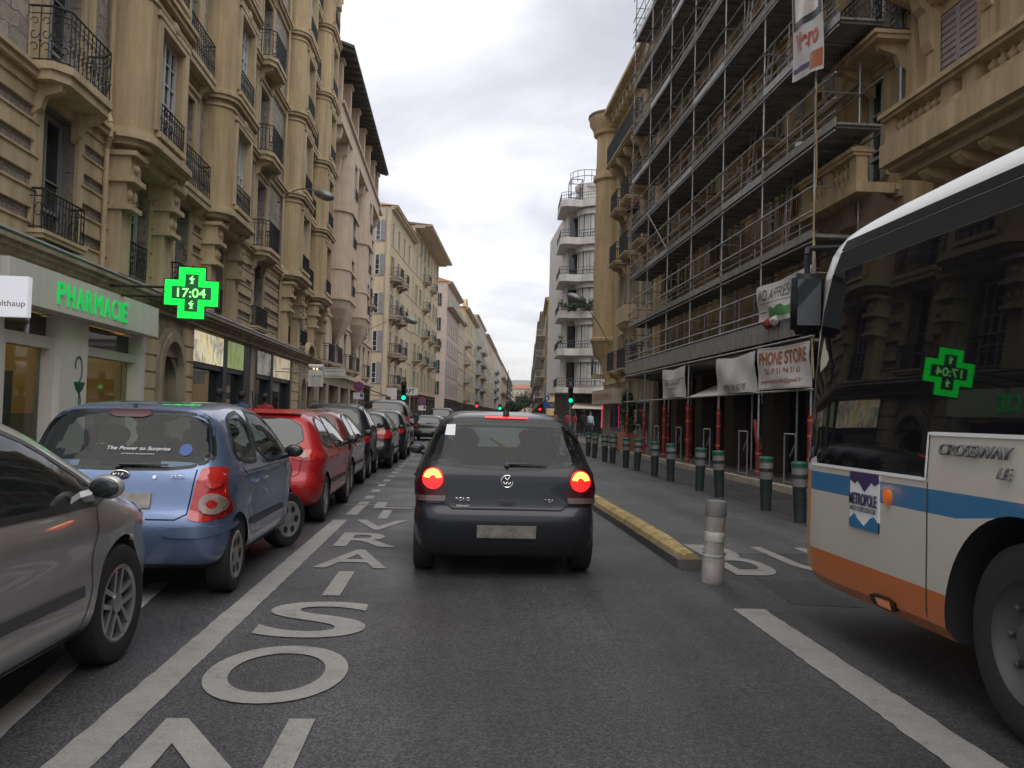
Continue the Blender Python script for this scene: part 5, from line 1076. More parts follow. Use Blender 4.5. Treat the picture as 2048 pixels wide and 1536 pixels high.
street_building('yellowish last block at the far end of the right side', FR, 383, 560, 27, 'lemon_render', 'cream_render', [4.4, 8.8, 13.2, 17.6, 22], 3.9, [390+15*i for i in range(12)], 2.4, 2.4, eave=0.8, seed=24)
def end_buildings():
    for lab, X, Y, W, H, mat, seed in (('pale cream palace closing the view at the end of the street', 62, 880, 34, 29, 'cream_render', 1), ('tall tan block just right of the palace at the street end', 92, 860, 24, 38, 'beige_render', 2), ('low red-roofed house left of the palace at the street end', 38, 905, 14, 24, 'beige_render', 3)):
        rt = thing('palace' if seed == 1 else 'apartment_building', lab, 'building', (X, Y, 0)); w = MB(); ops = []
        nx = int(W/4); nf = int(H/4.4)
        for i in range(nx):
            for j in range(nf): ops.append((-W/2+1.3+i*W/nx, -W/2+2.7+i*W/nx, 1.2+j*4.3, 3.6+j*4.3))
        w.wall(-W/2, W/2, 0, H, 0, ops, -0.4); w.sg = 1
        w.quad((-W/2, 0, 0), (-W/2, 14, 0), (-W/2, 14, H), (-W/2, 0, H)); w.quad((W/2, 0, 0), (W/2, 14, 0), (W/2, 14, H), (W/2, 0, H))
        part('wall', w, mat, rt); s = MB()
        s.box(-W/2+0.2, W/2-0.2, 0.41, 0.5, 0.2, H-0.2); part('window', s, 'window_glass', rt)
        r = MB(); r.add([(-W/2-1, -1, H), (W/2+1, -1, H), (W/2+1, 15, H), (-W/2-1, 15, H), (-W/2+4, 7, H+4), (W/2-4, 7, H+4)], [(0, 1, 5, 4), (1, 2, 5), (2, 3, 4, 5), (3, 0, 4), (0, 3, 2, 1)]); part('roof', r, 'roof_tile', rt)
        c = MB()
        for z in (H-0.8, H-6, 5.2): c.box(-W/2-0.3, W/2+0.3, -0.5, 0, z, z+0.5)
        part('cornice', c, mat, rt)
end_buildings()
def hills():
    for name, y0, X0, X1, hh, mat, seed, amp in (('hill', 2600, -900, 1900, 172, 'hill', 3, 26),):
        rr = random.Random(seed); m = MB(); n = 90; ph = [rr.uniform(0, 6) for _ in range(5)]
        rows = []
        for j in range(9):
            row = []
            for i in range(n+1):
                x = X0+(X1-X0)*i/n; t = j/8
                z = hh*math.sin(t*pi/2)*(0.75+0.1*math.sin(x/330+ph[0])+0.12*math.sin(x/150+ph[1]+t)+0.05*math.sin(x/61+ph[2]+2*t))+amp*0.15*rr.random()*t
                row.append((x, y0+t*900, z-3))
            rows.append(row)
        vs = [p for r in rows for p in r]; fs = [(j*(n+1)+i, j*(n+1)+i+1, (j+1)*(n+1)+i+1, (j+1)*(n+1)+i) for j in range(8) for i in range(n)]
        m.add(vs, fs); struct(name, m, mat, True)
hills()
def hill_trees():
    m = leaves_mb([(150+i*13+random.uniform(-8, 8), 2500+random.uniform(0, 200), 55+random.uniform(-20, 25)) for i in range(40)], 16, 40, 6); o = part('hill_wood', m, 'leaf', None); o['kind'] = 'stuff'
hill_trees()
def tree(X, Y, h, r, label, seed):
    rt = thing('street_tree', label, 'tree', (X, Y, 0)); rr = random.Random(seed)
    t = MB(); t.tube((0, 0, 0), (0.1, 0, h*0.45), 0.28, 8, 0.16)
    for i in range(5): a = i*1.3; t.tube((0.1, 0, h*0.42), (r*0.6*math.cos(a), r*0.6*math.sin(a), h*0.7), 0.1, 5, 0.04)
    part('trunk', t, 'bark', rt)
    st = random.getstate(); random.seed(seed)
    cs = [(rr.gauss(0, r*0.45), rr.gauss(0, r*0.45), h*0.66+rr.gauss(0, h*0.13)) for _ in range(34)]
    part('crown', leaves_mb(cs, r*0.32, 90, 0.28), 'leaf', rt); part('crown', leaves_mb(cs[::3], r*0.34, 60, 0.25), 'leaf_light', rt); random.setstate(st)
tree(34.5, 425, 13, 5.5, 'round dark green tree on the right pavement far down the street', 1)
tree(29.5, 400, 9, 3.5, 'smaller tree just left of the round one, far down the street', 2)
tree(16.0, 250, 5.0, 1.8, 'small dark tree against the far left buildings', 3)
# ------------------------------------------------------------------ vehicle kit
def chaikin(p, k=2, closed=True):
    for _ in range(k):
        q = []; n = len(p)
        for i in range(n if closed else n-1):
            a, b = p[i], p[(i+1) % n]; q += [(a[0]*.75+b[0]*.25, a[1]*.75+b[1]*.25), (a[0]*.25+b[0]*.75, a[1]*.25+b[1]*.75)]
        p = q if closed else [p[0]]+q+[p[-1]]
    return p
def resample(p, n):
    d = [0]; m = len(p)
    for i in range(m): d.append(d[-1]+math.hypot(p[(i+1) % m][0]-p[i][0], p[(i+1) % m][1]-p[i][1]))
    out = []; j = 0
    for k in range(n):
        t = d[-1]*k/n
        while d[j+1] < t: j += 1
        f = (t-d[j])/max(1e-9, d[j+1]-d[j]); a = p[j]; b = p[(j+1) % m]; out.append((a[0]+(b[0]-a[0])*f, a[1]+(b[1]-a[1])*f))
    return out
def shell(outline, Wf, zc, y0, y1, n=5, ns=130, sm=2):
    P = resample(chaikin(outline, sm), ns); xs = [0, .22, .42, .58, .70, .79, .86, .91, .945]
    ts = [(1-x**n)**(1/n) for x in xs]+[]
    t = ts[-1]-0.06
    while t > 0.04: ts.append(t); t -= 0.075
    vs = []; fs = []; C = [(min(max(p[0], y0), y1), zc) for p in P]
    rows = []
    for sgn in (1, -1):
        row = []
        for k, t in enumerate(ts):
            r = []
            for p, c in zip(P, C):
                y = c[0]+(p[0]-c[0])*t; z = c[1]+(p[1]-c[1])*t; hw = Wf(y, z)*(1-t**n)**(1/n) if t < 1 else 0
                if sgn == -1 and k == 0: r.append(None); continue
                vs.append((sgn*hw, y, z)); r.append(len(vs)-1)
            row.append(r)
        if sgn == -1: row[0] = rows[0][0]
        rows.append(row)
        for k in range(len(ts)-1):
            for i in range(ns):
                j = (i+1) % ns; q = (row[k][i], row[k][j], row[k+1][j], row[k+1][i]); fs.append(q if sgn == 1 else q[::-1])
        # close the middle of the side
        mid = []
        last = row[-1]; half = len(last)
        cc = [C[i] for i in range(ns)]; m0 = {}
        cen = []
        for i in range(ns):
            key = round(cc[i][0], 3)
            if key not in m0: vs.append((sgn*Wf(cc[i][0], cc[i][1]), cc[i][0], cc[i][1])); m0[key] = len(vs)-1
            cen.append(m0[key])
        for i in range(ns):
            j = (i+1) % ns; q = [last[i], last[j], cen[j], cen[i]] if cen[i] != cen[j] else [last[i], last[j], cen[i]]
            fs.append(tuple(q) if sgn == 1 else tuple(q[::-1]))
    me = bpy.data.meshes.new('body'); me.from_pydata(vs, [], fs)
    bm = bmesh.new(); bm.from_mesh(me); bmesh.ops.remove_doubles(bm, verts=bm.verts[:], dist=0.0005); bmesh.ops.recalc_face_normals(bm, faces=bm.faces[:]); bm.to_mesh(me); bm.free()
    return me
def cut(me, cutters, mats, sharp=38):
    me.materials.clear(); [me.materials.append(m_(x)) for x in mats]
    def ext(q): return max(max(abs(v.co.x) for v in q.vertices), 0.0), max(v.co.z for v in q.vertices), min(v.co.z for v in q.vertices)
    lim = ext(me)
    for c in cutters:
      for tr in range(5):
        o = bpy.data.objects.new('b', me); COL.objects.link(o)
        for j in range(len(c.v) if tr else 0):
            p = c.v[j]; c.v[j] = (p[0]*1.0013+0.0007*tr, p[1]+0.0031*tr, p[2]+0.0017)
        cm = c.mesh('c', None); bm = bmesh.new(); bm.from_mesh(cm); bmesh.ops.recalc_face_normals(bm, faces=bm.faces[:]); bm.to_mesh(cm); bm.free()
        [cm.materials.append(m_(x)) for x in mats]
        for p in cm.polygons: p.material_index = 1
        co = bpy.data.objects.new('c', cm); COL.objects.link(co)
        md = o.modifiers.new('b', 'BOOLEAN'); md.operation = 'DIFFERENCE'; md.object = co; md.solver = 'EXACT'
        dg = bpy.context.evaluated_depsgraph_get(); r = bpy.data.meshes.new_from_object(o.evaluated_get(dg))
        bpy.data.objects.remove(o); bpy.data.objects.remove(co)
        e = ext(r) if len(r.vertices) > 100 else (9, 9, 9)
        if e[0] < lim[0]+.01 and abs(e[1]-lim[1]) < .01 and abs(e[2]-lim[2]) < .08: me = r; break
        print('boolean retry', tr, e, lim)
    r = me
    r.polygons.foreach_set('use_smooth', [True]*len(r.polygons)); r.set_sharp_from_angle(angle=R(sharp)); r.name = 'body'
    return r
def bvh_of(me): return BVHTree.FromPolygons([v.co.copy() for v in me.vertices], [tuple(p.vertices) for p in me.polygons])
VW = {'B': (lambda a, b: ((a, -4, b), (0, 1, 0))), 'F': (lambda a, b: ((a, 16, b), (0, -1, 0))), 'R': (lambda a, b: ((4, a, b), (-1, 0, 0))), 'L': (lambda a, b: ((-4, a, b), (1, 0, 0))), 'T': (lambda a, b: ((a, b, 5), (0, 0, -1)))}
def shoot(bvh, view, a, b, off):
    o, d = VW[view](a, b); h = bvh.ray_cast(Vector(o), Vector(d))
    if h[0] is None: return None
    n = h[1] if h[1].dot(Vector(d)) < 0 else -h[1]
    return h[0]+n*off
def inside(p, poly):
    c = False; n = len(poly)
    for i in range(n):
        a, b = poly[i], poly[i-1]
        if (a[1] > p[1]) != (b[1] > p[1]) and p[0] < (b[0]-a[0])*(p[1]-a[1])/(b[1]-a[1])+a[0]: c = not c
    return c
def decal(name, bvh, view, poly, mat, parent, off=0.004, g=0.05, rnd_=0, thick=0.006, loc=(0, 0, 0), label=None):
    if rnd_: poly = chaikin(poly, rnd_)
    B = []
    for i in range(len(poly)):
        a, b = poly[i], poly[(i+1) % len(poly)]; k = max(1, int(math.hypot(b[0]-a[0], b[1]-a[1])/g))
        B += [(a[0]+(b[0]-a[0])*j/k, a[1]+(b[1]-a[1])*j/k) for j in range(k)]
    nb = len(B); x0 = min(p[0] for p in B); x1 = max(p[0] for p in B); z0 = min(p[1] for p in B); z1 = max(p[1] for p in B); I = []
    x = x0+g/2
    while x < x1:
        z = z0+g/2
        while z < z1:
            if inside((x, z), B) and min(math.hypot(x-q[0], z-q[1]) for q in B) > g*0.4: I.append((x, z))
            z += g
        x += g
    r = geometry.delaunay_2d_cdt([Vector(p) for p in B+I], [(i, (i+1) % nb) for i in range(nb)], [], 1, 1e-6)
    V = []; ok = []
    for p in r[0]:
        q = shoot(bvh, view, p.x, p.y, off); ok.append(q is not None); V.append(tuple(q) if q is not None else (0, 0, 0))
    F_ = [tuple(f) for f in r[2] if all(ok[i] for i in f)]
    # rim going back into the body, so the piece has thickness
    cnt = {}
    for f in F_:
        for i in range(len(f)):
            e = (f[i], f[(i+1) % len(f)]); k = tuple(sorted(e)); cnt.setdefault(k, []).append(e)
    V2 = {}
    d = Vector(VW[view](0, 0)[1])
    for k, e in list(cnt.items()):
        if len(e) == 1:
            a, b = e[0]
            for q in (a, b):
                if q not in V2: V.append(tuple(Vector(V[q])+d*(off+thick))); V2[q] = len(V)-1
            F_.append((b, a, V2[a], V2[b]))
    mb = MB(); mb.v = V; mb.f = F_
    o = part(name, mb, mat, parent, True, loc, None, label)
    return o
def ribbon(name, bvh, view, pts, width, mat, parent, off=0.003, g=0.05):
    P = []
    for a, b in zip(pts[:-1], pts[1:]):
        k = max(1, int(math.hypot(b[0]-a[0], b[1]-a[1])/g)); P += [(a[0]+(b[0]-a[0])*j/k, a[1]+(b[1]-a[1])*j/k) for j in range(k)]
    P.append(pts[-1]); mb = MB(); prev = None
    for i, p in enumerate(P):
        a = P[max(0, i-1)]; b = P[min(len(P)-1, i+1)]; dx, dy = b[0]-a[0], b[1]-a[1]; l = math.hypot(dx, dy) or 1; nx, ny = -dy/l*width/2, dx/l*width/2
        q0 = shoot(bvh, view, p[0]+nx, p[1]+ny, off); q1 = shoot(bvh, view, p[0]-nx, p[1]-ny, off)
        if q0 is None or q1 is None: prev = None; continue
        if prev: mb.add([tuple(prev[0]), tuple(prev[1]), tuple(q1), tuple(q0)], [(0, 1, 2, 3)])
        prev = (q0, q1)
    if mb.v: return part(name, mb, mat, parent, True)
def wheel(parent, x, y, r, w, style='alloy', n=5, steer=0.0):
    sg = 1 if x > 0 else -1
    def mk():
        t = MB(); t.lathe([(r*0.66, -w*0.44), (r*0.86, -w*0.5), (r*0.96, -w*0.44), (r, -w*0.3), (r, w*0.3), (r*0.96, w*0.44), (r*0.86, w*0.5), (r*0.66, w*0.44), (r*0.64, w*0.3), (r*0.60, -w*0.2), (0.02, -w*0.2)], n=40, axis='x', cap=False)
        for k in (-.6, -.2, .2, .6): pass
        return t.mesh('tyre', 'rubber', True)
    tm = cached(('tyre', r, w), mk)
    o = ob('wheel', tm, parent, (x, y, r), (0, 0, steer if sg > 0 else steer+pi))
    def mk2():
        m = MB()
        if style == 'alloy':
            m.lathe([(r*0.67, w*0.43), (r*0.62, w*0.46), (r*0.58, w*0.40), (r*0.57, w*0.1)], n=40, axis='x', cap=False)
            m.lathe([(r*0.17, w*0.1), (r*0.17, w*0.40), (r*0.1, w*0.44), (0.001, w*0.44)], n=16, axis='x', cap=False)
            for i in range(n):
                a = 2*pi*i/n+0.3
                for k in (-1, 1):
                    ca, sa = math.cos(a), math.sin(a); na, nb_ = -sa, ca; s0 = k*0.10*r; s1 = k*0.13*r; h0 = 0.035*r; 
                    A = [(w*0.36, r*.12*ca+na*(s0-h0), r*.12*sa+nb_*(s0-h0)), (w*0.36, r*.12*ca+na*(s0+h0), r*.12*sa+nb_*(s0+h0)), (w*0.22, r*.12*ca+na*(s0+h0), r*.12*sa+nb_*(s0+h0)), (w*0.22, r*.12*ca+na*(s0-h0), r*.12*sa+nb_*(s0-h0))]
                    B = [(w*0.42, r*.6*ca+na*(s1-h0*1.3), r*.6*sa+nb_*(s1-h0*1.3)), (w*0.42, r*.6*ca+na*(s1+h0*1.3), r*.6*sa+nb_*(s1+h0*1.3)), (w*0.26, r*.6*ca+na*(s1+h0), r*.6*sa+nb_*(s1+h0)), (w*0.26, r*.6*ca+na*(s1-h0), r*.6*sa+nb_*(s1-h0))]
                    m.loft(A, B)
        else:
            m.lathe([(r*0.68, w*0.44), (r*0.62, w*0.50), (r*0.5, w*0.44), (r*0.25, w*0.42), (r*0.15, w*0.46), (0.001, w*0.46)], n=40, axis='x', cap=False)
        return m.mesh('rim', 'alloy' if style == 'alloy' else 'hubcap', True)
    rm = ob('rim', cached(('rim', r, w, style, n), mk2), o)
    if style != 'alloy':
        def mk3():
            m = MB()
            for i in range(6):
                a = 2*pi*i/6; m.lathe([(r*0.13, w*0.452), (r*0.12, w*0.458), (0.001, w*0.458)], (0, r*0.42*math.cos(a), r*0.42*math.sin(a)), 14, 'x', cap=False)
            return m.mesh('hubcap_hole', 'interior_dark', True)
        ob('hubcap_hole', cached(('hole', r, w), mk3), o)
    return o
HATCH = [(0.35, .20), (0.10, .23), (0.01, .36), (-0.02, .50), (0.01, .60), (0.07, .68), (0.09, .85), (0.14, .98), (0.30, 1.22), (0.40, 1.36), (0.50, 1.425), (0.75, 1.45), (1.3, 1.475), (1.8, 1.475), (2.2, 1.44), (2.5, 1.36), (2.85, 1.17), (3.1, 1.03), (3.25, .97), (3.5, .91), (3.72, .80), (3.84, .66), (3.87, .5), (3.83, .32), (3.7, .22), (3.4, .18), (2.0, .18), (0.7, .18)]
SIDEW = [[(0.50, 1.03), (0.60, 1.24), (0.76, 1.345), (1.25, 1.385), (1.27, 0.965), (0.8, 0.985)], [(1.34, .962), (1.32, 1.388), (1.9, 1.382), (2.22, 1.33), (2.60, 1.09), (2.76, .985), (2.70, .945)]]
def car(name, label, paint, X, Yr, L=3.87, W=1.65, H=1.475, rz=0.0, tb=0.42, wheels=(0.66, 3.1), r=0.30, glass='car_glass', see=False, rim='alloy', rear=None, side=None, lamp=None, outline=None, n=6.2, rearlow=1.0, steer=0.0, mirror='black_plastic', trim=True, group='cars parked along the left kerb', lampmat='lamp_red', handles=True, lampside=True):
    rt = thing(name, label, 'car', (X, Yr, 0), rz, group)
    sy = L/3.87; sz = H/1.475; W0 = W/2
    S = lambda p: (p[0]*sy, p[1]*sz)
    ol = [S(p) for p in (outline or HATCH)]; side = [[S(p) for p in q] for q in (side or SIDEW)]
    def Wf(y, z):
        w = W0
        if z > 0.93*sz: w -= tb*((z-0.93*sz)**0.85)
        if z < 0.45: w -= 0.05*((0.45-z)/0.25)**2
        w += 0.012*math.exp(-((z-0.80*sz)/0.05)**2)-0.012*math.exp(-((z-0.62)/0.08)**2)
        f = max(0, (y-(L-1.1))/1.1); w -= 0.13*f*f; f = max(0, (0.6-y)/0.6); w -= 0.06*f*f
        for yw in wheels: w += 0.016*math.exp(-((y-yw*sy)/0.34)**4)*math.exp(-((z-0.42)/0.28)**2)
        return w
    me = shell(ol, Wf, 0.55, 0.5, L-0.55, n)
    bvh = bvh_of(me)
    rg = rear or [(-.60, 1.0), (-.50, 1.34), (0, 1.36), (.50, 1.34), (.60, 1.0), (0, .965)]
    rg = [(p[0]*W/1.65, p[1]*sz) for p in rg]; wg = [(-.66*W/1.65, 1.04*sz), (-.50*W/1.65, 1.38*sz), (.50*W/1.65, 1.38*sz), (.66*W/1.65, 1.04*sz)]
    cs = []
    for yw in wheels:
        for k in (-1, 1):
            c = MB(); c.lathe([(r+0.045, W0-0.30), (r+0.045, W0+0.3)], (0, yw*sy, r+0.01), 36, 'x') if k > 0 else c.lathe([(r+0.045, -W0-0.3), (r+0.045, -W0+0.30)], (0, yw*sy, r+0.01), 36, 'x'); cs.append(c)
    body = cut(me, cs, [paint, 'interior_dark'])
    if see:      # open the window apertures and line the cabin
        sq = [chaikin(q, 1) for q in side]; rq = chaikin(rg, 1); wq = chaikin(wg, 1)
        bm = bmesh.new(); bm.from_mesh(body); kill = []
        for f in bm.faces:
            n = f.normal; c = f.calc_center_median(); tests = []
            if abs(n.x) > 0.45: tests = [[inside((v.co.y, v.co.z), q) for v in f.verts] for q in sq]
            if n.y < -0.2 and c.y < L/2: tests.append([inside((v.co.x, v.co.z), rq) for v in f.verts])
            if n.y > 0.2 and c.y > L/2: tests.append([inside((v.co.x, v.co.z), wq) for v in f.verts])
            if any(all(t) for t in tests): kill.append(f)
            elif any(sum(t) > len(t)/2 for t in tests): f.material_index = 1
        bmesh.ops.delete(bm, geom=kill, context='FACES'); bm.to_mesh(body)
        for v in bm.verts: v.co.x *= 0.965; v.co.y = 0.035+v.co.y*(L-.07)/L; v.co.z = 0.03+(v.co.z)*0.965
        for f in bm.faces: f.material_index = 0
        im = bpy.data.meshes.new('cabin_lining'); bm.to_mesh(im); bm.free(); im.materials.append(m_('cabin_grey')); ob('cabin_lining', im, rt)
    bo = ob('body', body, rt)
    gm = 'car_glass_clear' if see else glass
    rq_ = chaikin(rg, 1); ribbon('window_seal', bvh, 'B', rq_+[rq_[0], rq_[1]], 0.024, 'black_plastic', rt, 0.003)
    for q in side:
        for v in ('R', 'L'): decal('side_window', bvh, v, chaikin(q, 1), gm, rt, 0.004, 0.07)
    decal('rear_window', bvh, 'B', rg, gm, rt, 0.005, 0.06, 1); decal('windscreen', bvh, 'F', wg, gm, rt, 0.004, 0.08, 1)
    for q in side:
        cq = chaikin(q, 1)
        for v in ('R', 'L'): ribbon('window_seal', bvh, v, cq+[cq[0], cq[1]], 0.03, 'black_plastic', rt, 0.006)
    for v in ('R', 'L'):
        yb = 1.30*sy
        for ln in ([(yb, 0.95*sz), (yb-0.01, .30)], [(2.72*sy, .93*sz), (2.70*sy, .5), (2.62*sy, .29)], [(0.98*sy, .72), (0.93*sy, .9*sz), (0.78*sy, .97*sz)], [(0.97*sy, .72), (1.08*sy, .5), (1.12*sy, .29)]): ribbon('panel_gap', bvh, v, ln, 0.009, 'interior_dark', rt)
        if trim: ribbon('side_moulding', bvh, v, [(1.05*sy, .50), (2.6*sy, .50)], 0.055, 'grey_plastic', rt, 0.012)
        ribbon('sill_trim', bvh, v, [(1.05*sy, .25), (2.7*sy, .25)], 0.07, 'black_plastic', rt, 0.006)
        if handles:
            for yy in (1.12*sy, 1.55*sy):
                q = shoot(bvh, v, yy, .84*sz, 0.0)
                if q: k = 1 if v == 'R' else -1; h = MB(); h.tube((q.x+k*.02, yy-.07, q.z), (q.x+k*.02, yy+.07, q.z), 0.014, 6); part('door_handle', h, paint, rt, True)
    # mirrors
    for k in (-1, 1):
        q = shoot(bvh, 'R' if k > 0 else 'L', 2.62*sy, 1.0*sz, 0)
        m = MB(); m.tube((q.x-k*.03, q.y, q.z-.03), (q.x+k*.07, q.y, q.z+.0), 0.035, 6); m.ball((q.x+k*.12, q.y+.02, q.z+.035), 0.088, 10, (1.05, 0.55, 0.72))
        mo = part('wing_mirror', m, mirror, rt, True)
        g = MB(); g.ball((q.x+k*.122, q.y-.022, q.z+.035), 0.075, 8, (1.0, 0.15, 0.70)); part('mirror_glass', g, 'car_glass', mo, True)
    for yw in wheels:
        for k in (-1, 1): wheel(rt, k*(W0-0.095), yw*sy, r, 0.19, rim, steer=steer if yw > 2 else 0)
    # tail lights
    lp = lamp or [(.50, .82), (.52, .98), (.72, 1.0), (.80, .92), (.80, .80), (.62, .78)]
    for k in (-1, 1):
        pl = [(k*p[0]*W/1.65, p[1]*sz) for p in lp]; decal('tail_light', bvh, 'B', pl, lampmat, rt, 0.01, 0.04, 1)
    # number plate, rear wiper, gap of the hatch, bumper step, high stop lamp
    z0 = .50*sz*rearlow
    decal('number_plate', bvh, 'B', [(-.26, z0-.055), (-.26, z0+.055), (.26, z0+.055), (.26, z0-.055)], 'plate_grey', rt, 0.012, 0.1)
    ribbon('panel_gap', bvh, 'B', [(-.60*W/1.65, .98*sz), (-.56*W/1.65, .66*sz), (-.48*W/1.65, .62*sz), (.48*W/1.65, .62*sz), (.56*W/1.65, .66*sz), (.60*W/1.65, .98*sz)], 0.010, 'interior_dark', rt)
    wb = shoot(bvh, 'B', 0, 1.0*sz, 0.03); we = shoot(bvh, 'B', .36, 1.0*sz, 0.03)
    if wb and we: m = MB(); m.tube(wb, we, 0.012, 5, 0.006); m.tube((0, wb.y+.02, wb.z-.02), wb, 0.03, 6); part('rear_wiper', m, 'black_plastic', rt, True)
    if see:
        for x in (-.36, .36):
            for yy, zz in ((1.0, 0.0), (1.95, 0.02)):
                m = MB(); m.ball((x*W/1.65, yy*sy, .92*sz+zz), 0.27, 10, (0.85, 0.3, 0.8)); m.ball((x*W/1.65, yy*sy, 1.2*sz+zz), 0.12, 8, (1.1, 0.4, 0.75)); part('seat', m, 'cloth_black', rt, True)
        m = MB(); m.box(-.6*W/1.65, .6*W/1.65, .30, .8, .93*sz, .955*sz); part('parcel_shelf', m, 'grey_plastic', rt)
    rt_info[rt.name] = (bvh, sy, sz)
    return rt, bvh
rt_info = {}
def disc(cx, cz, r, n=24, sx=1.0): return [(cx+sx*r*math.cos(2*pi*i/n), cz+r*math.sin(2*pi*i/n)) for i in range(n)]
def arcband(cx, cz, r0, r1, a0, a1, n=14): return [(cx+r1*math.cos(a0+(a1-a0)*i/n), cz+r1*math.sin(a0+(a1-a0)*i/n)) for i in range(n+1)]+[(cx+r0*math.cos(a1-(a1-a0)*i/n), cz+r0*math.sin(a1-(a1-a0)*i/n)) for i in range(n+1)]

# ------------------------------------------------------------------ the dark hatchback ahead
mat_carpaint('paint_graphite', (0.011, 0.014, 0.021), 0.2, 0.4, 0.12, 0.45); mat_carpaint('paint_blue', (0.15, 0.215, 0.37), 0.55, 0.34, 0.12); mat_carpaint('paint_red', (0.36, 0.008, 0.012), 0.15, 0.35, 0.06, 0.6)
mat_carpaint('paint_brick', (0.17, 0.03, 0.03), 0.4, 0.3, 0.3); mat_carpaint('paint_silver', (0.44, 0.44, 0.445), 0.6, 0.34, 0.08); mat_carpaint('paint_black', (0.010, 0.011, 0.014), 0.3, 0.3, 0.2); mat_carpaint('paint_midnight', (0.012, 0.018, 0.035), 0.4, 0.3, 0.2)
mat_carpaint('paint_white', (0.6, 0.6, 0.6), 0.0, 0.3, 0.1)
def polo():
    ol = [(0.35, .15), (0.12, .17), (0.03, .30), (-0.03, .46), (-0.03, .585), (0.02, .635), (0.075, .655), (0.085, .80), (0.10, .93), (0.15, 1.0), (0.28, 1.2), (0.36, 1.36), (0.42, 1.43), (0.65, 1.462), (1.2, 1.487), (1.7, 1.487), (2.15, 1.45), (2.5, 1.35), (2.85, 1.16), (3.1, 1.03), (3.25, .97), (3.5, .91), (3.72, .80), (3.84, .66), (3.87, .5), (3.83, .32), (3.7, .22), (3.4, .18), (2.0, .18), (0.7, .18)]
    rg = [(-.71, 1.02), (-.70, 1.10), (-.62, 1.38), (0, 1.405), (.62, 1.38), (.70, 1.10), (.71, 1.02), (.35, .98), (0, .96), (-.35, .98)]
    lp = [(.535, .775), (.53, .87), (.57, .965), (.65, .99), (.74, .96), (.80, .86), (.82, .67), (.66, .655), (.54, .665)]
    rt, b = car('hatchback_car', 'dark graphite hatchback with lit round brake lights stopped in the middle lane', 'paint_graphite', 0.50, 7.72, 3.87, 1.655, 1.475, 0.0, 0.36, (0.62, 3.08), 0.30, 'car_glass', True, 'hubcap', rg, None, lp, ol, group=None, rearlow=0.86, mirror='black_plastic', lampmat='lamp_dark_red', n=8)
    for k in (-1, 1):
        decal('brake_lamp', b, 'B', disc(k*.655, .868, .088), 'brake_glow', rt, 0.022, 0.03)
        decal('brake_lamp_bulb', b, 'B', arcband(k*.655, .868, .03, .075, 0.15, pi-0.15), 'brake_hot', rt, 0.027, 0.02)
        decal('reversing_lamp', b, 'B', [(k*.545, .675), (k*.54, .725), (k*.79, .725), (k*.80, .675)], 'lamp_smoke', rt, 0.02, 0.04)
    decal('high_brake_light', b, 'B', [(-.2, 1.41), (-.2, 1.425), (.2, 1.425), (.2, 1.41)], 'brake_glow', rt, 0.012, 0.03)
    # round emblem: ring with V over W
    decal('badge', b, 'B', disc(0, .862, .052), 'ink_black', rt, 0.008, 0.02); qq = shoot(b, 'B', 0, .862, .012); tr_ = MB(); tr_.path([(qq.x+.053*math.cos(t), qq.y, .862+.053*math.sin(t)) for t in [2*pi*i/28 for i in range(29)]], .0055, 6); part('badge_ring', tr_, 'chrome', rt, True)
    q = shoot(b, 'B', 0, .862, 0.012)
    for tx, zz, ww, hh in (('V', .882, .05, .034), ('W', .842, .075, .036)): letters(tx, ww, hh, 'chrome', rt, (0, q.y-.006, zz), ROT_CAM, ext=0.006, bold=0.01)
    for tx, x, zz, ww, hh, mt in (('POLO', -.39, .70, .13, .03, 'chrome'), ('TDI', .37, .70, .075, .024, 'chrome'), ('Salmeri', -.39, .645, .11, .022, 'ink_white')):
        q = shoot(b, 'B', x, zz, 0.012); letters(tx, ww, hh, mt, rt, (x, q.y-.008, zz), ROT_CAM, ext=0.004, bold=0.008)
    decal('hatch_handle', b, 'B', [(-.07, .675), (-.07, .705), (.07, .705), (.07, .675)], 'black_plastic', rt, 0.012, 0.03, 1)
    decal('window_sticker', b, 'B', [(-.565, 1.25), (-.55, 1.345), (-.47, 1.35), (-.475, 1.25)], 'ink_white', rt, 0.012, 0.04)
    decal('dark_bumper_strip', b, 'B', [(-.72, .21), (-.74, .30), (.74, .30), (.72, .21)], 'black_plastic', rt, 0.008, 0.06)  # black strip paints in the shade low on the bumper
    a = MB(); q = shoot(b, 'T', 0, .52, 0); a.lathe([(.028, 0), (.03, .03), (.012, .06)], tuple(q), 10); a.tube(q, (q.x, q.y-.16, q.z+.42), 0.0065, 5, 0.003); part('aerial', a, 'black_plastic', rt, True)
    h = MB(); h.ball((.36, 2.05, 1.13), .125, 10, (0.85, 0.95, 1.15)); h.ball((.36, 2.1, .9), .24, 10, (1.1, 0.7, 0.9)); part('driver_silhouette', h, 'hair_dark', rt, True)
polo()
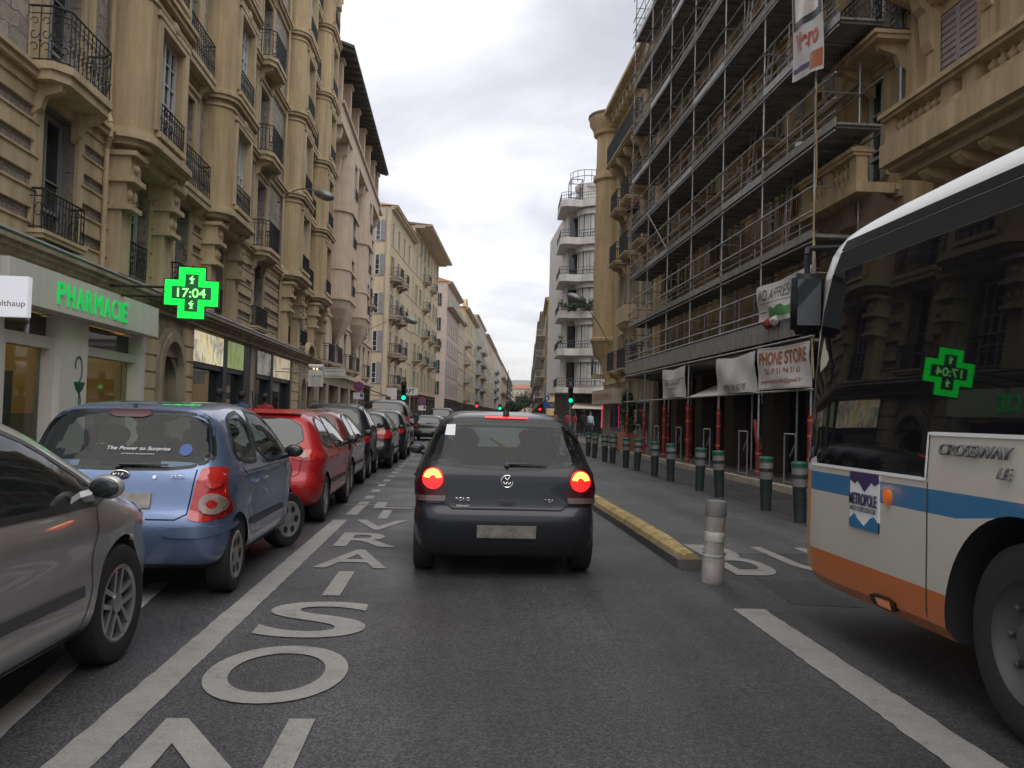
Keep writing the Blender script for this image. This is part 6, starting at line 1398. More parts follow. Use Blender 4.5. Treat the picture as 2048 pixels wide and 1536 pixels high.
def kia():
    ol = [(0.35, .22), (0.10, .25), (0.02, .38), (-0.02, .52), (-0.01, .62), (0.04, .68), (0.07, .80), (0.09, .93), (0.15, 1.02), (0.26, 1.24), (0.33, 1.38), (0.42, 1.44), (0.7, 1.47), (1.3, 1.495), (1.9, 1.49), (2.35, 1.44), (2.7, 1.32), (3.05, 1.14), (3.25, 1.03), (3.4, .98), (3.6, .90), (3.78, .78), (3.85, .66), (3.87, .5), (3.83, .32), (3.7, .22), (3.4, .18), (2.0, .18), (0.7, .18)]
    rg = [(-.69, 1.045), (-.70, 1.10), (-.63, 1.34), (-.54, 1.395), (0, 1.41), (.54, 1.395), (.63, 1.34), (.70, 1.10), (.69, 1.045), (.50, .985), (0, .975), (-.50, .985)]
    lp = [(.565, .62), (.575, .66), (.62, .97), (.65, .995), (.77, 1.0), (.79, .97), (.82, .70), (.81, .63), (.69, .60)]
    sd = [[(0.62, 1.06), (0.70, 1.27), (0.84, 1.375), (1.42, 1.42), (1.45, 0.99), (1.0, 1.0)], [(1.52, .985), (1.50, 1.422), (2.0, 1.42), (2.38, 1.35), (2.78, 1.13), (2.98, 1.0), (2.9, .965)]]
    rt, b = car('hatchback_car', 'small light blue hatchback with tall red tail lights parked beside the silver car', 'paint_blue', -2.45, 6.55, 3.52, 1.55, 1.475, 0.0, 0.27, (0.64, 3.22), 0.285, 'car_glass', True, 'hubcap', rg, sd, lp, ol, steer=R(-26), rearlow=1.5, n=7.5)
    for k in (-1, 1):
        decal('stop_lamp', b, 'B', disc(k*.68, .90, .058), 'lamp_red', rt, 0.022, 0.02)
        decal('indicator_lamp', b, 'B', arcband(k*.675, .73, .032, .078, 0, 2*pi, 30)[:-1], 'lamp_clear', rt, 0.022, 0.02)
        decal('fog_lamp', b, 'B', disc(k*.675, .73, .03), 'lamp_red', rt, 0.025, 0.02)
    # bumper shelf and lower lip
    for k in (-1, 1): decal('bumper_panel', b, 'B', [(k*.36, .50), (k*.36, .56), (k*.60, .575), (k*.78, .57), (k*.78, .51), (k*.55, .485)], 'paint_blue', rt, 0.012, 0.05, 1)
    decal('dark_bumper_strip', b, 'B', [(-.7, .22), (-.72, .28), (.72, .28), (.7, .22)], 'black_plastic', rt, 0.006, 0.06)
    decal('high_brake_light', b, 'B', [(-.16, 1.375), (-.14, 1.41), (.14, 1.41), (.16, 1.375), (0.1, 1.355), (-.1, 1.355)], 'lamp_dark_red', rt, 0.012, 0.04)
    decal('badge', b, 'B', disc(0.02, .935, .032, 24, 2.1), 'ink_black', rt, 0.012, 0.02); qq = shoot(b, 'B', 0.02, .935, .014); tr_ = MB(); tr_.path([(qq.x+.068*math.cos(t), qq.y, .935+.033*math.sin(t)) for t in [2*pi*i/28 for i in range(29)]], .004, 6); part('badge_ring', tr_, 'chrome', rt, True)
    for tx, x, zz, ww, hh, mt in (('KIA', 0.02, .935, .09, .03, 'chrome'), ('CRDi', .43, .93, .10, .022, 'chrome')):
        q = shoot(b, 'B', x, zz, 0.018); letters(tx, ww, hh, mt, rt, (x, q.y-.006, zz), ROT_CAM, ext=0.004, bold=0.006)
    q = shoot(b, 'B', 0.1, 1.13, 0.012); an = math.atan2(0.11, 0.22)
    letters('The Power to Surprise', .46, .038, 'ink_white', rt, (0.12, q.y-.012, 1.125), (pi/2-an, 0, 0), bold=0.003, shear=0.25)
    q = shoot(b, 'B', 0.12, 1.09, 0.012); letters('le Pouvoir de Surprendre', .24, .014, 'ink_white', rt, (0.12, q.y-.010, 1.088), (pi/2-an, 0, 0), shear=0.25)
    decal('lock', b, 'B', disc(.27, .92, .013, 12), 'chrome', rt, 0.01, 0.02); decal('window_sticker', b, 'B', disc(.46, 1.12, .045, 20), 'sign_blue', rt, 0.012, 0.03)
    a = MB(); q = shoot(b, 'T', 0, .40, 0); a.lathe([(.018, 0), (.012, .03)], tuple(q), 8); part('washer_nozzle', a, 'black_plastic', rt, True)
kia()
SEAT_LAMP = [(.46, .84), (.48, .93), (.62, .97), (.79, .94), (.82, .86), (.70, .82)]
def others():
    rt, b = car('hatchback_car', 'bright red hatchback parked directly ahead of the light blue car', 'paint_red', -2.47, 11.0, 3.85, 1.70, 1.45, 0.0, 0.36, (0.66, 3.1), 0.30, 'car_glass', False, 'alloy', None, None, SEAT_LAMP, rearlow=1.35)
    for k in (-1, 1): decal('indicator_lamp', b, 'B', disc(k*.62, .875, .035), 'lamp_clear', rt, 0.02, 0.02)
    decal('roof_spoiler', b, 'B', [(-.50, 1.36), (-.48, 1.40), (.48, 1.40), (.50, 1.36)], 'paint_red', rt, 0.05, 0.06)
    a = MB(); q = shoot(b, 'T', -.1, .5, 0); a.tube(q, (q.x, q.y-.12, q.z+.28), 0.008, 5); part('aerial', a, 'black_plastic', rt)
    car('hatchback_car', 'brick red older hatchback parked between the bright red car and the dark microcar', 'paint_brick', -2.57, 15.0, 3.55, 1.66, 1.47, 0, 0.40, rim='alloy', trim=True, lampmat='lamp_dark_red')
    rt, b = car('microcar', 'short tall dark grey car with rounded red tail light, parked fourth in the row', 'paint_graphite', -2.58, 18.95, 2.75, 1.62, 1.62, 0, 0.28, r=0.29, lamp=[(.60, .70), (.62, .84), (.78, .86), (.84, .76), (.76, .68)], rim='alloy', trim=True)
    m = MB()
    for k in (-1, 1): m.tube((k*.50, .6, 1.64), (k*.50, 1.4, 1.65), 0.02, 6)
    part('roof_rail', m, 'black_plastic', rt, True)
    car('hatchback_car', 'black hatchback with broad red tail lights, parked fifth in the row', 'paint_black', -2.38, 22.4, 3.9, 1.68, 1.48, 0, 0.38, lamp=[(.40, .80), (.44, .95), (.62, 1.0), (.82, .95), (.82, .78), (.6, .76)], rim='alloy')
    rt, b = car('hatchback_car', 'dark blue small car with one round ringed tail light, parked just before the black van', 'paint_midnight', -2.26, 26.8, 3.7, 1.70, 1.55, 0, 0.30, lamp=disc(.64, .88, .12, 16), rim='alloy', trim=False)
    car('van', 'black people carrier with privacy glass, tallest vehicle in the parked row', 'paint_black', -2.47, 31.4, 4.8, 1.86, 1.92, 0, 0.22, n=6, r=0.33, lamp=[(.66, .66), (.66, 1.0), (.78, 1.02), (.80, .66)], rim='alloy', trim=False)
    car('coupe_car', 'black saloon with pale rear screen driving ahead on the left', 'paint_black', -1.35, 46, 4.4, 1.78, 1.36, R(-4), 0.45, group=None, rim='alloy', lamp=[(.45, .80), (.45, .92), (.8, .92), (.82, .80)])
    car('jeep', 'dark boxy off-road car seen beyond the black saloon', 'paint_graphite', -0.9, 60, 4.2, 1.8, 1.85, R(-4), 0.2, n=7, group=None, r=0.36)
    car('hatchback_car', 'white car waiting far ahead near the lights, right side of road', 'paint_white', 6.5, 118, 4.0, 1.7, 1.5, R(-5), group=None)
    car('hatchback_car', 'dark car far ahead in the middle of the road', 'paint_black', 2.6, 104, 4.0, 1.7, 1.5, R(-5), group=None)
others()
def silver():
    rt, b = car('hatchback_car', 'silver grey hatchback at the left edge with black side moulding and big alloy wheel', 'paint_silver', -2.76, 1.86, 4.10, 1.78, 1.46, R(-0.6), 0.36, (0.66, 3.09), 0.33, 'car_glass', False, 'alloy', None,
                [[(0.50, 1.03), (0.60, 1.24), (0.76, 1.335), (1.25, 1.375), (1.27, 0.965), (0.8, 0.985)], [(1.34, .962), (1.32, 1.378), (1.9, 1.372), (2.22, 1.32), (2.66, 1.09), (2.86, .965), (2.70, .94)]], None, steer=R(-3), mirror='paint_silver')
    decal('side_repeater', b, 'R', [(3.42, .66), (3.42, .69), (3.49, .69), (3.49, .66)], 'lamp_clear', rt, 0.012, 0.02, 1)
    decal('headlight', b, 'F', [(.50, .68), (.48, .80), (.66, .86), (.82, .84), (.86, .70)], 'lamp_clear', rt, 0.01, 0.04, 1)
silver()

# ------------------------------------------------------------------ the bus
def bus():
    Y0 = -5.8; L = 12.28; W0 = 1.25; rt = thing('bus', 'cream bus with blue and orange stripes, dark side windows and black mirror, on the right', 'bus', (2.59+W0, Y0, 0))
    ol = [(0.15, .32), (0.0, .5), (0, 1.5), (0.05, 2.5), (0.3, 2.78), (1.0, 2.85), (3, 2.87), (9, 2.87), (10.8, 2.86), (11.8, 2.82), (12.08, 2.71), (12.16, 2.5), (12.24, 2.0), (12.25, 1.5), (12.29, 1.1), (12.32, .6), (12.27, .38), (12.05, .30), (10.5, .32), (6, .32), (2, .32)]
    def Wf(y, z):
        w = W0
        if z > 1.15: w -= 0.070*(z-1.15)
        f = max(0, (y-(L-0.4))/0.4); w -= 0.12*f**2.4
        return w
    me = shell(ol, Wf, 1.5, 1.2, L-1.3, 24, 150, 1); b = bvh_of(me)
    yw = 3.85-Y0; cs = []
    for yy in (yw, 3.0):
        c = MB(); c.lathe([(.60, -W0-.3), (.60, -W0+.42)], (0, yy, .45), 48, 'x'); cs.append(c); c = MB(); c.lathe([(.60, W0-.42), (.60, W0+.3)], (0, yy, .45), 48, 'x'); cs.append(c)
    body = cut(me, cs, ['bus_livery', 'interior_dark'], 30); ob('body', body, rt)
    yl = lambda Y: Y-Y0
    D = lambda nm, pl, mt, off=0.004, g=0.25, r_=0: decal(nm, b, 'L', [(yl(p[0]), p[1]) for p in pl], mt, rt, off, g, r_)
    D('side_window', [(6.24, 1.17), (6.23, 1.9), (6.17, 2.26), (6.06, 2.52), (-5.4, 2.55), (-5.4, 1.42), (4.63, 1.42), (4.63, 1.17)], 'bus_glass', 0.006, 0.3)
    D('frieze', [(6.05, 2.525), (5.96, 2.66), (-5.5, 2.665), (-5.5, 2.555)], 'bus_frieze', 0.006, 0.3)
    D('gutter', [(5.95, 2.668), (5.90, 2.725), (-5.6, 2.73), (-5.6, 2.668)], 'bus_black', 0.012, 0.3)
        # wheel arch gap splits the painted bands
    y_a = 3.85
    def arch_poly(z0, z1, yA, yB):     # a band between z0,z1 from yA (near) to yB (far), trimmed to the arch on its near end
        pts = []
        for i in range(9):
            z = z0+(z1-z0)*i/8; d = max(0, .635**2-(z-.45)**2)**0.5 if abs(z-.45) < .635 else 0; pts.append((max(yA, y_a+d) if d else yA, z))
        return [(yB, z0)]+pts+[(yB, z1)]
    decal('windscreen', b, 'F', [(-1.12, 1.2), (-1.10, 2.3), (1.10, 2.3), (1.12, 1.2)], 'bus_glass', rt, 0.006, 0.15)
    gl = D('logo_panel', [(5.53, .80), (5.53, 1.15), (5.15, 1.15), (5.15, .80)], 'ink_white', 0.009)
    D('logo_violet', [(5.53, 1.10), (5.53, 1.15), (5.15, 1.15), (5.15, 1.10), (5.20, 1.08), (5.24, 1.10), (5.33, 1.035), (5.42, 1.10), (5.46, 1.08)], 'violet_ink', 0.013, 0.1)
    D('logo_blue', [(5.53, .80), (5.53, .85), (5.46, .89), (5.42, .86), (5.33, .82), (5.24, .88), (5.20, .89), (5.15, .86), (5.15, .80)], 'bus_blue', 0.013, 0.1)
    def T(t, Yc, z, w, h, mt, sh=0.0, bold=0.004, ext=0.004, off=0.016):
        q = shoot(b, 'L', yl(Yc), z, off); letters(t, w, h, mt, rt, q, (pi/2, 0, -pi/2), ext, bold, sh)
    T('METROPOLE', 5.34, .985, .36, .075, 'violet_ink', bold=0.02); T('NICE COTE D\'AZUR', 5.34, .925, .34, .032, 'ink_grey', bold=0.01)
    T('CROSSWAY', 4.18, 1.335, .62, .062, 'ink_grey', 0.35, 0.006, 0.012); T('LE', 3.93, 1.24, .12, .055, 'ink_grey', 0.35, 0.006, 0.01)
    D('side_indicator', [(5.055, .985), (5.055, 1.075), (5.0, 1.075), (5.0, .985)], 'orange_lens', 0.03, 0.03, 1)
    D('marker_surround', [(5.25, .365), (5.25, .435), (4.95, .445), (4.95, .375)], 'bus_black', 0.02, 0.05, 1); D('side_marker', [(5.16, .385), (5.16, .42), (5.0, .425), (5.0, .39)], 'orange_lens', 0.026, 0.05)
    for ln in ([(4.62, 1.15), (4.62, .34)],): ribbon('panel_gap', b, 'L', [(yl(p[0]), p[1]) for p in ln], 0.012, 'grey_plastic', rt)
    ribbon('window_seal', b, 'L', [(yl(p[0]), p[1]) for p in [(6.16, 1.165), (4.63, 1.165), (4.63, 1.415), (-5.4, 1.415)]], 0.02, 'bus_white', rt, 0.010)
    m = MB(); m.lathe([(.600, -W0-.012), (.64, -W0-.012), (.64, -W0+.05)], (0, yw, .45), 48, 'x', cap=False); m.v = [p for p in m.v]; 
    for yy in (yw, 3.0):
        for k in (-1, 1):
            o = ob('wheel', cached(('bust',), lambda: MB().lathe([(.28, -.12), (.40, -.15), (.455, -.12), (.47, -.06), (.47, .06), (.455, .12), (.40, .15), (.29, .13), (.28, .02), (.02, .02)], n=44, axis='x', cap=False).mesh('tyre', 'rubber', True)), rt, (k*(W0-.19), yy, .47), (0, 0, 0 if k > 0 else pi))
            def mk():
                a = MB(); a.lathe([(.29, .13), (.285, .11), (.25, .06), (.20, .02), (.19, .05), (.15, .08), (.11, .085), (.10, .13), (.06, .14), (.001, .14)], n=40, axis='x', cap=False)
                for i in range(10): t = 2*pi*i/10; a.lathe([(.018, .03), (.018, .075), (.008, .085)], (0, .225*math.cos(t), .225*math.sin(t)), 8, 'x')
                return a.mesh('rim', 'grey_plastic', True)
            ob('rim', cached(('busr',), mk), o)
    mr = MB(); mr.box(-.115, .115, -.06, .06, -.23, .22); mm = bmesh.new(); me2 = mr.mesh('wing_mirror', 'bus_black'); mm.from_mesh(me2); bmesh.ops.bevel(mm, geom=mm.edges[:]+mm.verts[:], offset=.035, segments=3, affect='EDGES'); mm.to_mesh(me2); mm.free()
    for p in me2.polygons: p.use_smooth = True
    for k in (-1, 1):
        o = ob('wing_mirror', me2, rt, (k*(W0+.0), yl(6.30), 2.34), (0, 0, R(-8)))
        a = MB(); a.path([(0, 0, .22), (0, 0, .36), (.02*-k, .05, .42), (.25*-k, .10, .44), (.55*-k, .0, .40)], .022, 6); part('mirror_arm', a, 'bus_black', o, True)
        g = MB(); g.box(-.085, .085, -.075, -.062, -.17, .17); part('mirror_glass', g, 'window_glass', o)
bus()
# ------------------------------------------------------------------ scaffolding on the right
def scaffolding():
    F = Frame(7.15, 0, 0, 1); U = 26; rt = F.root('scaffolding', 'tall grey tube scaffolding with plank decks in front of the ochre building', 'scaffolding', U); o_ = lambda u: u-U
    ys = [17.1, 20.1, 23.2, 26.3, 29.3, 32.4, 35.6]; lv = [3.5, 5.25, 7.2, 9.2, 11.2, 13.25, 15.25, 17.2, 19.2]; WI = -0.92; top = 20.4
    for i, y in enumerate(ys):
        for w in (0, WI):
            m = F.mb(); m.tube((o_(y), w, 0.13), (o_(y), w, top), 0.026, 8)
            for z in lv: m.tube((o_(y), w, z-0.05), (o_(y), w, z+0.05), 0.042, 8)
            m.box(o_(y)-0.09, o_(y)+0.09, w-0.09, w+0.09, 0.135, 0.16)
            part('pole', m, 'galv', rt, True)
        for z in lv:
            part('cross_tube', F.mb().tube((o_(y), 0, z-0.02), (o_(y), WI, z-0.02), 0.022, 6), 'galv', rt, True)
            part('guard_tube', F.mb().tube((o_(y), 0, z+1.0), (o_(y), WI, z+1.0), 0.018, 6), 'galv', rt, True)
    m = F.mb()    # the far end guard frames
    for z in lv:
        for dz in (0.35, 0.7, 1.0, 1.4): m.tube((o_(35.6), 0, z+dz), (o_(35.6), WI, z+dz), 0.018, 5)
    part('end_guard', m, 'galv', rt, True)
    for k, z in enumerate(lv):
        near = {7.2: 16.1, 9.2: 16.0, 11.2: 16.2}.get(z, 17.1)
        yy = [near]+ys[1:]
        for i, (a, b) in enumerate(zip(yy[:-1], yy[1:])):
            m = F.mb()
            for j in range(3): w0 = -0.02-0.3*j; m.box(o_(a)+0.02, o_(b)-0.02, w0-0.285, w0, z, z+0.045+0.004*(j % 2))
            for q in range(6): u = o_(a)+0.1+(b-a-0.2)*q/5; m.box(u-0.02, u+0.02, -0.9, -0.02, z-0.05, z-0.002)
            part('deck', m, 'plank', rt)
            m = F.mb(); m.box(o_(a)+.002, o_(b)-.002, 0.005, 0.03, z-0.04, z+0.13); part('toe_board', m, 'plank_pale' if (i+k) % 3 else 'galv', rt)
        m = F.mb()
        for dz in (0.5, 1.0): m.tube((o_(near), 0.03, z+dz), (o_(36), 0.03, z+dz+random.uniform(-.02, .02)), 0.021, 6)
        for i in range(13): u = o_(17.3+1.5*i); 
        for i in range(6): u = o_(18.5+3.05*i); m.tube((u, 0.03, z+0.06), (u, 0.03, z+1.0), 0.014, 4)
        for dz in (-0.12, 0.95): m.tube((o_(near), WI+0.03, z+dz), (o_(36), WI+0.03, z+dz), 0.019, 5)
        m.tube((o_(near), 0.035, z-0.13), (o_(36), 0.035, z-0.13), 0.02, 5); m.tube((o_(near), 0.03, z+0.25), (o_(36), 0.03, z+0.25), 0.014, 5)
        part('guard_rail', m, 'galv', rt, True)
    for (a, b, z) in ((29.3, 32.4, 7.3),):
        m = F.mb(); m.tube((o_(a), 0.04, z), (o_(b), 0.04, z+1.9), 0.02, 6); part('brace', m, 'galv', rt, True)
    # corrugated fascia at first lift and the pavement canopy
    m = F.mb(); n = 150
    for i in range(n):
        u0 = o_(17.0)+i*18.8/n; u1 = u0+18.8/n; d = 0.012 if i % 2 else 0
        m.box(u0+0.001, u1-0.001, 0.04, 0.06+d, 3.28, 3.72)
    part('fascia_panel', m, 'galv', rt)
    m = F.mb(); m.tube((o_(16.9), 0.05, 3.2), (o_(36.0), 0.05, 3.2), 0.024, 6); m.tube((o_(16.9), 0.05, 3.78), (o_(36.0), 0.05, 3.78), 0.024, 6); m.tube((o_(16.9), 0.05, 2.14), (o_(36.0), 0.05, 2.14), 0.026, 6); part('beam', m, 'galv', rt, True)
    m = F.mb(); m.box(o_(17), o_(35.7), -1.35, 0.0, 3.10, 3.16); part('canopy', m, 'plank', rt)
    m = F.mb(); m.add([(o_(23.3), 0, 2.16), (o_(26.2), 0, 2.16), (o_(26.2), -1.2, 2.7), (o_(23.3), -1.2, 2.7), (o_(23.3), 0, 2.17), (o_(26.2), 0, 2.17), (o_(26.2), -1.2, 2.71), (o_(23.3), -1.2, 2.71)], [(0, 1, 2, 3), (4, 5, 6, 7), (0, 1, 5, 4), (2, 3, 7, 6)]); part('sheeting', m, 'banner_cloth', rt)
    # red foam sleeves with orange tape round the standards
    for i, (y, zt) in enumerate(zip(ys, (1.62, 1.5, 1.78, 1.95, 1.95, 1.72, 1.72))):
        lean = -0.13 if i == 1 else 0.02*(i % 2)
        for w in ((0, WI) if i in (0, 4, 5) else (0,)):
            m = F.mb(); u = o_(y); zl = 0.14 if i != 1 else 0.2
            zm = (zl+zt)*0.55; m.tube((u, w, zl), (u, w, zm), 0.058, 10); m.tube((u, w, zm), (u+abs(lean)*1.2, w-lean*0.2, zt), 0.058, 10); s = part('foam_sleeve', m, 'red_foam', rt, True)
            m = F.mb()
            for f in (0.08, 0.4, 0.72, 0.93):
                z = zl+(zt-zl)*f; uu = u+(abs(lean)*1.2*max(0, (z-zm)/(zt-zm))); m.tube((uu, w, z-0.025), (uu, w, z+0.025), 0.064, 10)
            part('tape', m, 'orange_tape', s, True)
        m = F.mb(); u = o_(y)+0.75
        for q in (0, 0.62): m.tube((u+q, 0.0, 0.13), (u+q, 0.0, 1.22), 0.02, 6)
        m.tube((u, 0, 1.22), (u+0.62, 0, 1.22), 0.02, 6); m.tube((u, 0, 1.05), (u+0.3, 0, 0.75), 0.014, 5); m.tube((u, 0, 0.2), (u+0.62, 0, 0.2), 0.014, 5)
        part('base_frame', m, 'galv', rt, True)
    # ladders
    for (y, z) in ((22.2, 11.25), (21.9, 7.25), (24.0, 3.55), (19.3, 5.3), (20.6, 9.25)):
        m = F.mb()
        for k in (0, 0.34): m.tube((o_(y)+k, -0.30, z), (o_(y)+k+0.25, -0.55, z+2.1), 0.022, 6)
        for i in range(7): t = (i+0.5)/7; m.tube((o_(y)+0.25*t, -0.30-0.25*t, z+2.1*t), (o_(y)+0.34+0.25*t, -0.30-0.25*t, z+2.1*t), 0.014, 5)
        part('ladder', m, 'alloy', rt, True)
    # dusty netting at the near end over the doorway
    m = F.mb(); n = 8
    for i in range(n):
        for j in range(n):
            def q(i, j):
                s = i/n; t = j/n; return (o_(17.0)-1.2*s*(1-0.3*t), -0.95+0.12*math.sin(5*s+3*t)-0.2*t*s, 6.0-2.1*t-0.25*s+0.15*math.sin(4*s))
            m.quad(q(i, j), q(i+1, j), q(i+1, j+1), q(i, j+1))
    part('dust_net', m, 'net', rt, True)
    for (a, b, z) in ((17.1, 20.1, 3.9), (20.1, 23.2, 4.0), (17.1, 20.1, 5.5), (23.2, 26.3, 5.5)):
        m = F.mb(); n = 8
        for i in range(n):
            for j in range(5):
                def q(i, j): s = i/n; t = j/5; return (o_(a)+(b-a)*s, -0.88+0.07*math.sin(9*s+2*t)+0.03*math.sin(17*s), z+1.3*t)
                m.quad(q(i, j), q(i+1, j), q(i+1, j+1), q(i, j+1))
        part('dust_net', m, 'net', rt, True)
    m = F.mb(); m.path([(o_(16.9)+0.05*math.sin(i), 0.06, 8.3-i*0.35) for i in range(18)], 0.014, 6); part('rope', m, 'kerb_yellow', rt)
scaffolding()
def banner(name, label, cat, Y0, Y1, zt0, zt1, zb0, zb1, wav=0.05, mat='banner_cloth', X=7.06, sag=0.0, group=None):
    # cloth between the far edge (Y1) and near edge (Y0); local x to the right of the reader
    rt = thing(name, label, cat, (X, (Y0+Y1)/2, (zt0+zb0)/2), -pi/2, group); Wd = Y1-Y0
    def q(s, t, d=0.0):   # s 0..1 from left (far) to right (near), t 0..1 bottom to top
        zt = zt1+(zt0-zt1)*s; zb = zb1+(zb0-zb1)*s
        y = wav*(math.sin(7*s+5*t)*0.6+math.sin(13*s-4*t+1)*0.35)*(0.5+0.5*(1-t)) - sag*math.sin(pi*s)*t*(1-t)*2
        z = zb+(zt-zb)*t-(zt0+zb0)/2 - 0.10*math.sin(pi*s)**2*t*(0.6 if sag else 0.25)
        return (-Wd/2+Wd*s, y-d, z)
    m = MB(); n = 26; k = 12
    for i in range(n):
        for j in range(k): m.quad(q(i/n, j/k), q((i+1)/n, j/k), q((i+1)/n, (j+1)/k), q(i/n, (j+1)/k)); m.quad(q(i/n, j/k, -.006), q((i+1)/n, j/k, -.006), q((i+1)/n, (j+1)/k, -.006), q(i/n, (j+1)/k, -.006))
    part('cloth', m, mat, rt, True); rt['label'] = label
    return rt, q
def on_cloth(rt, q, txt, s0, s1, t0, t1, mat, bold=0.0, shear=0.0):
    me = text_mesh(txt, 1, 1, 0, bold, mat, shear)
    bm = bmesh.new(); bm.from_mesh(me); bmesh.ops.triangulate(bm, faces=bm.faces[:]); bmesh.ops.subdivide_edges(bm, edges=[e for e in bm.edges if e.calc_length() > 0.1], cuts=2); bm.to_mesh(me); bm.free()
    for v in me.vertices: v.co = q(s0+(s1-s0)*(v.co.x+.5), t0+(t1-t0)*(v.co.y+.5), 0.008)
    ob('lettering', me, rt)
def patch(rt, q, name, s0, s1, t0, t1, mat, d=0.006, jag=0.0):
    m = MB(); n = 14; k = 6
    for i in range(n):
        for j in range(k):
            f = lambda i, j: q(s0+(s1-s0)*i/n, t0+(t1+jag*math.sin(i*1.7)-t0)*j/k, d); m.quad(f(i, j), f(i+1, j), f(i+1, j+1), f(i, j+1))
    part(name, m, mat, rt, True)
def banners():
    rt, q = banner('banner', 'white banner reading PHONE STORE in orange, lowest row beside the bus mirror', 'banner', 16.95, 19.95, 3.10, 3.16, 2.18, 2.20, 0.05)
    on_cloth(rt, q, 'PHONE STORE', .05, .95, .58, .9, 'ink_orange', 0.03); on_cloth(rt, q, 'Tél : 09 51 94 31 63', .14, .82, .36, .5, 'ink_orange', 0.012); on_cloth(rt, q, 'pcphonestore06@gmail.fr', .05, .86, .12, .25, 'ink_orange', 0.008)
    for a, b in ((.02, .03), (.96, .97)): patch(rt, q, 'border', .02, .98, a, b, 'ink_orange')
    rt, q = banner('banner', 'crumpled grey-white banner with a faint phone number, between the two others', 'banner', 20.1, 23.15, 3.13, 3.12, 2.17, 2.17, 0.06, sag=0.1)
    on_cloth(rt, q, '04 93 16 62 70', .2, .8, .08, .24, 'ink_grey', 0.01)
    rt, q = banner('banner', 'small white banner farthest along the scaffolding with grey lettering', 'banner', 26.35, 29.25, 3.13, 3.13, 2.17, 2.18, 0.04, sag=0.08)
    on_cloth(rt, q, 'RESTAURANT', .15, .8, .42, .56, 'ink_grey', 0.02); on_cloth(rt, q, 'OUVERT', .3, .7, .26, .36, 'ink_grey', 0.01); patch(rt, q, 'stripe', .03, .97, .6, .62, 'ink_red')
    rt, q = banner('banner', 'wrinkled white banner with green lower edge reading AD AFFRESCO, above the mirror', 'banner', 16.9, 20.05, 4.62, 4.60, 3.62, 3.76, 0.08)
    on_cloth(rt, q, 'AD AFFRESCO', .04, .78, .58, .86, 'ink_grey', 0.004, 0.2); patch(rt, q, 'stripe', .03, .75, .50, .515, 'ink_grey')
    patch(rt, q, 'green_band', .22, .98, .12, .36, 'banner_green', 0.005, 0.05); patch(rt, q, 'orange_band', .80, .98, .50, .72, 'banner_orange', 0.005, 0.1)
    rt, q = banner('banner', 'tall hanging banner with a boxed picture and the red word Viero, high on the scaffolding', 'banner', 16.55, 18.1, 11.2, 11.3, 8.45, 8.75, 0.05, X=7.03)
    patch(rt, q, 'picture_frame', .03, .97, .42, 1.0, 'ink_black', 0.004); patch(rt, q, 'picture', .12, .86, .48, .90, 'picture_banner', 0.009)
    on_cloth(rt, q, 'Viero', .10, .88, .22, .38, 'ink_red', 0.04); patch(rt, q, 'stripe', .03, .65, .06, .10, 'banner_purple'); patch(rt, q, 'orange_band', .66, .98, .03, .16, 'ink_orange'); on_cloth(rt, q, 'OIKOS', .08, .9, .93, .99, 'ink_white', 0.03)
    # bundle of cloths tied under it
    t = thing('rag_bundle', 'red and white rags bundled on the beam under the green-edged banner', 'rags', (6.98, 19.1, 3.66)); m = MB(); m.ball((0, 0, 0), .16, 9, (0.6, 1.5, 0.75)); m.v = [(p[0]*random.uniform(.6, 1.3), p[1]*random.uniform(.7, 1.3), p[2]*random.uniform(.6, 1.2)) for p in m.v]; part('red_rag', m, 'cloth_red', t, True); m = MB(); m.ball((0, -.36, .03), .15, 9, (0.5, 1.5, 0.7)); m.v = [(p[0]*random.uniform(.6, 1.3), p[1]+random.uniform(-.05, .05), p[2]*random.uniform(.6, 1.2)) for p in m.v]; part('white_rag', m, 'banner_cloth', t, True)
    for (y, z, lab, mt) in ((17.7, 7.25, 'blue and white paint bucket on the second deck at the near end of the scaffolding', 'sign_blue'), (21.9, 7.25, 'white paint bucket by the ladder foot on the scaffolding deck', 'grey_plastic'), (17.25, 7.25, 'small white tub beside the blue labelled bucket on the deck', 'ink_grey')):
        k = 0.75 if 'tub' in lab else 1
        t = thing('bucket', lab, 'bucket', (7.55 if y != 17.25 else 7.3, y if y != 17.25 else 18.25, z)); m = MB(); m.lathe([(.13*k, 0), (.15*k, .3*k), (.16*k, .31*k), (.16*k, .33*k)], n=16); part('pail', m, 'ink_white', t, True); m = MB(); m.lathe([(.141*k, .09*k), (.152*k, .22*k)], n=16, cap=False); part('paper_band', m, mt, t, True)
banners()
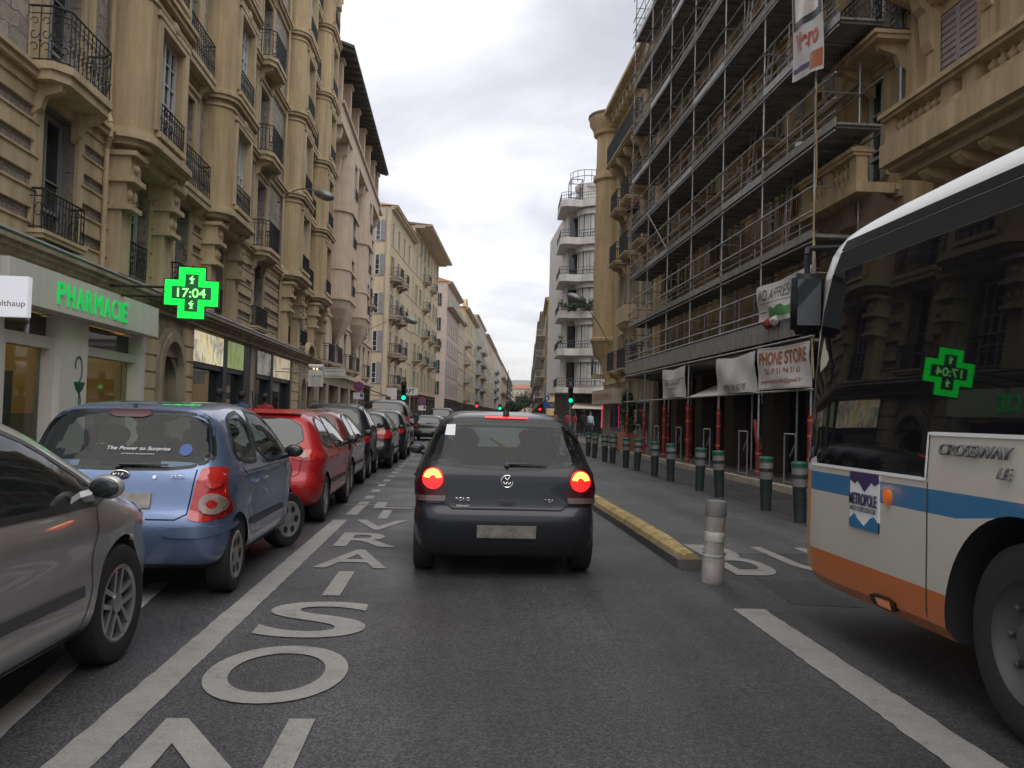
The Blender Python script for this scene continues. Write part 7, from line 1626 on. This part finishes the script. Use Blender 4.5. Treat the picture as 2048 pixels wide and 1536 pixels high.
# ------------------------------------------------------------------ bollards
ORD = ['nearest', 'second', 'third', 'fourth', 'fifth', 'sixth', 'seventh', 'eighth', 'ninth', 'tenth', 'eleventh', 'twelfth', 'thirteenth', 'fourteenth', 'fifteenth', 'sixteenth']
def bollards():
    m1 = MB().lathe([(.085, 0), (.102, .5), (.108, .52)], n=20).mesh('shaft', 'bollard_dark', True)
    top = MB().lathe([(.108, .52), (.112, .60), (.114, .83), (.105, .85)], n=20).mesh('head', 'bollard_grey', True)
    bands = []
    gb = MB(); gb.lathe([(.12, .80), (.12, .862), (.10, .885), (.02, .89)], n=20); cap = gb.mesh('green_cap', 'green_band', True)
    rb = MB().lathe([(.117, .64), (.117, .70)], n=20, cap=False).mesh('green_ring', 'bollard_dark', True)
    ys = [(5.13, 12.6), (5.2, 14.2), (5.13, 16.5), (5.14, 17.9), (5.19, 20.5), (5.2, 22.2), (5.18, 24.3), (5.15, 25.7), (5.16, 27.9), (5.1, 29.0), (5.12, 31.3), (5.14, 32.9), (5.15, 36.5), (5.2, 39.5), (5.25, 43), (5.3, 47)]
    for i, (x, y) in enumerate(ys):
        rt = thing('bollard', f'green-capped dark bollard, {ORD[i]} from the bus in the kerbside row', 'bollard', (x, y, 0.004), random.uniform(0, 3), 'green-capped bollards along the bus lane')
        rt.rotation_euler = (R(random.uniform(-3, 3)), R(random.uniform(-3, 3)), random.uniform(0, 3))
        for nm, me in (('shaft', m1), ('head', top), ('green_cap', cap), ('green_ring', rb)): ob(nm, me, rt)
    rt = thing('marker_post', 'dirty white scuffed plastic post at the near end of the yellow lane kerb', 'post', (2.37, 7.78, 0)); rt.rotation_euler = (R(1), R(1.5), 0)
    part('shaft', MB().lathe([(.098, 0), (.104, .02), (.10, .22), (.088, .26), (.084, .50), (.090, .52), (.09, .60)], n=14), 'post_white', rt, True)
    part('head', MB().lathe([(.094, .60), (.097, .61), (.097, .70), (.09, .735), (.03, .742)], n=14), 'bollard_grey', rt, True)
    part('ring', MB().lathe([(.101, .24), (.103, .25), (.101, .262)], n=14, cap=False).lathe([(.09, .37), (.094, .38), (.094, .45), (.09, .46)], n=14, cap=False), 'reflect_band', rt, True)
bollards()
# ------------------------------------------------------------------ signs, lights, lamps
def pharmacy_cross():
    rt = thing('pharmacy_cross', 'glowing green cross sign showing the time 17:04 beside the pharmacy', 'sign', (-5.63, 19.0, 3.86), R(8))
    S = .545; a = .27
    def cross(S, a): return [(-S, -a), (-a, -a), (-a, -S), (a, -S), (a, -a), (S, -a), (S, a), (a, a), (a, S), (-a, S), (-a, a), (-S, a)]
    def pr(S, a, y0, y1, sx=1.0): m = MB(); P = cross(S, a); m.loft([(p[0], y0, p[1]) for p in P], [(p[0], y1, p[1]) for p in P]); return m
    part('casing', pr(S+.02, a+.02, -.05, .07), 'black_plastic', rt); part('led_panel', pr(S-.005, a-.005, -.06, -.052), 'green_led', rt)
    part('display', pr(.40, .135, -.068, -.0615), 'led_back', rt); part('led_panel', pr(S-.005, a-.005, .072, .08), 'green_led', rt)
    m = MB()
    for q in ((0, .41, 0, .54), (0, -.54, 0, -.41), (-.54, 0, -.41, 0), (.41, 0, .54, 0)): m.box(q[0]-.005, q[2]+.005, -.066, -.061, q[1]-.005, q[3]+.005)
    part('panel_joint', m, 'ink_black', rt)
    letters('17:04', .58, .20, 'led_digit', rt, (0, -.0695, 0), ROT_CAM, bold=0.02)
    for z in (.265, -.265):
        g = MB(); g.lathe([(.045, -.07), (.02, -.05), (.012, -.01), (.03, .01), (.055, .035), (.06, .05)], (0, 0, z), 12)
        for i in range(7): t = i/6; g.ball((.02*math.sin(t*7), 0, z-.05+t*.14), .016, 4)
        g.v = [(p[0], -.071-.004*(p[1] > 0), p[2]) for p in g.v]; part('cup_symbol', g, 'led_digit', rt)
    b = MB(); b.tube((-.55, 0, .1), (-1.9, .25, .1), .03, 6); b.tube((-.55, 0, -.1), (-1.9, .25, -.1), .03, 6); part('wall_bracket', b, 'black_plastic', rt)
pharmacy_cross()
def light_sign():
    rt = thing('shop_sign', 'white lit box sign reading bulthaup at the left edge', 'sign', (-6.28, 12.5, 2.9))
    m = MB(); m.box(-.38, .38, -.06, .06, -.28, .28); part('lightbox', m, 'lightbox', rt); letters('bulthaup', .44, .105, 'ink_grey', rt, (.135, -.065, -.11), ROT_CAM, bold=0.004)
    b = MB(); b.tube((-.38, 0, .1), (-1.3, 0, .1), .025, 6); part('wall_bracket', b, 'zinc', rt)
    rt = thing('shop_sign', 'grey hanging signboard with rounded white lamp hood, first of two past the showroom', 'sign', (-5.45, 35, 2.72))
    m = MB(); m.box(-.29, .29, -.04, .04, -.35, .30); part('board', m, 'white_board', rt); h = MB(); h.tube((-.29, 0, .46), (.29, 0, .46), .075, 12); part('lamp_hood', h, 'ink_white', rt, True)
    g = MB(); g.ball((.05, -.08, .34), .03, 6); g.ball((-.08, -.08, .35), .025, 6); part('bulb', g, 'light_warm', rt)
    letters('CASTING', .5, .1, 'ink_grey', rt, (0, -.045, .05), ROT_CAM, bold=0.01)
    for i in range(5): letters('coiffure beaute', .4, .035, 'ink_grey', rt, (0, -.045, -.06-.06*i), ROT_CAM)
    b = MB(); b.tube((-.29, 0, .2), (-1.6, 0, .2), .02, 6); part('wall_bracket', b, 'zinc', rt)
    rt = thing('shop_sign', 'wide pale signboard reading complanate, second past the showroom', 'sign', (-5.2, 38.6, 3.1))
    m = MB(); m.box(-.45, .45, -.05, .05, -.22, .22); part('board', m, 'white_board', rt); letters('complanate', .74, .12, 'ink_grey', rt, (0, -.055, .05), ROT_CAM, bold=0.01); letters('menuiserie interieure', .5, .05, 'ink_grey', rt, (0, -.055, -.08), ROT_CAM)
    m = MB(); m.box(-.45, .45, -.06, -.052, -.16, -.14); m.box(-.45, .45, -.06, -.052, .17, .19); part('stripe', m, 'ink_grey', rt)
    b = MB(); b.tube((-.45, 0, .1), (-2.3, 0, .1), .02, 6); part('wall_bracket', b, 'zinc', rt)
light_sign()
def no_stopping(X, Y, z, label, plate=True):
    rt = thing('road_sign', label, 'road sign', (X, Y, 0.13)); z -= .13
    part('pole', MB().tube((0, 0.03, 0), (0, 0.03, z+.35), .035, 8), 'zinc', rt, True)
    f = MB(); f.lathe([(.32, 0), (.32, .02)], n=28); f.v = [(p[0], -p[2], p[1]+z) for p in f.v]; part('disc', f, 'sign_red', rt)
    f = MB(); f.lathe([(.25, .021), (.25, .026)], n=28); f.v = [(p[0], -p[2], p[1]+z) for p in f.v]; part('disc_field', f, 'sign_blue', rt)
    m = MB()
    for a in (pi/4, -pi/4): c, s = math.cos(a), math.sin(a); m.add([(c*.27-s*.03, -.031, z+s*.27+c*.03), (c*.27+s*.03, -.031, z+s*.27-c*.03), (-c*.27+s*.03, -.031, z-s*.27-c*.03), (-c*.27-s*.03, -.031, z-s*.27+c*.03)], [(0, 1, 2, 3)])
    part('red_bars', m, 'sign_red', rt)
    if plate: m = MB(); m.box(-.32, .32, -.02, .0, z-.78, z-.38); part('plate', m, 'ink_white', rt); m = MB(); m.box(.1, .28, -.026, -.021, z-.66, z-.42); part('pictogram', m, 'sign_blue', rt); letters('LIVRAISON', .36, .07, 'ink_grey', rt, (-.1, -.024, z-.5), ROT_CAM)
no_stopping(-5.9, 55, 2.98, 'no stopping sign with white plate under it, nearer of the two on the left pavement')
no_stopping(-2.6, 74, 2.45, 'smaller looking no stopping sign farther along, beside the left traffic light')
def traffic_light(X, Y, zg, label, side=1, small=False):
    rt = thing('traffic_light', label, 'traffic light', (X, Y, 0.0)); part('pole', MB().tube((0, .14, 0), (0, .14, zg+1.25), .05, 8).tube((0, .14, 0), (0, .14, 1.0), .08, 8), 'zinc', rt, True)
    m = MB(); m.box(-.17, .17, -.12, .1, zg-.2, zg+1.05); part('housing', m, 'ink_black', rt)
    g = MB(); g.ball((0, -.12, zg), .14, 8, (1, .35, 1)); part('green_lamp', g, 'light_green', rt, True)
    for dz, nm in ((.36, 'amber_lamp'), (.72, 'red_lamp')): g = MB(); g.ball((0, -.12, zg+dz), .11, 8, (1, .3, 1)); part(nm, g, 'interior_dark', rt, True)
    h = MB()
    for dz in (0, .36, .72): h.tube((0, -.12, zg+dz+.02), (0, -.3, zg+dz+.0), .15, 12, cap=False)
    h.v = [(p[0], p[1], max(p[2], p[2])) for p in h.v]; part('visor', h, 'ink_black', rt, True)
traffic_light(-3.28, 58, 2.42, 'traffic light showing green above the parked van on the left')
traffic_light(8.05, 60, 2.60, 'traffic light showing green on the right pavement before the white rounded block')
def far_light(X, Y, z, col, label):
    rt = thing('traffic_light', label, 'traffic light', (X, Y, 0)); part('pole', MB().tube((0, .2, 0), (0, .2, z+.6), .06, 6), 'zinc', rt); part('housing', MB().box(-.3, .3, -.1, .15, z-.7, z+.7), 'ink_black', rt); part('lamp', MB().ball((0, -.15, z), .22, 6, (1, .3, 1)), col, rt)
far_light(3.6, 135, 2.75, 'light_red', 'far traffic light showing red left of the dark hatchback roof')
far_light(8.0, 150, 2.6, 'light_green', 'far traffic light showing green just left of the hatchback aerial')
far_light(14.2, 143, 2.6, 'light_red', 'far traffic light showing red to the right of the street tree')
far_light(15.7, 150, 2.5, 'light_green', 'far traffic light showing green to the right of the red one')
def blue_signs():
    rt = thing('road_sign', 'pair of blue signs, one round over one square, past the right traffic light', 'road sign', (10.5, 98, .13)); part('pole', MB().tube((0, .05, 0), (0, .05, 3.6), .04, 6), 'zinc', rt)
    m = MB(); m.lathe([(.3, 0), (.3, .02)], n=20); m.v = [(p[0], -p[2], p[1]+3.35) for p in m.v]; part('disc', m, 'sign_blue', rt); part('plate', MB().box(-.33, .33, -.02, 0, 2.25, 2.92), 'sign_blue', rt); part('arrow', MB().box(-.06, .06, -.03, -.021, 3.2, 3.5), 'ink_white', rt)
blue_signs()
def street_lamp(P0, P1, hd, label, droop=.15):
    a = Vector(P0); b = Vector(P1); rt = thing('street_lamp', label, 'street lamp', P0); d = b-a; m = MB(); n = 8
    pts = [tuple(d*(i/n)+Vector((0, 0, droop*math.sin(pi*i/n)*2))) for i in range(n+1)]; m.path(pts, .022, 6); m.ball((0, 0, 0), .07, 6); part('arm', m, 'zinc', rt, True)
    h = MB(); h.ball((0, 0, 0), hd, 10, (1.15, .62, .50)); part('lamp_head', h, 'zinc', rt, True, tuple(d+Vector((0.1, 0, -.08))), (0, R(18), R(-15)))
    g = MB(); g.ball((0, 0, 0), hd*.75, 8, (1, .6, .35)); part('lamp_glass', g, 'lamp_clear', rt, True, tuple(d+Vector((0.1, -.02, -.17))), (0, R(18), 0))
street_lamp((-7.35, 36.0, 9.9), (-4.45, 28.3, 8.45), .32, 'wall-mounted street lamp on a long thin arm, nearer one on the left')
street_lamp((-7.2, 73.2, 8.2), (-3.7, 70, 8.9), .55, 'wall-mounted street lamp farther away in front of the dark balconies')
street_lamp((8.0, 45.0, 5.3), (5.5, 40.5, 7.1), .42, 'street lamp reaching out from the yellow building on the right')
def wires():
    for i, (a, b) in enumerate((((-7.4, 52, 16.5), (7.9, 49, 15.2)),)):
        pass
# ------------------------------------------------------------------ people, plants, awnings
def person_mesh(h=1.72, pose=0, top='cloth_black', bottom='cloth_blue', hair='hair_dark', bag=False):
    k = h/1.75; s = 0.12 if pose else 0.05
    V = [((0, 0, .95), .13), ((0, 0, 1.12), .125), ((0, 0, 1.34), .14), ((0, 0, 1.47), .06), ((0, -.01, 1.53), .055), ((0, -.02, 1.63), .09), ((0, -.01, 1.70), .085),
         ((.19, 0, 1.40), .055), ((.24, .02, 1.13), .042), ((.24, -.10*(1 if pose else .4), .90), .032), ((.24, -.13*(1 if pose else .4), .80), .034), ((-.19, 0, 1.40), .055), ((-.24, .03, 1.13), .042), ((-.24, .06, .90), .032), ((-.24, .07, .80), .034),
         ((.09, 0, .90), .095), ((.10, -s, .50), .06), ((.10, s*.2-.02, .09), .042), ((.10, -.13, .04), .035), ((-.09, 0, .90), .095), ((-.10, s*.6, .50), .06), ((-.10, s*2.0, .10), .042), ((-.10, s*2-.13, .04), .035)]
    E_ = [(0, 1), (1, 2), (2, 3), (3, 4), (4, 5), (5, 6), (2, 7), (7, 8), (8, 9), (9, 10), (2, 11), (11, 12), (12, 13), (13, 14), (0, 15), (15, 16), (16, 17), (17, 18), (0, 19), (19, 20), (20, 21), (21, 22)]
    me = bpy.data.meshes.new('p'); me.from_pydata([tuple(x*k for x in v[0]) for v in V], E_, []); o = bpy.data.objects.new('p', me); COL.objects.link(o)
    md = o.modifiers.new('s', 'SKIN'); sv = me.skin_vertices[0].data
    for i, v in enumerate(V): sv[i].radius = (v[1]*k*(1.25 if i in (0, 1, 2) else 1), v[1]*k); sv[i].use_root = (i == 0)
    sd = o.modifiers.new('d', 'SUBSURF'); sd.levels = 2; sd.render_levels = 2
    dg = bpy.context.evaluated_depsgraph_get(); r = bpy.data.meshes.new_from_object(o.evaluated_get(dg)); bpy.data.objects.remove(o)
    mats = ['skin', top, bottom, 'black_plastic', hair]; r.materials.clear(); [r.materials.append(m_(x)) for x in mats]
    for p in r.polygons:
        c = p.center/k; z = c.z; idx = 2
        if z > 1.5: idx = 4 if (z > 1.66 or c.y > 0.0) else 0
        elif z > .98 and not (abs(c.x) > .2 and z < .9): idx = 1
        elif abs(c.x) > .19: idx = 0 if z < .88 else 1
        elif z < .1: idx = 3
        p.material_index = idx; p.use_smooth = True
    return r
def person(X, Y, z, rz, label, **kw):
    o = ob('person', person_mesh(**kw), None, (X, Y, z), (0, 0, rz)); tag(o, label, 'person')
    nm = MB(); hgt = kw.get('h', 1.72)/1.75; nm.ball((0, .015, 1.695*hgt), .105*hgt, 8, (1, 1.05, .95)); part('hair', nm, kw.get('hair', 'hair_dark'), o, True)
for a in [(-5.45, 20.8, .13, R(200), 'person in dark clothes behind the blue car roof, leftmost of those on the left pavement', dict(top='cloth_black')), (-5.5, 23.2, .13, R(180), 'person with dark hair walking away behind the blue and red cars', dict(top='cloth_blue')),
          (-5.4, 25.6, .13, 3.0, 'person in a dark red top whose head shows over the red car', dict(top='cloth_red')), (-5.6, 42, .13, 0, 'pedestrian far along the left pavement, head above the dark cars', dict(top='cloth_grey')),
          (8.9, 59.5, .13, R(170), 'pedestrian in black crossing by the right traffic light', dict(top='cloth_black', bottom='cloth_black', pose=1, h=1.8)), (9.55, 60.5, .13, R(20), 'pedestrian in pale blue shirt on the right pavement', dict(top='cloth_pale', pose=1)),
          (8.3, 63, .13, R(200), 'pedestrian in red top near the cafe awning', dict(top='cloth_red')), (7.7, 66, .13, R(160), 'pedestrian in dark red jacket, left of the group on the right', dict(top='cloth_red', bottom='cloth_black')),
          (9.9, 57, .13, R(0), 'seated-height person in grey at the terrace on the right', dict(top='cloth_grey', h=1.5)), (9.3, 66.5, .13, R(120), 'woman in pinkish top behind the group on the right pavement', dict(top='cloth_red', bottom='cloth_grey', h=1.65))]:
    person(*a[:5], **a[5])
def planter():
    rt = thing('planter', 'square terracotta planter with a tall leafy shrub at the end of the scaffolding', 'planter', (7.3, 36.4, .13)); part('pot', MB().prism([(-.4, -.4), (.4, -.4), (.4, .4), (-.4, .4)], 0, .72, [(-.47, -.47), (.47, -.47), (.47, .47), (-.47, .47)]), 'terracotta', rt)
    part('stem', MB().tube((0, 0, .6), (0.05, 0, 2.0), .04, 6, .02), 'bark', rt); part('foliage', leaves_mb([(random.gauss(0, .2), random.gauss(0, .2), 1.0+i*.16) for i in range(9)], .3, 60, .09), 'leaf', rt)
    rt = thing('flower_box', 'box of red flowers hanging on a balcony rail beside the scaffolding', 'flowers', (7.6, 37.6, 10.6)); part('foliage', leaves_mb([(0, i*.2, 0) for i in range(-3, 4)], .22, 40, .06), 'leaf', rt); part('blossom', leaves_mb([(0, i*.2, .12) for i in range(-3, 4)], .18, 40, .05), 'flower_red', rt)
    rt = thing('hanging_plant', 'bushy green plant on a third floor balcony of the tall yellow building', 'plant', (-6.95, 33.2, 19.0)); part('foliage', leaves_mb([(random.gauss(0, .15), random.gauss(0, .5), random.uniform(0, .9)) for i in range(14)], .25, 60, .07), 'leaf_light', rt)
planter()
def awnings():
    rt = thing('awning', 'dark sloping awning over the corner shop past the first left building', 'awning', (-7.5, 76, 2.9)); m = MB(); m.add([(0, -3, .5), (0, 3, .5), (1.9, 3, -.15), (1.9, -3, -.15), (0, -3, .55), (0, 3, .55), (1.9, 3, -.1), (1.9, -3, -.1), (1.9, -3, -.4), (1.9, 3, -.4)], [(0, 1, 2, 3), (4, 5, 6, 7), (0, 3, 7, 4), (1, 2, 6, 5), (7, 6, 9, 8)]); part('canopy', m, 'awning_dark', rt)
    part('arm', MB().tube((0, -2.8, 0), (1.8, -2.8, -.15), .03, 5), 'zinc', rt)
    rt = thing('neon_tube', 'vertical glowing pink-red neon tube by the shop on the right', 'light', (8.05, 47.0, 0)); part('tube', MB().tube((0, 0, .9), (0, 0, 2.35), .03, 8), 'light_pink', rt, True); part('mount', MB().box(-.05, .1, -.05, .05, 2.3, 2.5), 'black_plastic', rt)
    rt = thing('shop_sign', 'pale projecting sign with dark letters INFT beyond the left traffic light', 'sign', (-3.9, 80.5, 3.4)); part('board', MB().box(-.9, .6, -.05, .05, -.35, .35), 'white_board', rt); letters('IAFT', 1.0, .42, 'ink_green', rt, (-.15, -.06, 0), ROT_CAM, bold=.03)
    rt = thing('shop_sign', 'small blank white box sign left of the INFT sign', 'sign', (-5.9, 84, 3.2)); part('board', MB().box(-.5, .5, -.06, .06, -.55, .55), 'white_board', rt); part('frame', MB().box(-.55, .55, -.05, .05, .56, .62), 'zinc', rt)
    rt = thing('pharmacy_sign', 'small pale green lit letters sign beyond the right traffic light', 'sign', (12.2, 110, 2.9)); letters('SPAR', 1.3, .5, 'garland', rt, (0, -.05, 0), ROT_CAM, bold=.04); part('board', MB().box(-.8, .8, -.02, .1, -.4, .4), 'ink_black', rt)
awnings()

# ------------------------------------------------------------------ the air
def haze():
    m = bpy.data.materials.new('haze'); m.use_nodes = True; nt = m.node_tree; N = nt.nodes
    N.remove(N['Principled BSDF']); v = N.new('ShaderNodeVolumePrincipled'); v.inputs['Color'].default_value = (0.92, 0.93, 0.95, 1); v.inputs['Density'].default_value = 0.00011; v.inputs['Anisotropy'].default_value = 0.2
    nt.links.new(v.outputs[0], N['Material Output'].inputs['Volume'])
    o = ob('haze', MB().box(-2100, 3100, -900, 4100, -1.6, 240).mesh('haze', m)); o['kind'] = 'stuff'
haze()
